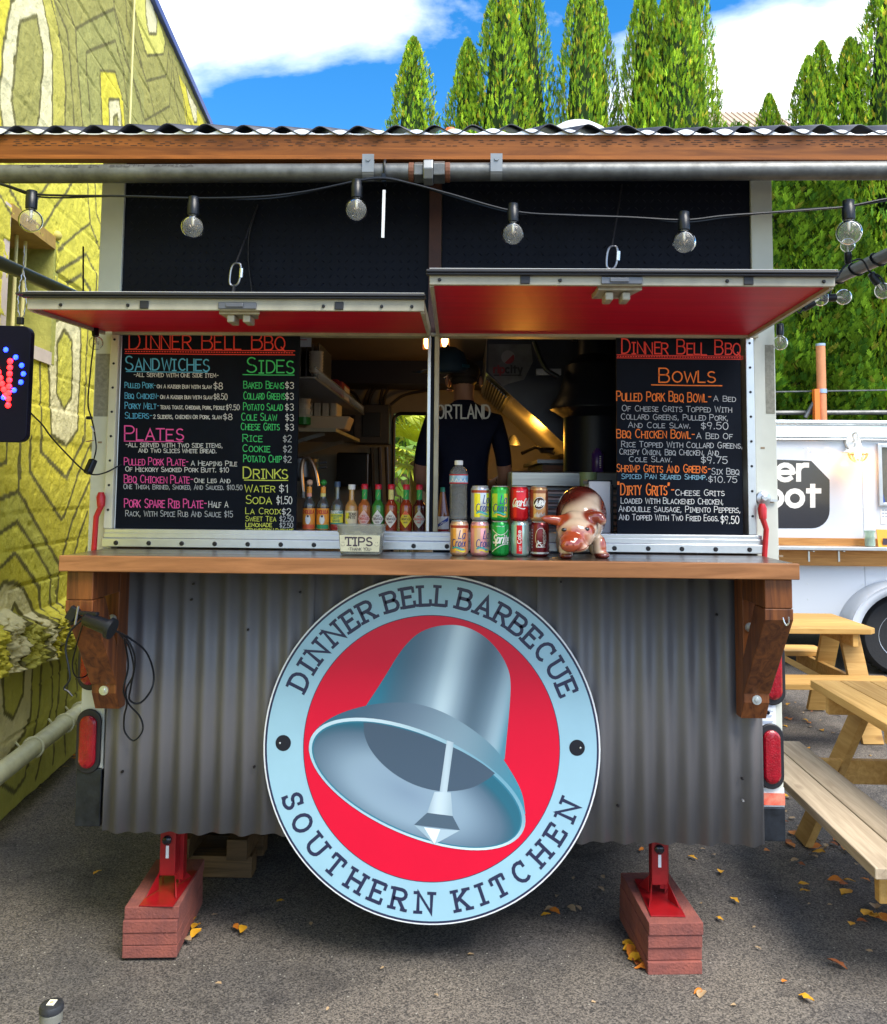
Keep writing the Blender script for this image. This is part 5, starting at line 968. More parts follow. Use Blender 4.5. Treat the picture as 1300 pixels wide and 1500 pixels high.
        mb=MB(); patch(mb,nf,-.013,.013,H*.675,H*.885,.0006); n_=P('neck_label',mb,W_('neck_'+nl,dict(green=(.02,.32,.07),yellow=(.62,.55,.12))[nl]),t,smooth=True)
        mb=MB(); shapewrap(mb,[(-.005,H*.72),(0,H*.78),(.005,H*.85),(.002,H*.78)],nf,.0009); P('neck_mark',mb,W_('neck_mark',(.55,.50,.10)),n_,smooth=True)
        dh=.034; cz_=.050; mb=MB(); shapewrap(mb,[(-r*1.12,cz_),(0,cz_-dh),(r*1.12,cz_),(0,cz_+dh)],f,.0004,16); lb=P('label',mb,W_('diamond_'+dia,dict(white=(.75,.72,.68),pink=(.75,.45,.40),yellow=(.80,.62,.03),grey=(.50,.52,.46),tan=(.78,.72,.64))[dia]),t,smooth=True)
        if dia=='yellow': mb=MB(); shapewrap(mb,[(-r*.55,cz_+.017),(r*.55,cz_+.017),(0,cz_+dh)],f,.0006); P('label_tip',mb,W_('band_red',(.75,.10,.03)),lb,smooth=True)
        mb=MB(); text(mb,'TABASCO',f,-r*.86,cz_-.0035,.0085,.0015,width=r*1.72,sub=.003); text(mb,'BRAND',f,-r*.25,cz_+.009,.004,.0009,width=r*.5); text(mb,'SAUCE',f,-r*.3,cz_-.014,.005,.0010,width=r*.6); P('label_lettering',mb,W_('print_'+('red' if dia in('pink','grey') else 'dark'),(.08,.02,.02) if dia not in('pink','grey') else (.45,.03,.02)),lb)
        mb=MB(); ribbon(mb,[(r*.62*math.cos(k),cz_+.016*math.sin(k)) for k in np.linspace(0,2*PI,20)],.0007,f,.0008); P('label_ring',mb,W_('print_grey',(.3,.2,.18)),lb)
    return t
bottle(453,'hot sauce bottle with wooden ball cap and orange label, leftmost','ball_wood',.182)
bottle(473.5,'hot sauce bottle with green ball cap and orange label','ball_green',.182)
bottle(494,'nearly empty hot sauce bottle with dark blue cap and yellow label','blue_cap',.178)
bottle(515,'amber sauce bottle with white cap and cream label','white_cap',.172)
bottle(534,'orange-brown sauce bottle with red cap and pink diamond label behind the tip tub',('orange','pink','green'),.176)
bottle(554,'green sauce bottle with red cap and white diamond label',('green','white','green'),.176)
bottle(573,'red sauce bottle with yellow neck and white diamond label just right of the tip tub',('red','tan','yellow'),.176)
bottle(595,'red sauce bottle with yellow diamond label',('red','yellow','green'),.176)
bottle(614.5,'dark sauce bottle with grey diamond label beside the mullion',('dark','grey','green'),.176)
bottle(648.5,'brown sauce bottle with green cap and blue sash label right of the mullion','green_wide',.160,.0262)
# ================================================================ CANS
cm_={k:mat('can_'+k,c,.24,.55,coat=.3) for k,c in dict(yellow=(.85,.75,.04),green=(.03,.45,.06),lime=(.45,.62,.05),red=(.70,.01,.02),brown=(.28,.09,.04),tan=(.66,.36,.16),peach=(.78,.48,.30),pink=(.80,.36,.38),silver=(.55,.56,.57),maroon=(.19,.012,.02),sprite=(.01,.32,.05),orange=(.85,.40,.10),teal=(.05,.42,.42),blue=(.03,.06,.30),white=(.80,.80,.80),dark=(.05,.02,.02),dred=(.40,.05,.03),mint=(.42,.60,.55)).items()}
CY=-.205; CH=.122; CR=.0325
def script(s,mb,f,x,y,h,w,width,slant=.35): text(mb,s,f,x,y,h,w,width=width,slant=slant,sub=.002,dz=.00008)
def wave(mb,f,x0,x1,y,a,w,ph=0): ribbon(mb,[(x0+(x1-x0)*i/16,y+a*math.sin(ph+i/16*PI*1.6)) for i in range(17)],w,f,.0006)
def can(px,row,lab,body,deco):
    cx=float(at(px,790 if row==0 else 735,CY)[0]); z=CZ+.0008+row*(CH+.0006); cyy=CY+random.uniform(-.003,.003)
    t=T('drink_can',lab,'drink can',(cx,cyy,z),'drink cans stacked in two rows on the counter')
    mb=MB(); mb.lathe([(r,z+h) for r,h in((.024,0),(.0255,.0),(.0315,.008),(CR,.012),(CR,.106),(.0315,.110),(.0275,.1175))],(cx,cyy,0),36); P('can_body',mb,cm_[body],t,smooth=True,ang=60)
    mb=MB(); mb.lathe([(.0276,z+.1174),(.0283,z+.119),(.0283,z+.1205),(.0265,z+.1205),(.0262,z+.1185),(.001,z+.1185)],(cx,cyy,0),30); P('can_lid',mb,cm_['silver'],t,smooth=True)
    mb=MB(); mb.lathe([(.0252,z+.0002),(.0257,z+.001),(.0292,z+.0052)],(cx,cyy,0),30); P('can_base',mb,cm_['silver'],t,smooth=True)
    f=wrapfn(cx,cyy,z,CR); deco(t,f)
def pr(nm,mb,c,t): return P(nm,mb,cm_[c],t,smooth=True)
def lacroix(c2,c3,top,side=0,bands=True):
    def d(t,f):
        mb=MB(); patch(mb,f,-.04,.04,.096,.1055,.0003); pr('top_band',mb,top,t)
        mb=MB(); patch(mb,f,-.030+side,-.008+side,.012,.094,.0003); patch(mb,f,.016+side,.032+side,.012,.094,.0003); pr('colour_band',mb,c2,t)
        mb=MB(); wave(mb,f,-.02+side,.022+side,.026,.004,.0055); pr('wave_band',mb,'teal',t)
        mb=MB(); wave(mb,f,-.01+side,.026+side,.018,.003,.004,1); pr('wave_band',mb,c3,t)
        mb=MB(); script('La',mb,f,.002+side,.060,.028,.0028,.022,.2); script('Croix',mb,f,-.024+side,.032,.026,.0028,.050,.15); pr('script_lettering',mb,'blue',t)
    return d
def coke(t,f):
    mb=MB(); script('Coca-Cola',mb,f,-.028,.052,.026,.0036,.066,.35); pr('script_lettering',mb,'white',t)
    mb=MB(); wave(mb,f,-.026,.020,.046,.004,.003,.5); pr('wave_band',mb,'white',t)
    mb=MB(); text(mb,'ORIGINAL TASTE',f,-.012,.100,.003,.0006,width=.024,dz=.00005); pr('small_print',mb,'white',t)
def aw(t,f):
    mb=MB(); patch(mb,f,-.040,-.022,.012,.108,.0003); patch(mb,f,.024,.042,.012,.108,.0003); pr('side_band',mb,'brown',t)
    mb=MB(); patch(mb,f,-.022,.024,.096,.107,.0003); pr('top_band',mb,'brown',t)
    e=[(.0225*math.cos(k)*math.cos(.5)-.019*math.sin(k)*math.sin(.5)-.001,.062+.0225*math.cos(k)*math.sin(.5)+.022*math.sin(k)*math.cos(.5)) for k in np.linspace(0,2*PI,40)[:-1]]
    mb=MB(); shapewrap(mb,e,f,.0005,24); pr('oval_badge',mb,'dark',t)
    mb=MB(); ribbon(mb,[((x+.001)*.93-.001,(y-.062)*.93+.062) for x,y in e+e[:1]],.0016,f,.0009); text(mb,'A&W',f,-.018,.052,.019,.0042,width=.034,slant=.35,sub=.002,dz=.00008); pr('badge_lettering',mb,'white',t)
    mb=MB(); 
    for k in range(9): patch(mb,f,-.018+.0045*k,-.0155+.0045*k,.014,.024+.003*(k%3),.0005,1)
    pr('foam_print',mb,'silver',t)
def sprite(t,f):
    mb=MB(); text(mb,'Sprite',f,-.027,.046,.028,.0048,width=.060,slant=.25,sub=.002,dz=.00008); pr('script_lettering',mb,'white',t)
    mb=MB(); ribbon(mb,[(-.028+.06*i/16,.092-.018*math.sin(PI*i/16)) for i in range(17)],.0022,f,.0006); pr('swoosh',mb,'white',t); mb=MB(); ribbon(mb,[(-.030+.062*i/16,.016+.020*math.sin(PI*i/24)+.008*i/16) for i in range(17)],.0026,f,.0006); pr('swoosh',mb,'white',t)
    mb=MB(); text(mb,'LEMON-LIME',f,-.014,.102,.003,.0006,width=.028,dz=.00005); pr('small_print',mb,'white',t)
def diet(t,f):
    mb=MB(); patch(mb,f,-.014,.006,.010,.108,.0003); pr('red_band',mb,'red',t)
    mb=MB(); g=lambda u,v,d: f(-.008+(-v),.02+u,d); text(mb,'Coke',lambda u,v,d: f(-(v)+.002,u,d),.045,.0,.013,.0028,width=.045,sub=.002,dz=.00008); text(mb,'DIET',lambda u,v,d: f(-(v)+.002,u,d),.020,.0,.006,.0012,width=.018,sub=.002,dz=.00008); pr('lettering',mb,'white',t)
    mb=MB(); patch(mb,f,.024,.036,.012,.035,.0003); pr('info_panel',mb,'silver',t)
def drp(t,f):
    mb=MB(); patch(mb,f,-.05,.05,.010,.0165,.0004,20); pr('base_band',mb,'silver',t)
    mb=MB(); ribbon(mb,[(.001+.019*math.cos(k),.066+.033*math.sin(k)) for k in np.linspace(0,2*PI,30)],.0014,f,.0006); rt=lambda u,v,d: f(-(v),u,d)
    text(mb,'Dr',rt,.034,-.002,.016,.0032,width=.022,sub=.002,dz=.00008); text(mb,'Pepper',rt,.034,-.016,.011,.0024,width=.062,sub=.002,dz=.00008); pr('lettering',mb,'white',t)
    mb=MB(); 
    for k in range(7): patch(mb,f,-.036,-.031,.03+.01*k,.034+.01*k,.0004,2)
    pr('side_text',mb,'silver',t)
can(673,0,'peach and orange sparkling water can under the water bottle','peach',lacroix('orange','yellow','dred',-.004))
can(703,0,'pink sparkling water can with orange top, second in the bottom row','pink',lacroix('peach','yellow','orange',.010))
can(732.5,0,'green lemon lime soda can in the bottom row','sprite',sprite)
can(762,0,'silver diet cola can with vertical red band','mint',diet)
can(791,0,'dark maroon soda can at the right end of the bottom row','maroon',drp)
can(703.5,1,'yellow sparkling water can at the left of the top row','silver',lacroix('yellow','lime','dred',.008))
can(732.5,1,'green and lime sparkling water can in the top row','green',lacroix('lime','orange','green',-.002))
can(761,1,'bright red cola can in the top row','red',coke)
can(789.5,1,'brown root beer can at the right end of the top row','tan',aw)
# water bottle standing on the first can
cx=float(at(672,735,CY)[0]); z=CZ+CH+.002; wb=T('water_bottle','clear plastic water bottle with blue and red label standing on the leftmost can','water bottle',(cx,CY,z))
pr_=[(.026,0),(.031,.004)]; 
for k in range(9): pr_+=[(.0315,.012+k*.0125),(.0298,.018+k*.0125)]
pr_+=[(.0318,.128),(.0318,.158),(.030,.168),(.024,.180),(.0135,.190),(.0125,.196)]
wc=glass
mb=MB(); mb.lathe([(a,z+b) for a,b in pr_],(cx,CY,0),32); P('bottle_body',mb,wc,wb,smooth=True,ang=70)
mb=MB(); mb.lathe([(.0145,z+.192),(.0150,z+.194),(.0150,z+.206),(.013,z+.208)],(cx,CY,0),20); P('bottle_cap',mb,mat('label_white',(0,0,0)),wb,smooth=True)
f=wrapfn(cx,CY,z,.0322); mb=MB(); patch(mb,f,-.05,.05,.130,.157,.0003,24); lb=P('label',mb,mat('water_label',(.05,.30,.50),.3,var=.5,vs=40,col2=(.6,.7,.75)),wb,smooth=True)
mb=MB(); patch(mb,f,-.05,.05,.155,.159,.0006,24); patch(mb,f,-.05,.05,.127,.131,.0006,24); P('label_band',mb,mat('cap_red',(0,0,0)),lb,smooth=True)
mb=MB()
for i in range(-2,2): mb.add([f(-.030+.015*i+.03,.132,.0008),f(-.015+.015*i+.03,.132,.0008),f(-.0225+.015*i+.03,.146,.0008)],[(0,1,2)])
P('label_mountain',mb,mat('label_white',(0,0,0)),lb)
# ================================================================ TIP TUB
c=at(530,808,-.20); TX=float(c[0]); TY=-.20; tb=T('tip_tub','clear plastic tub with a handwritten TIPS paper label on the counter','tip tub',(TX,TY,CZ))
def rr(w,d,r,n=5): return [(sx_*(w-r)+r*math.cos(rad(a0+90*i/n)),sy_*(d-r)+r*math.sin(rad(a0+90*i/n))) for sx_,sy_,a0 in((1,1,0),(-1,1,90),(-1,-1,180),(1,-1,270)) for i in range(n+1)]
def stack(mb,rings):   # rings: (w,d,r,z)
    vs=[];n=None
    for w_,d_,r_,z_ in rings: q=rr(w_,d_,r_); n=len(q); vs+=[(TX+x,TY+y,CZ+z_) for x,y in q]
    mb.add(vs,[(k*n+i,k*n+(i+1)%n,(k+1)*n+(i+1)%n,(k+1)*n+i) for k in range(len(rings)-1) for i in range(n)]+[tuple(range(n))[::-1]])
tubm=mat('tub_plastic',(.50,.51,.45),.25,trans=.55,ior=1.1,alpha=.75)
mb=MB(); stack(mb,[(.066,.05,.015,.0015),(.070,.054,.018,.008),(.0755,.060,.018,.076),(.0795,.064,.02,.080),(.080,.0645,.02,.098),(.083,.067,.021,.100),(.083,.067,.021,.104),(.078,.063,.02,.104),(.076,.061,.018,.078),(.067,.051,.016,.006)]); tub=P('tub',mb,tubm,tb,smooth=True,ang=60)
def tf(u,v,d): k=(v-.008)/.068; return (TX+u,TY-.0545-.006*k-.0015-d,CZ+v)
lp=mat('label_paper',(.62,.60,.42),.7,var=.15,vs=60)
mb=MB(); mb.prism([(-.0665,.014),(.0665,.014),(.070,.070),(-.070,.070)],tf,0,.0006); lb=P('paper_label',mb,lp,tub)
ink=mat('ink',(.045,.03,.05),.6)
mb=MB(); text(mb,'TIPS',tf,-.046,.036,.026,.0055,width=.090,dz=.0001,jit=.01); text(mb,'-THANK YOU-',tf,-.040,.019,.010,.0013,width=.082,dz=.0001,jit=.05)
mb2=MB(); text(mb2,'TIPS',lambda u,v,d:tf(u,v,d),-.050,.035,.027,.0052,width=.092,dz=.0001,jit=.01)
for q in ([(-.050,.056),(-.050,.061),(-.025,.061),(-.025,.056)],[(-.044,.035),(-.030,.035)]): ribbon(mb2,q,.004,lambda u,v,d:tf(u,v,d+.0009),0)
text(mb2,'-THANK YOU-',lambda u,v,d:tf(u,v,d+.0008),-.040,.018,.010,.0013,width=.082,dz=.0001,jit=.05)
for u in(-.058,.058): ribbon(mb2,[(u+.007*math.cos(k),.040+.007*math.sin(k)) for k in np.linspace(3.4,6.0,8)],.001,lambda u_,v,d:tf(u_,v,d+.0008),0); [ribbon(mb2,[(u+e_,.044),(u+e_,.046)],.0015,lambda u_,v,d:tf(u_,v,d+.0008),0) for e_ in(-.003,.003)]
P('label_lettering',mb2,ink,lb)
cash=T('banknotes','few crumpled banknotes lying inside the tip tub','banknotes',(TX,TY,CZ+.01))
for k in range(4):
    mb=MB(); n=8; vs=[]; a_=random.uniform(-.5,.5); zc_=.03+.014*k
    for i in range(n):
        for j in range(4):
            u,v=(i/(n-1)-.5)*.115,(j/3-.5)*.055; z_=zc_+.007*math.sin(u*60+k)+.006*math.cos(v*90+k*2); vs.append((TX+u*math.cos(a_)-v*math.sin(a_),TY+(u*math.sin(a_)+v*math.cos(a_))*.8,CZ+z_))
    mb.add(vs,[(i*4+j,(i+1)*4+j,(i+1)*4+j+1,i*4+j+1) for i in range(n-1) for j in range(3)]); P('banknote',mb,mat('note_green',(.42,.45,.33),.7,var=.4,vs=80),cash,smooth=True)
# ================================================================ PIGGY BANK
pgx,pgy=float(at(852,800,-.215)[0]),-.215
pgx-=.014
pg=T('piggy_bank','glazed brown and cream ceramic piggy bank on the right of the counter','piggy bank',(pgx,pgy,CZ))
bm_=bmesh.new()
def eb(c,r,rot=None,seg=28):
    M=Matrix.Translation(c)@(rot.to_4x4() if rot is not None else Matrix.Identity(4))@Matrix.Diagonal((*r,1)); bmesh.ops.create_uvsphere(bm_,u_segments=seg,v_segments=seg//2,radius=1,matrix=M)
R_=lambda ax_,d: Matrix.Rotation(rad(d),3,ax_)
eb((.022,.075,.140),(.082,.125,.102),R_('X',-10))       # body running back from the viewer
eb((.015,.0,.125),(.070,.07,.085))
eb((-.014,-.078,.084),(.058,.058,.056),R_('X',18)); eb((-.008,-.055,.100),(.066,.052,.060))
eb((-.032,-.122,.058),(.040,.038,.034)); eb((-.042,-.150,.050),(.030,.017,.023)); eb((-.022,-.118,.044),(.042,.032,.020))
for c,r in(((-.042,-.052,.030),(.023,.026,.040)),((.068,-.020,.034),(.022,.026,.044)),((-.03,.14,.04),(.024,.026,.046)),((.075,.13,.04),(.024,.026,.046))): eb(c,r)
for c,r in(((-.044,-.064,.010),(.022,.024,.013)),((.076,-.034,.010),(.022,.024,.013))): eb(c,r)
eb((-.072,-.062,.126),(.052,.014,.017),R_('Y',8)@R_('Z',8)); eb((-.045,-.06,.128),(.03,.016,.02))
eb((.040,-.072,.138),(.036,.018,.021),R_('Y',-12)@R_('Z',-25)); eb((.066,-.085,.128),(.014,.014,.016))
me=bpy.data.meshes.new('pig_body'); bm_.to_mesh(me); bm_.free(); tmp=bpy.data.objects.new('tmp',me); COL.objects.link(tmp)
m1=tmp.modifiers.new('r','REMESH'); m1.mode='VOXEL'; m1.voxel_size=.0032; m2=tmp.modifiers.new('s','SMOOTH'); m2.factor=.6; m2.iterations=9
dg=bpy.context.evaluated_depsgraph_get(); me2=bpy.data.meshes.new_from_object(tmp.evaluated_get(dg)); bpy.data.objects.remove(tmp); me2.name='body'
n=len(me2.vertices); co=np.empty(n*3); me2.vertices.foreach_get('co',co); co=co.reshape(-1,3)
cream,brn,org=np.array((.78,.58,.40)),np.array((.17,.024,.016)),np.array((.43,.070,.024)); colr=np.tile(cream,(n,1))
def blob(c,r,k,soft=.35):
    global colr
    d=np.linalg.norm((co-np.array(c))/np.array(r),axis=1); a_=np.clip((1-d)/soft,0,1)[:,None]; a_=a_*a_*(3-2*a_); colr=colr*(1-a_)+k*a_
blob((-.030,.03,.225),(.095,.13,.080),brn,.5); blob((.03,.05,.240),(.09,.12,.050),brn,.5); blob((-.075,.07,.14),(.055,.10,.11),brn,.5); blob((.100,.04,.14),(.055,.14,.13),brn,.45); blob((.095,.03,.10),(.03,.08,.05),brn)
blob((-.075,-.066,.128),(.075,.05,.036),org); blob((.046,-.075,.14),(.052,.05,.036),brn*.6+org*.4); blob((-.026,-.120,.072),(.066,.070,.052),org,.6); blob((-.040,-.15,.055),(.046,.04,.036),org*.8); blob((.022,-.10,.098),(.028,.04,.022),org)
blob((-.044,-.064,.004),(.04,.04,.018),brn,.2); blob((.076,-.034,.004),(.04,.04,.018),brn,.2); blob((.085,-.03,.045),(.026,.05,.034),org)
ca=me2.color_attributes.new('paint','FLOAT_COLOR','POINT'); c4=np.ones((n,4)); c4[:,:3]=colr; ca.data.foreach_set('color',c4.ravel()); me2.shade_smooth(); me2.materials.clear(); me2.materials.append(mat('glaze',(.6,.5,.4),.10,attr='paint',coat=.9,var=.12,vs=20))
pb=bpy.data.objects.new('body',me2); link(pb,pg,(pgx,pgy,CZ)); pb.scale=(1,1,1); pg.scale=(1.09,1.06,1.02)
blk=mat('glaze_black',(.008,.008,.01),.05,coat=1)
for ex,ey,ez in((-.055,-.117,.098),(.012,-.123,.101)): mb=MB(); mb.ball((ex,ey,ez),.0085,14,10,(1.1,.7,.75)); P('eye',mb,blk,pg,smooth=True,local=True)
for ex in(-.051,-.034): mb=MB(); mb.ball((ex,-.1645,.053),.0035,10,8,(1,.7,1.4)); P('nostril',mb,mat('nostril',(.2,.03,.015),.3),pg,smooth=True,local=True)
mb=MB(); mb.tube(catmull([(-.038,-.147,.040),(-.020,-.152,.034),(.002,-.142,.038),(.018,-.128,.050)],5),.0016,6); P('mouth',mb,mat('nostril',(0,0,0)),pg,smooth=True,local=True)
# napkin dispenser
a=at(862,705,.09); b=at(897,790,.09); nd=T('napkin_dispenser','white napkin dispenser standing on the sill behind the piggy bank','napkin dispenser',(float(a[0]+b[0])/2,.10,LZ))
mb=MB(); mb.box(a[0],b[0]-.008,.07,.19,LZ+.005,a[2]); P('napkin_stack',mb,mat('napkin',(.72,.74,.80),.7,var=.08,vs=3),nd,bev=.004); mb=MB(); mb.box(a[0]-.004,b[0],.075,.2,a[2]-.012,a[2]+.006); mb.box(b[0]-.0075,b[0]+.002,.065,.2,LZ,a[2]-.0125); mb.box(a[0]-.004,b[0]-.008,.066,.2,LZ,LZ+.0048); P('dispenser_frame',mb,gb,nd,bev=.002)
# ================================================================ TRAILER INTERIOR
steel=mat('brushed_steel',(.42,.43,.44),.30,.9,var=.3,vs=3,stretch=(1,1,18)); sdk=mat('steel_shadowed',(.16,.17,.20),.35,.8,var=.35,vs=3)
# wire shelves on the left
def wshelf(lab,x0,x1,y0,y1,z,nr,m_):
    t=T('wire_shelf',lab,'shelf',(x0,(y0+y1)/2,z))
    mb=MB(); mb.tube([(x1,y0,z),(x1,y1,z)],.005,6); mb.tube([(x1,y0,z+.045),(x1,y1,z+.045)],.004,6); mb.tube([(x0,y0,z),(x1,y0,z)],.005,6); mb.tube([(x0,y1,z),(x1,y1,z)],.005,6); P('shelf_rail',mb,m_,t,smooth=True)
    mb=MB()
    for i in range(nr): y=y0+(y1-y0)*(i+.5)/nr; mb.tube([(x0,y,z),(x1,y,z),(x1,y,z+.045)],.0022,5)
    P('shelf_wires',mb,m_,t,kind='stuff'); return t
wm=mat('wire_chrome',(.30,.29,.27),.35,.8)
wshelf('dark upper wire shelf on the left wall inside the trailer',-1.23,-.50,.30,2.1,2.145,56,wm)
t=T('lower_shelf','pale lower shelf holding takeout containers inside the trailer','shelf',(-1.2,1.1,1.96)); zl_=float(at(470,627,1.1)[2])
mb=MB(); mb.box(-1.23,-.52,1.08,2.1,zl_-.02,zl_); P('shelf_board',mb,mat('shelf_board',(.42,.34,.22),.5,var=.2),t,bev=.003)
for y in(1.2,1.95): mb=MB(); mb.bar((-1.22,y,zl_-.22),(-.60,y,zl_-.021),.02,.02); P('shelf_bracket',mb,wm,t)
def cupstack(px,py,Y,r,h,lab,m_,m2=None):
    c=at(px,py,Y); t=T('cup_stack',lab,'cups',c); mb=MB(); prof=[(r*.75,0),(r,h)]; pf=[]
    k=7
    for i in range(k): pf+=[(r*(.8+.0*i),h*i/k),(r,h*(i+.9)/k)]
    mb.lathe([(a,c[2]+b) for a,b in pf],(c[0],c[1],0),18); P('cup_sleeve',mb,m_,t)
    if m2: mb=MB(); mb.lathe([(r*.82,c[2]-.002),(r*1.03,c[2]),(r*1.03,c[2]+h*.2)],(c[0],c[1],0),18); P('green_rim',mb,m2,t)
wh_=mat('cup_white',(.55,.50,.40),.6)
cupstack(445,622,1.18,.036,.19,'tall stack of white paper cups with green rim on the lower shelf',wh_,mat('cap_green',(0,0,0)))
cupstack(463,546,.75,.035,.10,'white cup stack on the upper wire shelf',wh_)
c=at(466,625,1.2); t=T('takeout_box','cream takeout container on the lower shelf','container',c); z=zl_
mb=MB(); mb.prism([(-.10,.003),(.10,.003),(.125,.07),(-.125,.07)],lambda u,v,d:(c[0]+u+.04,1.2+d,z+v),0,.2) ; P('container_tray',mb,mat('kraft',(.52,.38,.24),.6),t,bev=.006)
c=at(478,624,1.5); t=T('container_stack','upright stack of white foam containers at the back of the lower shelf','containers',c)
for k in range(4): mb=MB(); mb.box(c[0]-.10+k*.045,c[0]-.062+k*.045,1.4,1.6,z+.001,z+.19); P('foam_container',mb,wh_,t,bev=.008)
c=at(494,590,1.5); t=T('red_box','dark red box on the upper wire shelf','box',c); mb=MB(); mb.box(-.70,-.53,1.35,1.65,2.15,2.26); mb.box(-.64,-.56,1.38,1.62,2.262,2.275); P('box_body',mb,mat('box_red',(.22,.012,.02),.5),t,bev=.01); mb=MB(); mb.box(-.528,-.524,1.40,1.60,2.17,2.24); P('box_label',mb,wh_,t)
c=at(478,540,1.0); t=T('tray_stack','dark upright baking trays on the upper wire shelf','trays',c)
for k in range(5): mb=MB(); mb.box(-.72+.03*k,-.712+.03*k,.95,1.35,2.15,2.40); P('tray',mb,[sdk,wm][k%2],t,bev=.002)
t=T('pinned_notice','white notice pinned high on the left inside the trailer','notice',at(447,490,.5)); a=at(434,488,.5); b=at(456,508,.5); mb=MB(); mb.box(a[0],b[0],.5,.503,b[2],a[2]+.05); nb_=P('paper',mb,mat('paper_white',(0,0,0)),t); mb=MB(); mb.box(a[0]+.01,b[0]-.02,.4985,.4998,b[2]+.03,b[2]+.033); mb.box(a[0]+.01,b[0]-.01,.4985,.4998,b[2]+.045,b[2]+.047); P('print_lines',mb,mat('print_red',(.45,.03,.02)),nb_)
c=at(448,700,.9); t=T('gooseneck_tap','steel gooseneck tap over the sink inside the trailer','tap',c); mb=MB(); mb.tube(catmull([at(444,720,.9),at(442,690,.9),at(446,672,.9),at(455,674,.9),at(462,690,.9),at(466,712,.9)],6),.010,8); P('spout',mb,mat('warm_steel',(.35,.26,.20),.3,.8),t,smooth=True)
mb=MB(); mb.lathe([(.018,-.03),(.02,.0)],tuple(at(444,720,.9)),12); P('tap_base',mb,steel,t,smooth=True)
c=at(440,690,1.0); t=T('steel_pot','dark steel pot by the tap inside the trailer','pot',c); mb=MB(); mb.lathe([(.06,-.05),(.085,-.03),(.09,.06),(.094,.065),(.088,.062),(.085,-.02)],tuple(c),20); P('pot_body',mb,sdk,t,smooth=True); mb=MB(); mb.tube([c+np.array([.09,0,.04]),c+np.array([.13,0,.045]),c+np.array([.13,0,.02]),c+np.array([.09,0,.015])],.006,6); P('pot_handle',mb,sdk,t)
# kitchen counter along the left
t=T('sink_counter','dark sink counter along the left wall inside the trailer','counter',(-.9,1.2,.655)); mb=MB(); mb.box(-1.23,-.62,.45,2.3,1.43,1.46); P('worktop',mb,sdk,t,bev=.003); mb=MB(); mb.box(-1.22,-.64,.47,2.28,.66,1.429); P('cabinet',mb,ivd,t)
# prep fridge with louvres
x0=float(at(748,700,.75)[0]); z1=float(at(800,691,.75)[2]); t=T('prep_fridge','stainless prep counter with louvred front inside the window','prep counter',(.75,.9,.655))
mb=MB(); mb.box(x0,1.2,.70,1.35,z1-.07,z1); P('steel_top',mb,steel,t,bev=.006)
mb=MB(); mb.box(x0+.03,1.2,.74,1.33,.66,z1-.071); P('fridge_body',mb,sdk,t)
lv=mat('louvre',(.42,.30,.30),.4,.4)
for k in range(9): z=z1-.095-k*.028; mb=MB(); mb.hexa([(x0+.06,.722,z-.006),(1.1,.722,z-.006),(1.1,.739,z+.004),(x0+.06,.739,z+.004),(x0+.06,.722,z+.002),(1.1,.722,z+.002),(1.1,.739,z+.012),(x0+.06,.739,z+.012)]); P('louvre_slat',mb,lv,t)
# extractor hood: sloping underside
YH0,YH1=1.25,2.30
poly=[at(714,500,YH0),at(1000,500,YH0),at(1000,640,YH0),at(838,660,YH0),at(712,545,YH0)]; poly=[(float(p[0]),float(p[2])) for p in poly]; poly[0]=(poly[0][0],2.49); poly[1]=(1.2,2.49); poly[2]=(1.2,poly[3][1])
t=T('extractor_hood','big stainless extractor hood with a round team sticker inside the trailer','extractor hood',(.6,1.5,2.49))
mb=MB(); n=len(poly); vs=[(u,YH0,v) for u,v in poly]+[(u,YH1,v) for u,v in poly]
mb.add(vs[:5],[(0,1,2,3,4)]); P('hood_side',mb,mat('hood_steel',(.06,.068,.095),.4,.5,var=.5,vs=1.6,col2=(.012,.014,.03)),t)
# pale left portion of side panel: light on the steel put into its colour
mb=MB(); a=[at(*q,YH0-.002) for q in((716,504),(778,504),(781,530),(768,556),(745,562),(737,566),(716,545))]; mb.add([tuple(p) for p in a],[tuple(range(7))]); P('lit_panel',mb,mat('hood_lit',(.20,.21,.235),.5,.3,var=.6,vs=5),t)
mb=MB(); 
mb.add(vs,[(4,3,8,9),(0,4,9,5),(3,2,7,8)]); P('hood_underside',mb,mat('hood_under',(.62,.60,.55),.28,.8,var=.15,vs=3,stretch=(20,1,1)),t)
mb=MB(); _a=np.array([poly[4][0],0,poly[4][1]]); _b=np.array([poly[3][0],0,poly[3][1]]); _q=[]
for s_,yy in((.02,YH0+.05),(.30,YH0+.05),(.30,YH1-.05),(.02,YH1-.05)): p_=_a+(_b-_a)*s_; _q.append((p_[0]-.004,yy,p_[2]-.006))
mb.add(_q,[(0,1,2,3)]); gf=P('grease_filter',mb,mat('filter_grey',(.20,.20,.18),.5,.3,var=.6,vs=30),t)
for k_ in range(9):
    mb=MB(); s0=.04+.029*k_; p0=_a+(_b-_a)*s0; mb.bar((p0[0]-.010,YH0+.07,p0[2]-.012),(p0[0]-.010,YH1-.07,p0[2]-.012),.008,.008); P('filter_baffle',mb,sdk,gf)
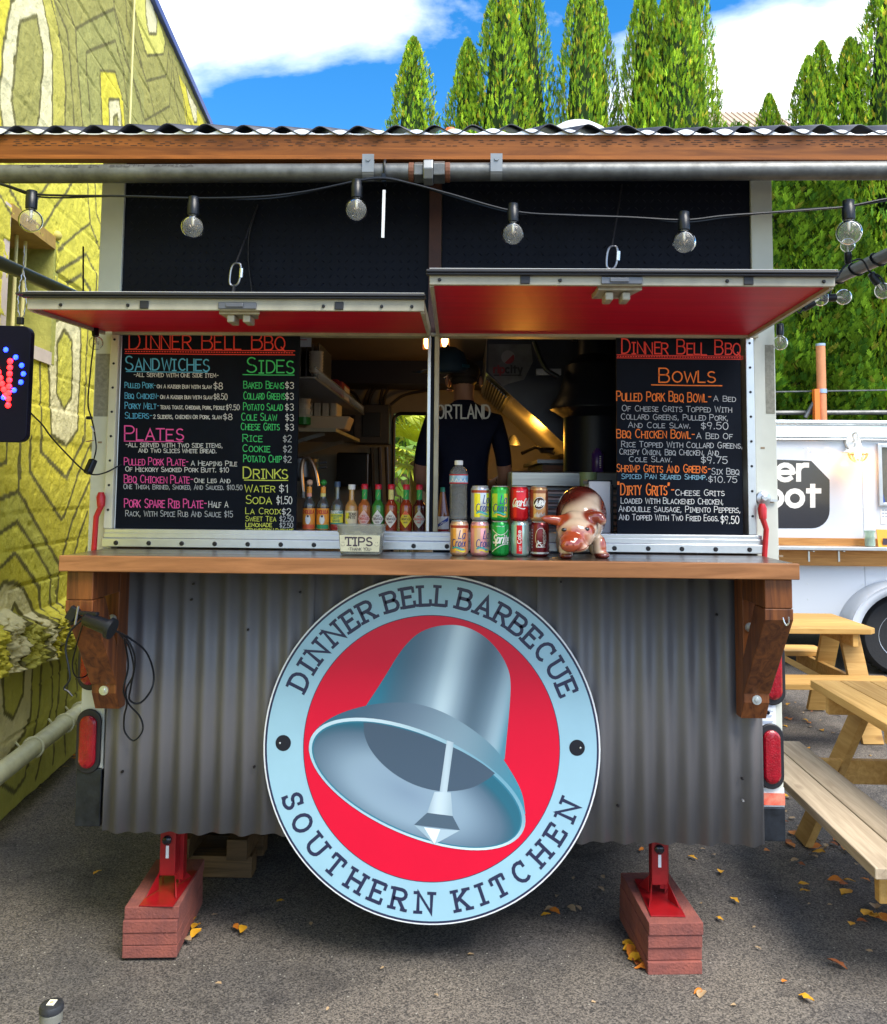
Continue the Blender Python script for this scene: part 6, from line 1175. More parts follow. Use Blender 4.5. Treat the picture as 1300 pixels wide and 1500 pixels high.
# sticker: pinwheel and lettering
def hf(u,v,d): p=at(u,-v,YH0-.003); return (p[0],p[1]-d,p[2])
stk=mat('sticker_grey',(.22,.22,.25),.5); mb=MB(); flat(mb,[(744.5+10*math.cos(k),-523+10*math.sin(k)) for k in np.linspace(0,2*PI,28)[:-1]],hf,.0); st_=P('sticker_disc',mb,stk,t)
mb=MB(); flat(mb,[(745+9*math.cos(k),-524+9*math.sin(k)) for k in np.linspace(-2.2,.6,12)],hf,.0006); P('sticker_red',mb,mat('sticker_maroon',(.22,.02,.035),.5),st_)
for k0 in(0.2,1.6): mb=MB(); ribbon(mb,[(744.5+(2+6*s)*math.cos(k0+s*1.3),-523+(2+6*s)*math.sin(k0+s*1.3)) for s in np.linspace(0,1.2,10)],1.2,hf,.001); P('sticker_stroke',mb,stk,st_)
mb=MB(); text(mb,'rip',hf,724,-546,11,2.6,width=15,dz=.0001); P('sticker_lettering',mb,mat('sticker_maroon',(0,0,0)),st_); mb=MB(); text(mb,'city',hf,741,-546,11,2.6,width=24,dz=.0001); ribbon(mb,[(724,-549.5),(764,-549.5)],1.6,hf,0); P('sticker_lettering',mb,mat('sticker_black',(.012,.012,.02),.5),st_)
# heat lamp under the hood (lit)
c=at(752,640,1.75); hl=T('heat_lamp','amber heat lamp glowing under the extractor hood','lamp',c); mb=MB(); mb.lathe([(.012,.03),(.02,.02),(.045,-.03),(.043,-.032)],tuple(c+np.array([0,0,-.02])),16); P('lamp_shade',mb,sdk,hl,smooth=True)
mb=MB(); mb.ball(tuple(c+np.array([0,0,-.025])),.018,12,8); P('bulb',mb,mat('amber_glow',(1,.6,.2),.4,emit=(1,.42,.06),es=18),hl,smooth=True)
ld=bpy.data.lights.new('heat_lamp_light','POINT'); ld.energy=2.6; ld.color=(1,.44,.05); ld.shadow_soft_size=.05; lo_=bpy.data.objects.new('heat_lamp_light',ld); COL.objects.link(lo_); lo_.location=tuple(at(765,645,1.65)); 
# cooking range below hood
t=T('cooking_range','dark cooking range with wooden shelf edge under the hood','cooker',(.8,1.6,.655)); zr=float(at(790,668,1.4)[2]); a=at(795,668,1.4)
mb=MB(); mb.box(a[0]-.0,1.2,1.40,2.4,.66,zr-.04); P('range_body',mb,dark,t,bev=.005); mb=MB(); mb.box(a[0],1.2,1.385,1.399,zr-.13,zr-.05); P('range_shelf',mb,mat('red_wood',(.16,.05,.015),.5,var=.4,vs=20),t); mb=MB(); mb.box(a[0]-.03,1.2,1.37,2.4,zr-.039,zr-.02); P('range_top',mb,sdk,t)
mb=MB(); mb.tube([at(765,664,1.45),at(785,655,1.5),at(812,664,1.45)],.010,8); mb.lathe([(.03,0),(.05,.03)],tuple(at(800,664,1.5)),14); P('pan',mb,dark,t,smooth=True)
# hanging dark cowl at right
c=at(872,560,.95); t=T('exhaust_cowl','black domed exhaust cowl on a drum in the right of the kitchen','exhaust cowl',(float(c[0]),1.05,2.3))
mb=MB(); X=float(at(874,560,1.0)[0]); zz_=lambda py: float(at(874,py,1.0)[2])
mb.lathe([(.16,zz_(700)),(.16,zz_(612)),(.19,zz_(606)),(.225,zz_(600)),(.225,zz_(596)),(.19,zz_(580)),(.165,zz_(560)),(.15,zz_(535)),(.09,zz_(520)),(.085,2.49)],(X,1.02,0),30); P('cowl',mb,mat('cowl_black',(.008,.010,.02),.4,0,spec=.25),t,smooth=True)
mb=MB(); mb.lathe([(.012,-.0),(.012,.06)],tuple(at(842,500,.9)),10); mb.tube(catmull([at(783,500,.95),at(790,520,.95),at(800,540,.95),at(818,552,.95)],6),.012,8); P('gas_hose',mb,dark,t,smooth=True)
mb=MB(); mb.bar(at(786,545,.98),at(822,545,.98),.03,.03); P('hook_rail',mb,mat('steel',(0,0,0)),t,smooth=False)
# purple bottle and bits
c=at(876,690,.8); t=T('purple_bottle','small dark purple squeeze bottle on the prep counter','bottle',c); zc_=z1; mb=MB(); mb.lathe([(.026,zc_+.001),(.028,zc_+.004),(.028,zc_+.085),(.018,zc_+.10),(.010,zc_+.112)],(float(c[0]),.8,0),16); P('bottle_body',mb,mat('purple_plastic',(.06,.02,.16),.3),t,smooth=True)
f=wrapfn(float(c[0]),.8,zc_,.0283); mb=MB(); [patch(mb,f,.004,.012,.02+.01*k,.026+.01*k,.0004,2) for k in range(6)]; P('label_marks',mb,mat('label_white',(0,0,0)),t)
c=at(868,700,.42); t=T('green_cup','green tinted plastic cup behind the napkin dispenser','cup',c); mb=MB(); mb.lathe([(.028,LZ),(.036,float(at(868,692,.26)[2])),(.034,float(at(868,692,.26)[2])-.002),(.026,LZ+.004)],(float(at(862,700,.26)[0]),.26,0),18); P('cup_body',mb,mat('cup_green',(.20,.26,.12),.4),t,smooth=True)
c=at(898,600,1.1); t=T('paper_towel','pale paper towel roll in the shade beside the right menu board','paper towel',c)
mb=MB(); a=at(893,560,1.1); b=at(912,640,1.1); mb.box(a[0],a[0]+.12,1.1,1.2,b[2],a[2]+.04); mb.lathe([(.05,-.07),(.055,0),(.05,.07)],tuple(at(897,632,1.08)),14,'x'); P('roll',mb,mat('dim_white',(.22,.21,.17),.7),t,bev=.01)
# ceiling lamps
for px,py,lab in((652,501,'small lit amber ceiling lamp right of the mullion'),(626,503,'small lit amber ceiling lamp left of the mullion')):
    c=at(px,py,1.25); t=T('ceiling_lamp',lab,'lamp',c,'lit ceiling lamps inside the trailer'); mb=MB(); mb.box(c[0]-.024,c[0]+.024,1.262,1.29,c[2]-.03,c[2]+.035); mb.box(c[0]-.024,c[0]+.024,1.27,1.29,c[2]+.034,2.5); P('lamp_housing',mb,mat('rust_ring',(0,0,0)),t)
    mb=MB(); mb.lathe([(.016,.028),(.017,0),(.010,-.022),(.004,-.026)],(c[0],1.25,c[2]),14); P('lamp_glass',mb,mat('warm_glow',(1,.75,.3),.4,emit=(1,.62,.18),es=7),t,smooth=True)
ld=bpy.data.lights.new('ceiling_lamp_light','POINT'); ld.energy=.25; ld.color=(1,.8,.55); ld.shadow_soft_size=.04; lo_=bpy.data.objects.new('ceiling_lamp_light',ld); COL.objects.link(lo_); lo_.location=tuple(at(640,515,1.15))
# ================================================================ PERSON
def skinfig(verts,edges,root,lv=2):
    me=bpy.data.meshes.new('body'); me.from_pydata([v[:3] for v in verts],edges,[]); o=bpy.data.objects.new('tmpskin',me); COL.objects.link(o)
    sk=o.modifiers.new('s','SKIN'); 
    for i,v in enumerate(verts):
        d=me.skin_vertices[0].data[i]; d.radius=(v[3],v[4] if len(v)>4 else v[3]); d.use_root=(i==root); d.use_loose=False
    s=o.modifiers.new('d','SUBSURF'); s.levels=lv; s.render_levels=lv
    dg=bpy.context.evaluated_depsgraph_get(); m2=bpy.data.meshes.new_from_object(o.evaluated_get(dg)); bpy.data.objects.remove(o); return m2
PX=float(at(680,560,1.0)[0]); PYy=1.0; ztop=float(at(681,513,1.0)[2]); fz=.656; HT=ztop-fz
pn=T('person','person in dark navy tee and cap seen from behind inside the trailer','person',(PX,PYy,fz))
k=HT/1.80
V=[(0,0,.98,.15,.11),(0,-.01,1.12,.15,.105),(0,-.01,1.28,.165,.115),(0,-.01,1.40,.15,.11),(0,0,1.50,.07,.065),(0,.01,1.56,.058,.058),(0,.03,1.64,.075,.09),(0,.03,1.72,.07,.088),
 (-.19,0,1.42,.062),(-.24,.03,1.26,.052),(-.26,.06,1.13,.044),(-.20,.24,1.08,.036),(-.16,.33,1.09,.026),(-.14,.39,1.10,.030,.018),
 (.19,0,1.42,.062),(.235,.03,1.26,.052),(.25,.06,1.13,.044),(.19,.24,1.10,.036),(.15,.33,1.11,.026),(.13,.39,1.12,.030,.018),
 (-.10,0,.90,.085),(-.12,.02,.50,.058),(-.13,0,.12,.042),(-.13,.03,.045,.04),(-.13,.16,.035,.035,.028),(.10,0,.90,.085),(.12,.02,.50,.058),(.13,0,.12,.042),(.13,.03,.045,.04),(.13,.16,.035,.035,.028)]
E_=[(0,1),(1,2),(2,3),(3,4),(4,5),(5,6),(6,7),(3,8),(8,9),(9,10),(10,11),(11,12),(12,13),(3,14),(14,15),(15,16),(16,17),(17,18),(18,19),(0,20),(20,21),(21,22),(22,23),(23,24),(0,25),(25,26),(26,27),(27,28),(28,29)]
base=len(V)
for s,hb in((-1,13),(1,19)):
    hx,hy,hz=V[hb][:3]
    for fi,(dxf,ln) in enumerate(((-.024,.060),(-.008,.072),(.008,.066),(.024,.052))):
        i=len(V); V+= [(hx+dxf,hy+.03,hz-.003,.0085),(hx+dxf*1.1,hy+.03+ln*.5,hz-.010,.0078),(hx+dxf*1.1,hy+.03+ln*.85,hz-.032,.0070)]; E_+=[(hb,i),(i,i+1),(i+1,i+2)]
    i=len(V); V+=[(hx-s*.030,hy-.01,hz-.010,.010),(hx-s*.042,hy+.025,hz-.022,.0085)]; E_+=[(hb,i),(i,i+1)]
m2=skinfig([(v[0]*k,v[1]*k,v[2]*k)+tuple(r*k for r in v[3:]) for v in V],E_,0)
m2.name='person_body'; tee=mat('navy_tee',(.008,.010,.026),.8,bump=1,bs=7,bd=.03,spec=.15); skn=mat('skin',(.40,.19,.12),.5); jean=mat('dark_trousers',(.014,.016,.022),.8); shoe=mat('shoe',(.01,.01,.01),.5)
for x in(tee,skn,jean,shoe): m2.materials.append(x)
for p in m2.polygons:
    c=p.center/k; arm=(c.y>.105 and c.z>1.0 and c.z<1.3) or (abs(c.x)>.2 and c.z<1.20 and c.z>1.0); p.material_index=1 if (c.z>1.525 or arm) else 0 if c.z>.95 else 2 if c.z>.09 else 3; p.use_smooth=True
ob_=bpy.data.objects.new('body',m2); link(ob_,pn,(PX,PYy,fz)); ob_.scale=(.88,1,1)
def rel(x,y,z): return (x*k,y*k,z*k)
hair=mat('dark_hair',(.02,.012,.008),.7)
mb=MB(); mb.ball(rel(0,.028,1.69),.096*k,18,12,(.86,1.02,.74)); mb.ball(rel(0,-.002,1.645),.078*k,14,10,(.92,.75,.5)); P('hair',mb,hair,pn,smooth=True,local=True)
cp_=mat('cap_navy',(.012,.036,.068),.7,bump=.2,bs=80)
mb=MB(); mb.lathe([(.094*k,1.675*k),(.102*k,1.685*k),(.099*k,1.725*k),(.082*k,1.775*k),(.045*k,1.802*k),(.006,1.808*k)],(0,.03*k,0),22); cpo=P('cap',mb,cp_,pn,smooth=True,local=True,ang=80)
mb=MB(); vs=[];n=14
for i in range(n+1):
    a=PI*i/n; vs+=[(-.075*k*1.1*math.cos(a)-.03*k,(.09+.02*math.sin(a))*k,1.69*k),(-.075*k*1.15*math.cos(a)-.07*k,(.10+.09*math.sin(a))*k,1.672*k+.01*math.sin(a))]
mb.add(vs,[(2*i,2*i+2,2*i+3,2*i+1) for i in range(n)]); b_=P('cap_peak',mb,cp_,cpo,smooth=True,local=True); cpo.rotation_euler=(0,rad(-4),rad(62)); b_.modifiers.new('t','SOLIDIFY').thickness=.004
mb=MB(); mb.ball(rel(0,.03,1.81),.008,8,6); P('cap_button',mb,cp_,cpo,local=True)
mb=MB(); mb.box(-.04*k,.035*k,-.0765*k,-.073*k,1.695*k,1.71*k); P('cap_strap',mb,mat('cap_teal_strap',(.02,.12,.18),.6),cpo,local=True)
for s in(-1,1): mb=MB(); mb.ball(rel(s*.088,.03,1.64),.026*k,10,8,(.4,.7,1.15)); P('ear',mb,skn,pn,smooth=True,local=True)
mb=MB(); mb.ball(rel(0,.125,1.635),.018*k,8,6,(.7,.9,1.2)); mb.ball(rel(0,.115,1.60),.022*k,8,6,(1.1,.5,.35)); P('face_features',mb,skn,pn,smooth=True,local=True).rotation_euler=(0,0,rad(40))
for s in(-1,1): mb=MB(); mb.ball(rel(s*.032,.112,1.66),.012*k,8,6,(1,.5,.7)); P('eye',mb,blk,pn,smooth=True,local=True).rotation_euler=(0,0,rad(40))
# lettering lies on the curved back
def backf(u,v,d):
    p=at(u,-v,PYy-.13); xx=float(p[0])-PX; yb=PYy-.128*k+ .55*xx*xx-.004-d; p=at(u,-v,yb); return (float(p[0]),yb,float(p[2]))
mb=MB(); text(mb,'PORTLAND',backf,630,-612.5,19,2.5,width=88,sub=3,dz=.0003,slant=0); P('shirt_lettering',mb,mat('shirt_print',(.62,.62,.60),.7),pn)
mb=MB(); mb.tube([rel(-.09,-.02,1.50),rel(-.05,-.075,1.515),rel(.0,-.085,1.51),rel(.05,-.075,1.515),rel(.09,-.02,1.50)],.008*k,6); P('collar',mb,tee,pn,smooth=True,local=True)
# ================================================================ BEHIND THE TRAILER (seen through the doorway)
leafg=mat('palm_green',(.24,.46,.04),.5,var=.4,vs=6); leafy=mat('palm_yellow',(.55,.62,.05),.5,var=.4,vs=6)
fp=T('fan_palm','bright fan palm behind the trailer, seen through its far doorway','palm',at(600,640,4.0)*np.array([1,1,0]))
mb=MB(); pc_=at(612,672,4.1); mb.tube([(pc_[0],4.1,0),(pc_[0]+.05,4.1,1.2),tuple(pc_)],[.09,.08,.07],10); P('trunk',mb,mat('palm_trunk',(.16,.11,.06),.9,var=.5,vs=30,bump=1,bs=40),fp,smooth=True)
mb=MB()
for i in range(46):
    a=random.uniform(0,2*PI); e_=random.uniform(-.3,1.2); hub=np.array(pc_)+np.array([math.cos(a)*math.cos(e_),math.sin(a)*math.cos(e_)*.6-.1,math.sin(e_)])*random.uniform(.15,.45)
    d0=np.array([math.cos(a)*math.cos(e_),math.sin(a)*math.cos(e_),math.sin(e_)]); up_=np.cross(d0,[.3,.2,.9]); up_/=np.linalg.norm(up_)
    for j in range(-6,7):
        t_=j*.2; v=d0*math.cos(t_)+up_*math.sin(t_); n_=np.cross(v,np.cross(d0,up_)); L_=random.uniform(.22,.34); w_=.012
        mb.add([hub,hub+v*L_*.5+n_*w_,hub+v*L_-np.array([0,0,.04]),hub+v*L_*.5-n_*w_],[(0,1,2,3)])
P('fronds',mb,leafy,fp)
rf=T('reed_fence','brown dry reed fence behind the trailer','fence',(-.3,4.9,0))
mb=MB()
for i in range(420): x=-2.2+i*.0105; mb.tube([(x,4.9+random.uniform(-.02,.02),0),(x+random.uniform(-.02,.02),4.9,random.uniform(1.9,2.05))],random.uniform(.004,.007),4,False)
P('reeds',mb,mat('reed',(.34,.25,.15),.8,var=.6,vs=12,stretch=(30,30,2)),rf,kind='stuff')
for z in(.5,1.5): mb=MB(); mb.box(-2.2,2.2,4.92,4.96,z,z+.06); P('fence_rail',mb,tim,rf)
vb_=T('leafy_vine','green leafy vine over the reed fence','vine',(-.3,4.7,0)); mb=MB()
for i in range(900):
    x=random.uniform(-1.6,1.2); z=random.choice([random.uniform(1.2,2.0),random.uniform(1.8,2.6)]); y=4.75+random.uniform(-.15,.1); s=random.uniform(.03,.07); a=random.uniform(0,6.3); u_=np.array([math.cos(a),random.uniform(-.5,.5),math.sin(a)])*s; v_=np.array([-math.sin(a),random.uniform(-.5,.5),math.cos(a)])*s*.5
    c=np.array([x,y,z]); mb.add([c-u_,c-v_,c+u_,c+v_],[(0,1,2,3)])
P('leaves',mb,leafg,vb_,kind='stuff')
mb=MB(); 
for i in range(12): x=-1.5+i*.23; mb.tube(catmull([(x,4.8,0),(x+random.uniform(-.1,.1),4.75,1),(x+random.uniform(-.2,.2),4.78,2.2)],4),.006,5)
P('stems',mb,tim,vb_)
# ================================================================ WHITE FOOD TRAILER AT RIGHT
TYR=5.0
wt=T('white_trailer','glossy white food trailer with black badge behind the picnic tables at right','food trailer',(4.6,TYR+1,0))
wm_=mat('trailer_white',(.60,.64,.70),.28,coat=.4,var=.05,vs=1.2)
ax0=float(at(1000,700,TYR)[0]); zt_=float(at(1200,642,TYR)[2]); zb_=float(at(1200,907,TYR)[2]); zr_t=float(at(1150,614,TYR-.03)[2]); xe=6.2
# seams: panels as separate sheets
xsn=[float(at(1065,700,TYR)[0]),float(at(1266,780,TYR)[0])]
xs_=[2.15,xsn[0]+.0,xsn[1],xe]
for a_,b_ in zip(xs_,xs_[1:]): mb=MB(); mb.box(a_+.0015,b_-.0015,TYR,TYR+.03,zb_+.02,zt_); P('side_panel',mb,wm_,wt,bev=.002)
mb=MB(); mb.box(2.15,xe,TYR+.031,TYR+2.0,zb_+.03,zr_t-.02); P('trailer_body',mb,wm_,wt,bev=.02)
mb=MB(); mb.box(2.1,xe,TYR-.035,TYR+.05,zt_+.004,zr_t-.055); P('roof_rail',mb,mat('rail_white',(.80,.86,.88),.18,.5,coat=.5),wt,bev=.008)
mb=MB(); mb.tube([(2.1,TYR-.03,zr_t-.03),(xe,TYR-.03,zr_t-.03)],.026,14); P('roof_edge',mb,mat('rail_white',(0,0,0)),wt,smooth=True)
mb=MB(); mb.box(2.1,xe,TYR-.022,TYR,zt_-.018,zt_+.002); mb.tube([(2.1,TYR-.03,zt_-.012),(xe,TYR-.03,zt_-.012)],.007,8); P('awning_track',mb,alu,wt)
mb=MB(); mb.box(2.15,xe,TYR-.004,TYR+.03,zb_-.005,zb_+.018); P('bottom_trim',mb,alu,wt)
for px,py in((1184,668),(1212,668),(1240,668)):
    c=at(px,py-12,TYR-.02); mb=MB(); mb.tube(catmull([c,c+np.array([.005,-.01,-.03]),c+np.array([.02,-.012,-.045]),c+np.array([.028,-.012,-.025])],4),.004,6); P('rail_hook',mb,bolt,wt,smooth=True)
for px,pys in((1265,(700,722,744,767,835,856)),(1184,(855,878)),(1178,(656,))):
    for py in pys: c=at(px,py,TYR-.001); mb=MB(); mb.ball(tuple(c),.006,8,6,(1,.4,1)); P('rivet',mb,bolt,wt)
# black badge (octagon with rounded foot) and lettering
def rf_(u,v,d): p=at(u,-v,TYR-.0015); return (p[0],p[1]-d,p[2])
cxb=1140
pts=[(1140-26,-672)]; rightside=[(1189,-675),(1216,-703),(1216,-744)]+[(1216-26+26*math.cos(k),-748-26*math.sin(k)) for k in np.linspace(0,PI/2,8)]
badge=[(1112,-672)]+rightside+[(1090,-774)]+[(1064+26-26*math.sin(k),-748-26*math.cos(k)) for k in np.linspace(0,PI/2,8)]+[(1064,-703)]
mb=MB(); flat(mb,badge,rf_,.0); bg_=P('badge',mb,mat('badge_black',(.012,.014,.024),.16,coat=.6),wt)
mb=MB(); text(mb,'er',rf_,1139,-703,33,7.2,width=46,dz=.0004); text(mb,'pot',rf_,1123,-741,33,7.6,width=78,dz=.0004); P('badge_lettering',mb,mat('label_white',(0,0,0)),bg_)
# shelf and timber rail
a=at(1200,801,TYR-.2); mb=MB(); mb.box(2.3,xe,TYR-.20,TYR-.001,float(at(1200,806,TYR-.2)[2]),float(at(1200,801,TYR-.2)[2])); P('steel_shelf',mb,alu,wt,bev=.003)
wrl=wood('rail_wood',(.55,.27,.08),(.36,.15,.04),'x')
mb=MB(); mb.box(2.3,xe,TYR-.06,TYR-.001,float(at(1200,828,TYR)[2]),float(at(1200,807,TYR-.15)[2])); rl=P('timber_rail',mb,wrl,wt,bev=.003)
mb=MB(); mb.box(2.3,xe,TYR-.02,TYR-.001,float(at(1200,800,TYR)[2])+.002,float(at(1200,788,TYR)[2])); P('timber_backboard',mb,wrl,wt,bev=.002)
for px in(1186,1230):
    c=at(px,815,TYR-.07); mb=MB(); mb.box(c[0]-.008,c[0]+.008,TYR-.066,TYR-.0605,c[2]-.05,c[2]+.05); mb.box(c[0]-.008,c[0]+.008,TYR-.18,TYR-.06,c[2]+.05,c[2]+.058); P('shelf_bracket',mb,bolt,wt)
# serving window
a=at(1286,650,TYR-.02); b=at(1400,742,TYR-.02)
for q in((a[0],a[0]+.035,b[2],a[2]),(a[0]+.0352,b[0],a[2]-.035,a[2]),(a[0]+.0352,b[0],b[2],b[2]+.03)):
    mb=MB(); mb.box(q[0],q[1],TYR-.03,TYR+.0-.001,q[2],q[3]); P('window_frame',mb,alu,wt,bev=.003)
mb=MB(); mb.box(a[0]+.036,b[0],TYR-.012,TYR-.002,b[2]+.031,a[2]-.036); wp_=P('window_pane',mb,mat('window_grey',(.10,.095,.09),.12,var=.6,vs=6,coat=.5),wt)
mb=MB(); c=at(1297,730,TYR-.016); mb.prism([(c[0]-.05,c[2]-.06),(c[0]+.01,c[2]-.06),(c[0]-.02,c[2]+.06),(c[0]-.05,c[2]+.07)],lambda u,v,d:(u,TYR-.0125-d,v),0,.002); P('window_sticker',mb,mat('sticker_blue',(.02,.06,.30),.4),wp_)
a=at(1290,745,TYR-.001); b=at(1320,768,TYR-.001); mb=MB(); mb.box(a[0],b[0],TYR-.004,TYR-.0005,b[2],a[2]); nt_=P('notice',mb,mat('label_white',(0,0,0)),wt); mb=MB()
for i in range(3):
    for j in range(3): mb.box(a[0]+.015+.03*j,a[0]+.035+.03*j,TYR-.0055,TYR-.0041,a[2]-.02-.03*i,a[2]-.008-.03*i)
P('notice_print',mb,mat('ink_grey',(0,0,0)),nt_)
# wheel and mudguard
wc_=at(1322,932,TYR-.13); wr=.36; wc_=np.array([float(wc_[0]),TYR-.12,wr])
mb=MB(); mb.lathe([(.20,-.11),(.33,-.11),(.352,-.085),(.36,-.05),(.36,.05),(.352,.085),(.33,.11),(.2,.11)],tuple(wc_+np.array([0,.12,0])),40,'y'); ty=P('tyre',mb,mat('tyre',(0,0,0)),wt,smooth=True)
mb=MB()
for i in range(44): a_=2*PI*i/44; p=wc_+np.array([.357*math.cos(a_),.12,.357*math.sin(a_)]); mb.bar(p+np.array([0,-.06,0]),p+np.array([0,.06,0]),.02,.02)
P('tread_blocks',mb,mat('tyre',(0,0,0)),ty,kind='stuff')
mb=MB(); mb.lathe([(.03,-.10),(.11,-.095),(.17,-.06),(.19,-.105),(.205,-.112),(.205,.05),(.03,.05)],tuple(wc_+np.array([0,.12,0])),30,'y'); rm=P('rim',mb,mat('rim_white',(.62,.66,.72),.3,.4),ty,smooth=True)
mb=MB(); th=np.linspace(.0,PI,26); vs=[]
for k_ in th:
    for r_,yy in((.46,-.26),(.475,-.265),(.475,.0),(.40,-.262)): vs.append((wc_[0]+r_*1.12*math.cos(k_),TYR+yy,wr+.02+r_*math.sin(k_)))
for i in range(len(th)-1):
    for j,(p_,q_) in enumerate(((0,1),(1,2),(0,3))): mb.f.append((4*i+p_,4*i+4+p_,4*i+4+q_,4*i+q_)); mb.mi.append(0)
mb.v+=vs; P('mudguard',mb,wm_,wt,smooth=True).modifiers.new('t','SOLIDIFY').thickness=.004
# barn lamp (lit)
c=at(1257,652,TYR-.14); bl_=T('barn_lamp','lit white barn lamp with round cage glass on the white trailer','wall lamp',c); lw_=mat('lamp_white',(.78,.77,.74),.3)
cc=at(1249,648,TYR-.01); mb=MB(); mb.lathe([(.07,-.03),(.075,-.01),(.075,0)],tuple(cc+np.array([0,0,-.0])),20,'y'); P('wall_plate',mb,lw_,bl_,smooth=True)
mb=MB(); mb.tube(catmull([cc,cc+np.array([.0,-.05,.02]),c+np.array([-.02,.05,.10]),c+np.array([0,.0,.115]),c+np.array([.0,0,.03])],6),.011,8); P('lamp_arm',mb,lw_,bl_,smooth=True)
mb=MB(); mb.lathe([(.03,.02),(.035,.0),(.04,-.02),(.10,-.045),(.135,-.066),(.137,-.072),(.13,-.07),(.04,-.035)],tuple(c),26); P('lamp_shade',mb,lw_,bl_,smooth=True)
mb=MB()
for k_ in range(6): a_=PI*k_/6; mb.tube([c+np.array([.085*math.cos(a_)*math.cos(t_),.085*math.sin(a_)*math.cos(t_),-.075-.085*math.sin(t_)]) for t_ in np.linspace(0,PI,12)],.0035,5)
mb.tube([c+np.array([.087*math.cos(t_),.087*math.sin(t_),-.09]) for t_ in np.linspace(0,2*PI,20)],.0035,5); P('lamp_cage',mb,mat('cage',(.35,.25,.2),.4,.5),bl_,smooth=True)
mb=MB(); mb.ball(tuple(c+np.array([0,0,-.09])),.028,12,8,(1,1,1.3)); P('bulb',mb,mat('bulb_glow',(1,.8,.4),.4,emit=(1,.55,.15),es=25),bl_,smooth=True)
ld=bpy.data.lights.new('barn_lamp_light','POINT'); ld.energy=2.2; ld.color=(1,.42,.10); ld.shadow_soft_size=.03; lo_=bpy.data.objects.new('barn_lamp_light',ld); COL.objects.link(lo_); lo_.location=tuple(c+np.array([0,-.02,-.16]))
# jar and packet on the shelf
zsh=float(at(1200,801,TYR-.2)[2]); c=at(1275,790,TYR-.12); t=T('glass_jar','green tinted glass jar on the white trailer shelf','jar',(c[0],c[1],zsh)); mb=MB(); mb.lathe([(.04,zsh+.002),(.046,zsh+.01),(.046,zsh+.12),(.052,zsh+.15),(.049,zsh+.15),(.042,zsh+.012)],(float(c[0]),float(c[1]),0),20); P('jar_body',mb,mat('jar_glass',(.62,.75,.66),.08,trans=.6,ior=1.2),t,smooth=True); mb=MB(); mb.lathe([(.035,zsh+.012),(.04,zsh+.08),(.02,zsh+.10)],(float(c[0]),float(c[1]),0),12); P('jar_contents',mb,mat('jar_green',(.35,.50,.28),.6),t)
c=at(1296,790,TYR-.12); t=T('orange_packet','orange printed card stand on the white trailer shelf','card',(c[0],c[1],zsh)); mb=MB(); mb.hexa([(c[0]-.06,c[1]-.01,zsh+.001),(c[0]+.06,c[1]-.01,zsh+.001),(c[0]+.06,c[1],zsh+.001),(c[0]-.06,c[1],zsh+.001),(c[0]-.06,c[1]+.02,zsh+.16),(c[0]+.06,c[1]+.02,zsh+.16),(c[0]+.06,c[1]+.03,zsh+.16),(c[0]-.06,c[1]+.03,zsh+.16)]); pk=P('card',mb,mat('card_orange',(.80,.35,.03),.5),t); mb=MB(); mb.box(c[0]-.02,c[0]+.04,c[1]-.014,c[1]-.0115,zsh+.02,zsh+.08); P('card_print',mb,mat('ink',(0,0,0)),pk)
# orange pole with bracket
c=at(1205,612,TYR+2.3); op=T('orange_pole','orange metal pole behind the white trailer against the hedge','pole',(c[0],c[1],0)); zt2=float(at(1203,507,TYR+2.3)[2]); mb=MB(); mb.tube([(c[0],c[1],0),(c[0],c[1],zt2)],.055,14); P('pole_shaft',mb,mat('pole_orange',(.62,.24,.10),.5,var=.2),op,smooth=True)
mb=MB(); mb.tube([(c[0],c[1],zt2+.001),(c[0],c[1],zt2+.03)],.058,14); mb.tube([(c[0],c[1],float(at(1205,576,TYR+2.3)[2])),(c[0],c[1],float(at(1205,570,TYR+2.3)[2]))],.062,14); P('pole_band',mb,mat('steel_blue',(.35,.45,.60),.4,.5),op,smooth=True)
a=at(1196,570,TYR+2.25); mb=MB(); mb.box(a[0]-.03,a[0]+.03,c[1]-.08,c[1]-.0,float(at(1196,620,TYR+2.3)[2]),a[2]); P('pole_channel',mb,mat('channel_orange',(.80,.18,.02),.5),op)
mb=MB(); mb.tube([at(1195,585,TYR+2.3),at(1180,612,TYR+2.3)],.025,8); P('pole_brace',mb,mat('galvanised',(0,0,0)),op)
mb=MB(); mb.tube([(2.5,c[1]+.1,float(at(1200,607,TYR+2.4)[2])),(7,c[1]+.1,float(at(1200,607,TYR+2.4)[2])+.05)],.03,8); mb.tube([(2.5,c[1]+.1,float(at(1200,590,TYR+2.4)[2])+.1),(7,c[1]+.1,float(at(1200,590,TYR+2.4)[2])+.2)],.010,6)
t=T('fence_rail','grey metal fence rail in front of the hedge','fence',(4,c[1]+.1,0)); P('top_rail',mb,mat('galvanised',(0,0,0)),t,smooth=True)
mb=MB()
for i in range(12): x=2.6+i*.4; mb.tube([(x,c[1]+.12,0),(x,c[1]+.12,2.5)],.012,6)
P('fence_posts',mb,mat('galvanised',(0,0,0)),t,kind='stuff')
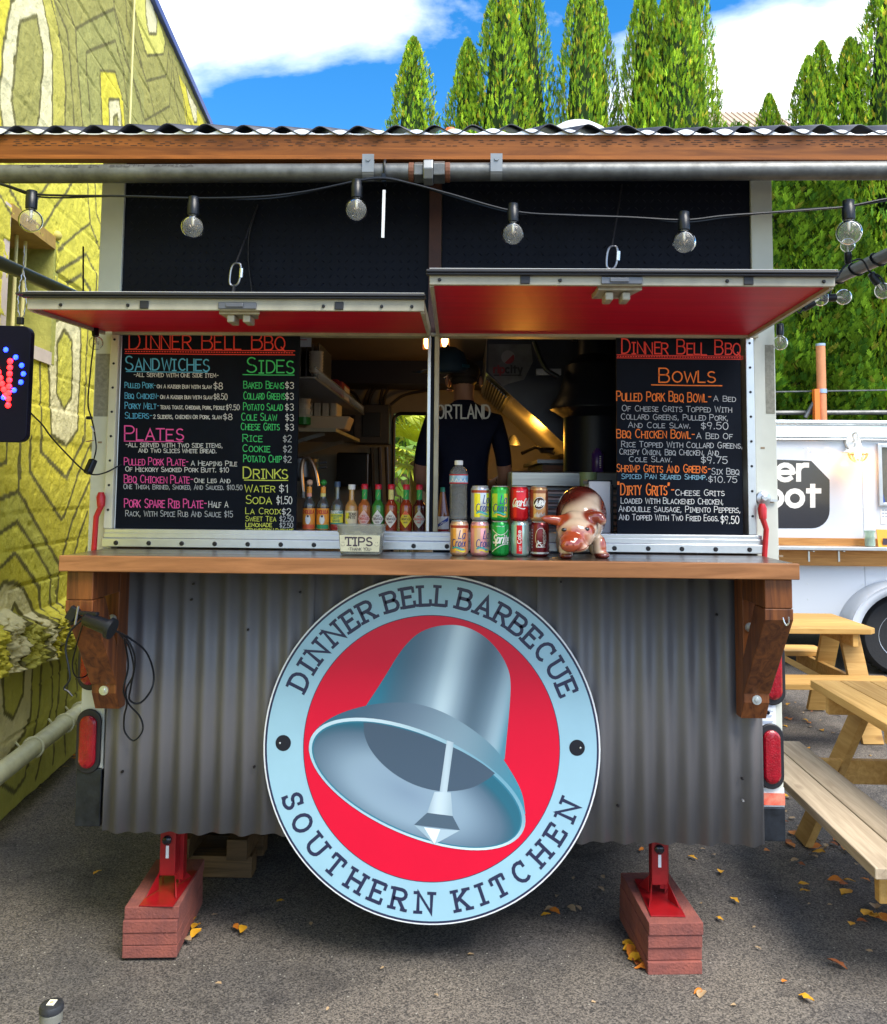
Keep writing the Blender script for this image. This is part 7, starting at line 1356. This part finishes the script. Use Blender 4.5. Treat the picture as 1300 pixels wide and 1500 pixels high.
# ================================================================ PICNIC TABLES
pw=wood('picnic_new',(.60,.36,.115),(.44,.235,.06),'x',.65); pg_=wood('picnic_grey',(.50,.40,.28),(.32,.245,.165),'x',.75)
def bx(nm,t,m_,x0,x1,y0,y1,z0,z1,ch=0,bev=.004):
    mb=MB()
    if ch: pts=[(x0+ch,y0),(x1-ch,y0),(x1,y0+ch),(x1,y1),(x0,y1),(x0,y0+ch)]; 
    else: pts=[(x0,y0),(x1,y0),(x1,y1),(x0,y1)]
    mb.prism(pts,lambda u,v,d:(u,v,d),z0,z1); P(nm,mb,m_,t,bev=bev,local=True)
def picnic(lab,loc,rot,Lh,bmat,group='wooden picnic tables beside the trailer',bs=0):
    t=T('picnic_table',lab,'picnic table',loc,group,rot)   # local x runs along the table
    n=5; w_=.143
    for i in range(n):
        y0=-.365+i*.146
        bx('table_plank',t,pw,-Lh,Lh,y0,y0+w_,.712,.75,.05 if i==0 else 0)
    for s in(-1,1):
        for k_ in(0,1): 
            y0=s*(.42+k_*.146) ; y0,y1=(y0,y0+.14*s) if s>0 else (y0+.14*s,y0); bx('bench_plank',t,bmat,-Lh+bs,Lh,min(y0,y1),max(y0,y1),.412,.45)
        for e in(-1,1):
            xe_=e*(Lh-.10); mb=MB(); mb.bar((xe_,s*.12,.712),(xe_,s*.45,.0),.038,.14,up=(1,0,0)); 
            # flatten foot below ground by trimming: keep leg ends just at ground
            mb.v=[(a,b,max(0.0,min(.7115,c_))) for a,b,c_ in mb.v]; P('leg',mb,pw,t,bev=.003,local=True)
    for e in(-1,1):
        xe_=e*(Lh-.10)+e*-.045; bx('cross_bearer',t,pw,xe_-.019,xe_+.019,-.66,.66,.30,.411); bx('top_bearer',t,pw,xe_-.019,xe_+.019,-.34,.34,.622,.7115)
        mb=MB(); mb.bar((xe_-e*.03,0,.30),(e*.15,0,.70),.04,.09,up=(0,1,0)); P('diagonal_brace',mb,pw,t,bev=.003,local=True)
        for s in(-1,1): mb=MB(); mb.lathe([(.008,-.008),(.012,-.004),(.012,0)],(xe_+e*.066,s*.30,.34),10,'x'); P('bolt_head',mb,bolt,t,local=True)
    bx('centre_bearer',t,pw,-.019,.019,-.34,.34,.655,.7115)
    return t
picnic('near picnic table with weathered grey benches at the lower right',(2.215,.43,0),rad(90)-.02,.745,pg_,bs=.05)
picnic('far picnic table of new yellow timber in front of the white trailer',(1.90,3.15,0),rad(0.5),1.08,pw)
# ================================================================ BOLLARD
bz=.42; bc=az(76,1468,bz); bt=T('bollard','dark post top with a pale square sticker at the lower left edge','bollard',(bc[0],bc[1],0))
mb=MB(); mb.lathe([(.022,0),(.022,bz-.040)],(bc[0],bc[1],0),24); P('post',mb,mat('post_blue',(.02,.045,.09),.3,coat=.5),bt,smooth=True)
mb=MB(); mb.lathe([(.023,bz-.045),(.0265,bz-.043),(.0265,bz-.024),(.025,bz-.022)],(bc[0],bc[1],0),24); P('collar',mb,mat('collar_grey',(.20,.20,.17),.6,var=.3),bt,smooth=True)
mb=MB(); mb.lathe([(.026,bz-.0215),(.0285,bz-.019),(.0285,bz-.009),(.026,bz-.004),(.015,bz-.001),(.003,bz)],(bc[0],bc[1],0),24); P('cap',mb,mat('cap_grey',(.025,.027,.032),.5,var=.4,vs=60),bt,smooth=True)
mb=MB(); mb.box(bc[0]-.008,bc[0]+.010,bc[1]-.013,bc[1]+.009,bz-.0012,bz+.0008); st_=P('sticker',mb,mat('sticker_cream',(.80,.76,.60),.5),bt); mb=MB(); mb.ball((bc[0]+.001,bc[1]-.003,bz+.001),.005,8,6,(1,1,.2)); P('sticker_mark',mb,mat('sticker_tan',(.45,.36,.2),.5),st_)
mb=MB(); mb.box(bc[0]+.010,bc[0]+.018,bc[1]-.0215,bc[1]-.0185,bz-.25,bz-.06); P('post_stripe',mb,mat('label_white',(0,0,0)),bt)
# ================================================================ VENT, FAR ROOF
c=at(845,196,1.2); rv=T('roof_vent','white domed roof vent rising above the canopy','roof vent',(c[0],1.2,2.99)); rr2=.125; mb=MB(); mb.lathe([(rr2*1.4,2.992),(rr2*1.4,float(c[2])-.03),(rr2*1.25,float(c[2])+.0),(rr2*.8,float(at(845,186,1.2)[2])),(.02,float(at(845,183,1.2)[2]))],(float(c[0]),1.2,0),28); P('vent_dome',mb,mat('vent_white',(.72,.74,.74),.4),rv,smooth=True)
mb=MB()
for k_ in range(20): a_=2*PI*k_/20; mb.box(c[0]+rr2*1.41*math.cos(a_)-.004,c[0]+rr2*1.41*math.cos(a_)+.004,1.2+rr2*1.41*math.sin(a_)-.004,1.2+rr2*1.41*math.sin(a_)+.004,float(c[2])-.06,float(c[2])-.035)
P('vent_slots',mb,black,rv,kind='stuff')
hb_=T('far_house','distant house with tan ribbed metal roof beyond the hedge','house',(6.5,26,0)); YR=26
a=at(1050,192,YR); b=at(1112,166,YR+3); xL,xR=float(at(1040,190,YR)[0]),float(at(1190,190,YR)[0])
mb=MB(); mb.box(xL+.3,xR-.3,YR+.3,YR+7,0,float(a[2])-.3); P('wall',mb,mat('house_wall',(.45,.40,.33),.8),hb_)
zr0,zr1=float(at(1050,205,YR)[2]),float(at(1112,168,YR+3.5)[2]); mb=MB(); mb.hexa([(xL,YR,zr0),(xR,YR,zr0),(xR,YR+3.5,zr1),(xL+.2,YR+3.5,zr1),(xL,YR,zr0+.1),(xR,YR,zr0+.1),(xR,YR+3.5,zr1+.1),(xL+.2,YR+3.5,zr1+.1)]); rf2=P('roof',mb,mat('tan_roof',(.52,.40,.28),.5,.3),hb_)
for i in range(16): x=xL+.1+i*(xR-xL-.2)/15; mb=MB(); mb.bar((x,YR,zr0+.12),(x,YR+3.5,zr1+.12),.06,.05); P('roof_rib',mb,mat('tan_roof',(0,0,0)),rf2)
c=at(660,198,.4); oc=T('orange_hat','small orange object lying on the canopy roof','orange object',c); mb=MB(); mb.lathe([(.03,0),(.035,.02),(.02,.045),(.004,.05)],tuple(at(660,203,.4)),12); P('shell',mb,mat('orange_plastic',(.75,.15,.02),.5),oc,smooth=True)
# ================================================================ ARBORVITAE
def arb_mesh(seed,H,Rb,n,leafs,inner=True,taper=1.0,cs=1.0):
    r=np.random.default_rng(seed); vs=[];fs=[];cols=[]
    nb=26; bph=r.random(nb)*6.28; bz_=r.random(nb); ba=r.random(nb)*.16+.05
    def prof(t):
        s_=(1-t)*8.0; return Rb*min(1,(s_/2.1)**.62) if t<1 else 0
    def R_at(a,t):
        k=prof(t); 
        k*=1+.10*np.sin(3*a+9*t+bph[0])+.09*np.sin(7*a-15*t+bph[1])+.09*np.sin(9*a+41*t+bph[2])+.06*np.sin(4*a+70*t+bph[6]); return k
    for i in range(n):
        t=1-(r.random()**1.25)*.85; a=r.random()*6.283; d=(.80+.24*r.random()**.7) if r.random()<.85 else .55+.3*r.random()
        R_=R_at(a,t)*d; z=t*H; c=np.array([R_*math.cos(a),R_*math.sin(a),z]); s=(.040+.042*r.random())*cs*(1-.35*t)
        # upright flat spray: fan of small fingers in a near vertical plane pointing up and out
        tw=a+r.normal()*.7; o=np.array([math.cos(tw),math.sin(tw),0]); upv=np.array([0,0,1])*.9+o*(.55+.3*r.normal()); upv/=np.linalg.norm(upv); side=np.cross(upv,o); side/=max(1e-6,np.linalg.norm(side)); side=side*math.cos(r.normal()*.6)+o*math.sin(r.normal()*.8)
        k0=len(vs); fan=[(-.40,.45),(-.20,.95),(.05,1.35),(.28,1.0),(.42,.5)]
        vs.append(c-upv*s*.4)
        prev=None
        for fx,fy in fan:
            vs.append(c+side*s*(fx-.13)+upv*s*fy*.9); vs.append(c+side*s*(fx+.13)+upv*s*fy+o*s*.15*r.normal())
        for j in range(5): fs.append((k0,k0+1+2*j,k0+2+2*j))
        cl=math.sin(4*a+z*3.1+bph[3])*math.sin(z*6.3+2*a+bph[4])+.6*math.sin(9*a-z*8+bph[5]); g=r.random(); lum=(.70+.4*r.random())*(.45+.65*(d-.5)/.5 if d<1 else 1.15)*(.92+.32*cl); base=np.array([.27,.42,.022]) if g<.62 else np.array([.10,.23,.022]) if g<.92 else np.array([.50,.42,.04])  # clump tops lightened, deep sprays darkened: light and shade put into leaf colour
        cols+= [base*lum*(1+.25*t)]*11
    if inner:
        k0=len(vs); m=14; nz_=18
        for j in range(nz_+1):
            t=j/nz_
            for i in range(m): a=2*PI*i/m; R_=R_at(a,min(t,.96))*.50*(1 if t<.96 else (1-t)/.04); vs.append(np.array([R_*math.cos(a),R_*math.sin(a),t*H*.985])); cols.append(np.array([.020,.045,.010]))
        for j in range(nz_):
            for i in range(m): fs.append((k0+j*m+i,k0+j*m+(i+1)%m,k0+(j+1)*m+(i+1)%m,k0+(j+1)*m+i))
    me=bpy.data.meshes.new('crown'); me.from_pydata([tuple(map(float,v)) for v in vs],[],fs); ca=me.color_attributes.new('paint','FLOAT_COLOR','POINT'); c4=np.ones((len(vs),4)); c4[:,:3]=np.array(cols); ca.data.foreach_set('color',c4.ravel()); me.materials.append(leafs); return me
lfm=mat('arborvitae',(.08,.16,.02),.6,attr='paint',spec=.08); b_=lfm.node_tree.nodes['Principled BSDF']; b_.inputs['Subsurface Weight'].default_value=0
bark=mat('bark',(.12,.08,.05),.9,var=.4,vs=20)
TG='tall arborvitae trees in a row behind the trailers'
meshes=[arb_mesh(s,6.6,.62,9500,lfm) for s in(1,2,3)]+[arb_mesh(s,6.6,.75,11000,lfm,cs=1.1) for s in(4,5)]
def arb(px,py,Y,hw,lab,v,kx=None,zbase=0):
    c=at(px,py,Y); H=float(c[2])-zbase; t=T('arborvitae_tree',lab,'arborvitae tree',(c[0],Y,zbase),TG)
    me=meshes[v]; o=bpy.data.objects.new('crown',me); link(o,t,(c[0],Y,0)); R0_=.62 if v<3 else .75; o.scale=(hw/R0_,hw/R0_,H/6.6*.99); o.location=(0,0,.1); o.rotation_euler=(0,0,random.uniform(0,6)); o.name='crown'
    mb=MB(); mb.tube([(0,0,0),(0,0,H*.45),(0,0,H*.9)],[.09,.06,.015],8); P('trunk',mb,bark,t,local=True)
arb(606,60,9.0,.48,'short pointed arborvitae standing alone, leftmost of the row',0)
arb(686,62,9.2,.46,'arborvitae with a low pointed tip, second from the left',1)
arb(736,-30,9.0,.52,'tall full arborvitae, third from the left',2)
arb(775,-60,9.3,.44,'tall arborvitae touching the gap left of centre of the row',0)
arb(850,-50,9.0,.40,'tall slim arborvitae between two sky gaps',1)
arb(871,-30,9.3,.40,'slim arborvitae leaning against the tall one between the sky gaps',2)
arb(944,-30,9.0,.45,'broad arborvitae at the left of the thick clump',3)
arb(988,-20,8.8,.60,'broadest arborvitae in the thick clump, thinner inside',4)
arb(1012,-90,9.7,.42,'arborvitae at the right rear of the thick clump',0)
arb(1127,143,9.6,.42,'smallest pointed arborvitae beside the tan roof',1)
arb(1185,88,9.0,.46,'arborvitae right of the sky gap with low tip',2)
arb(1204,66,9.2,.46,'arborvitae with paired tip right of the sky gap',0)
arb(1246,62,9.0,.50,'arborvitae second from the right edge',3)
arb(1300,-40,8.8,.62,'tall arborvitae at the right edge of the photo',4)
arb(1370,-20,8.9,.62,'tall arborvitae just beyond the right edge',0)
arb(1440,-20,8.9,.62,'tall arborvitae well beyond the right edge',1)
# lower dense hedge filling in below the tips
hg=T('hedge','dense green arborvitae hedge behind the white trailer','hedge',(4.5,8.6,0))
def hedge_mesh(n):
    r=np.random.default_rng(77); vs=[];fs=[];cols=[]
    for i in range(n):
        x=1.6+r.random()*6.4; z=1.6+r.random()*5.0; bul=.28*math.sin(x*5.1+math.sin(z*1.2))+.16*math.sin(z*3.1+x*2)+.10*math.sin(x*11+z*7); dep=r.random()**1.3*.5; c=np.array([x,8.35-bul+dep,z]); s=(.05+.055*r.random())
        side=np.array([1,0,0])*math.cos(r.normal()*.6)+np.array([0,1,0])*math.sin(r.normal()*.6); upv=np.array([.25*r.normal(),-.55,.55+.5*r.random()]); upv/=np.linalg.norm(upv)
        k0=len(vs); vs.append(c-upv*s*.4); 
        for fx,fy in [(-.5,.45),(-.22,.95),(.08,1.15),(.34,.85),(.52,.4)]: vs+= [c+side*s*(fx-.14)+upv*s*fy*.9,c+side*s*(fx+.14)+upv*s*fy+np.array([0,.12*s*r.normal(),0])]
        for j in range(5): fs.append((k0,k0+1+2*j,k0+2+2*j))
        clump=.75+.45*math.sin(x*6+math.sin(z*4))*math.sin(z*5+x); lum=(.65+.5*r.random())*(1-dep*.9)*(.42+.62*clump); g=r.random(); base=np.array([.20,.36,.022]) if g<.66 else np.array([.08,.20,.02]) if g<.95 else np.array([.34,.34,.04])  # hollows and deeper sprays darkened: hedge shade painted into the foliage
        cols+=[base*lum]*11
    me=bpy.data.meshes.new('foliage'); me.from_pydata([tuple(map(float,v)) for v in vs],[],fs); ca=me.color_attributes.new('paint','FLOAT_COLOR','POINT'); c4=np.ones((len(vs),4)); c4[:,:3]=np.array(cols); ca.data.foreach_set('color',c4.ravel()); me.materials.append(lfm); return me
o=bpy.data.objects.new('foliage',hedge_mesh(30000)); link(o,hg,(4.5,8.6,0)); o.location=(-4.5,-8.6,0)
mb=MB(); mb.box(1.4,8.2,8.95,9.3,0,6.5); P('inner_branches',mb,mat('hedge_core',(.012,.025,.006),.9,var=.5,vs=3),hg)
# ================================================================ FALLEN LEAVES
lm=[mat('leaf_orange',(.70,.22,.02),.6,var=.4,vs=40),mat('leaf_yellow',(.80,.40,.02),.6,var=.3,vs=40),mat('leaf_tan',(.48,.33,.18),.7,var=.4,vs=40),mat('leaf_rust',(.42,.12,.03),.7,var=.4,vs=40)]
lmesh=[]
for v in range(6):
    r=np.random.default_rng(v+50); n=7; Lf=1.0; vs=[];fs=[]
    for i in range(n):
        t=i/(n-1); w_=.30*math.sin(PI*min(1,t**.8))*(1+.15*r.normal()); z=.22*math.sin(t*PI*1.1)*(.5+r.random()); cur=.12*math.sin(t*3+v)
        vs+=[(t-.5,w_+cur,z*.5+.05+.06*r.random()),(t-.5,cur,z*.3+.02),(t-.5,-w_+cur,z*.5+.05+.06*r.random())]
    for i in range(n-1):
        for j in(0,1): fs.append((3*i+j,3*i+3+j,3*i+4+j,3*i+1+j))
    me=bpy.data.meshes.new('leaf'); me.from_pydata(vs,[],fs); me.shade_smooth(); lmesh.append(me)
def leaf(px,py,s,c,where,dz=0):
    p=az(px,py,0); me=lmesh[random.randrange(6)]; key=(me.name,c)
    if key not in _lc: m3=me.copy(); m3.materials.append(lm[c]); _lc[key]=m3
    o=bpy.data.objects.new('fallen_leaf',_lc[key]); o.location=(float(p[0]),float(p[1]),.004+dz); o.rotation_euler=(random.uniform(-.25,.25),random.uniform(-.2,.2),random.uniform(0,6.28)); o.scale=(s,s,s*.9); COL.objects.link(o)
    cn_=['orange','yellow','tan','rust brown'][c]; lab='small dry %s leaf lying %s'%(cn_,{'f':'on the asphalt around the trailer jacks','t':'on the asphalt around the picnic tables','l':'at the foot of the yellow wall'}[where])
    tag(o,lab,'fallen leaf',cn_+' '+{'f':'fallen leaves around the trailer jacks','t':'fallen leaves around the picnic tables','l':'fallen leaves by the yellow wall'}[where])
_lc={}
F=[(143,1280,.05,1),(355,1364,.07,1),(346,1360,.05,0),(281,1350,.08,1),(286,1360,.08,1),(288,1370,.07,1),(275,1378,.06,2),(314,1342,.03,2),(411,1322,.04,1),(320,1443,.03,2),(840,1288,.03,2),(881,1304,.05,2),(884,1286,.04,2),(817,1315,.04,2),(806,1334,.06,2),(813,1338,.06,0),(800,1342,.05,1),(838,1334,.06,2),(848,1332,.04,2),
(940,1246,.04,0),(1013,1257,.04,1),(1019,1259,.03,1),(1030,1245,.03,2),(1045,1254,.04,2),(1057,1279,.06,1),(1078,1321,.06,1),(1055,1348,.045,1),(1027,1325,.02,2),(1022,1455,.05,0),(1030,1459,.06,2),(1182,1465,.07,1),(1227,1415,.08,3),(1124,1248,.04,0),(1178,1297,.06,1),(1180,1307,.05,1),(1246,1355,.05,1),(1216,1327,.025,2),(1111,1391,.03,2),(1186,1326,.02,2),(1274,1395,.03,2),
(925,1392,.09,1),(930,1400,.10,0),(935,1408,.09,1),(940,1415,.10,1),(945,1422,.09,0),(922,1385,.07,1),(1003,1424,.06,0),(932,1412,.06,3),(455,1355,.03,2),(560,1420,.02,2),(690,1400,.03,2),(640,1460,.025,2),(480,1480,.02,2),(1105,1360,.02,2),(1150,1440,.03,0),(870,1470,.02,2),(1075,1475,.025,2)]
Tt=[(1195,1024,.06,0),(1198,1030,.05,3),(1208,1022,.04,1),(1155,1033,.07,1),(1165,1030,.04,1),(1160,1055,.08,0),(1153,1053,.05,0),(1180,1056,.06,1),(1184,1060,.06,0),(1202,1056,.02,2),(1230,1048,.06,2),(1205,1071,.07,1),(1186,1066,.05,2),(1190,1043,.03,3),(1178,1045,.03,2),(1150,1065,.05,1),(1222,1075,.04,2),(1150,1168,.07,1),(1156,1170,.04,2),(1264,971,.06,0),(1290,985,.06,0),(1250,960,.03,2),(1275,1108,.03,1),(1186,1097,.04,1),
(1163,1222,.08,0),(1172,1225,.07,3),(1187,1222,.06,2),(1192,1232,.08,2),(1155,1235,.07,3),(1158,1239,.07,0),(1180,1235,.06,2),(1210,1240,.05,2),(1195,1243,.08,0),(1200,1250,.07,1),(1207,1246,.06,2),(1226,1231,.07,0),(1232,1235,.07,0),(1222,1238,.06,3),(1243,1248,.07,1),(1235,1243,.06,0),(1228,1228,.06,2),(1250,1238,.05,2),(1192,1256,.06,2),(1175,1268,.05,3),(1165,1262,.05,2),(1225,1293,.08,0),(1236,1296,.05,3),(1245,1292,.06,1),(1239,1309,.09,1),(1268,1291,.05,0),(1280,1330,.09,2),(1270,1340,.09,1),(1283,1344,.08,1),(1293,1350,.09,0),(1298,1348,.09,1),(1264,1352,.05,3),(1255,1268,.04,2),(1150,1205,.05,3),(1160,1200,.05,2),(1170,1212,.04,2),(1152,1190,.04,2),(1242,1212,.03,2),(1292,1290,.04,2)]
LL=[(105,1108,.07,0),(108,1112,.05,0),(101,1106,.05,1),(96,1125,.05,2),(58,1156,.03,2),(59,1163,.025,2),(88,1128,.02,2)]
for d,wv in((F,'f'),(Tt,'t'),(LL,'l')):
    for x,y,s,c in d: leaf(x,y,s*.82,c,wv)
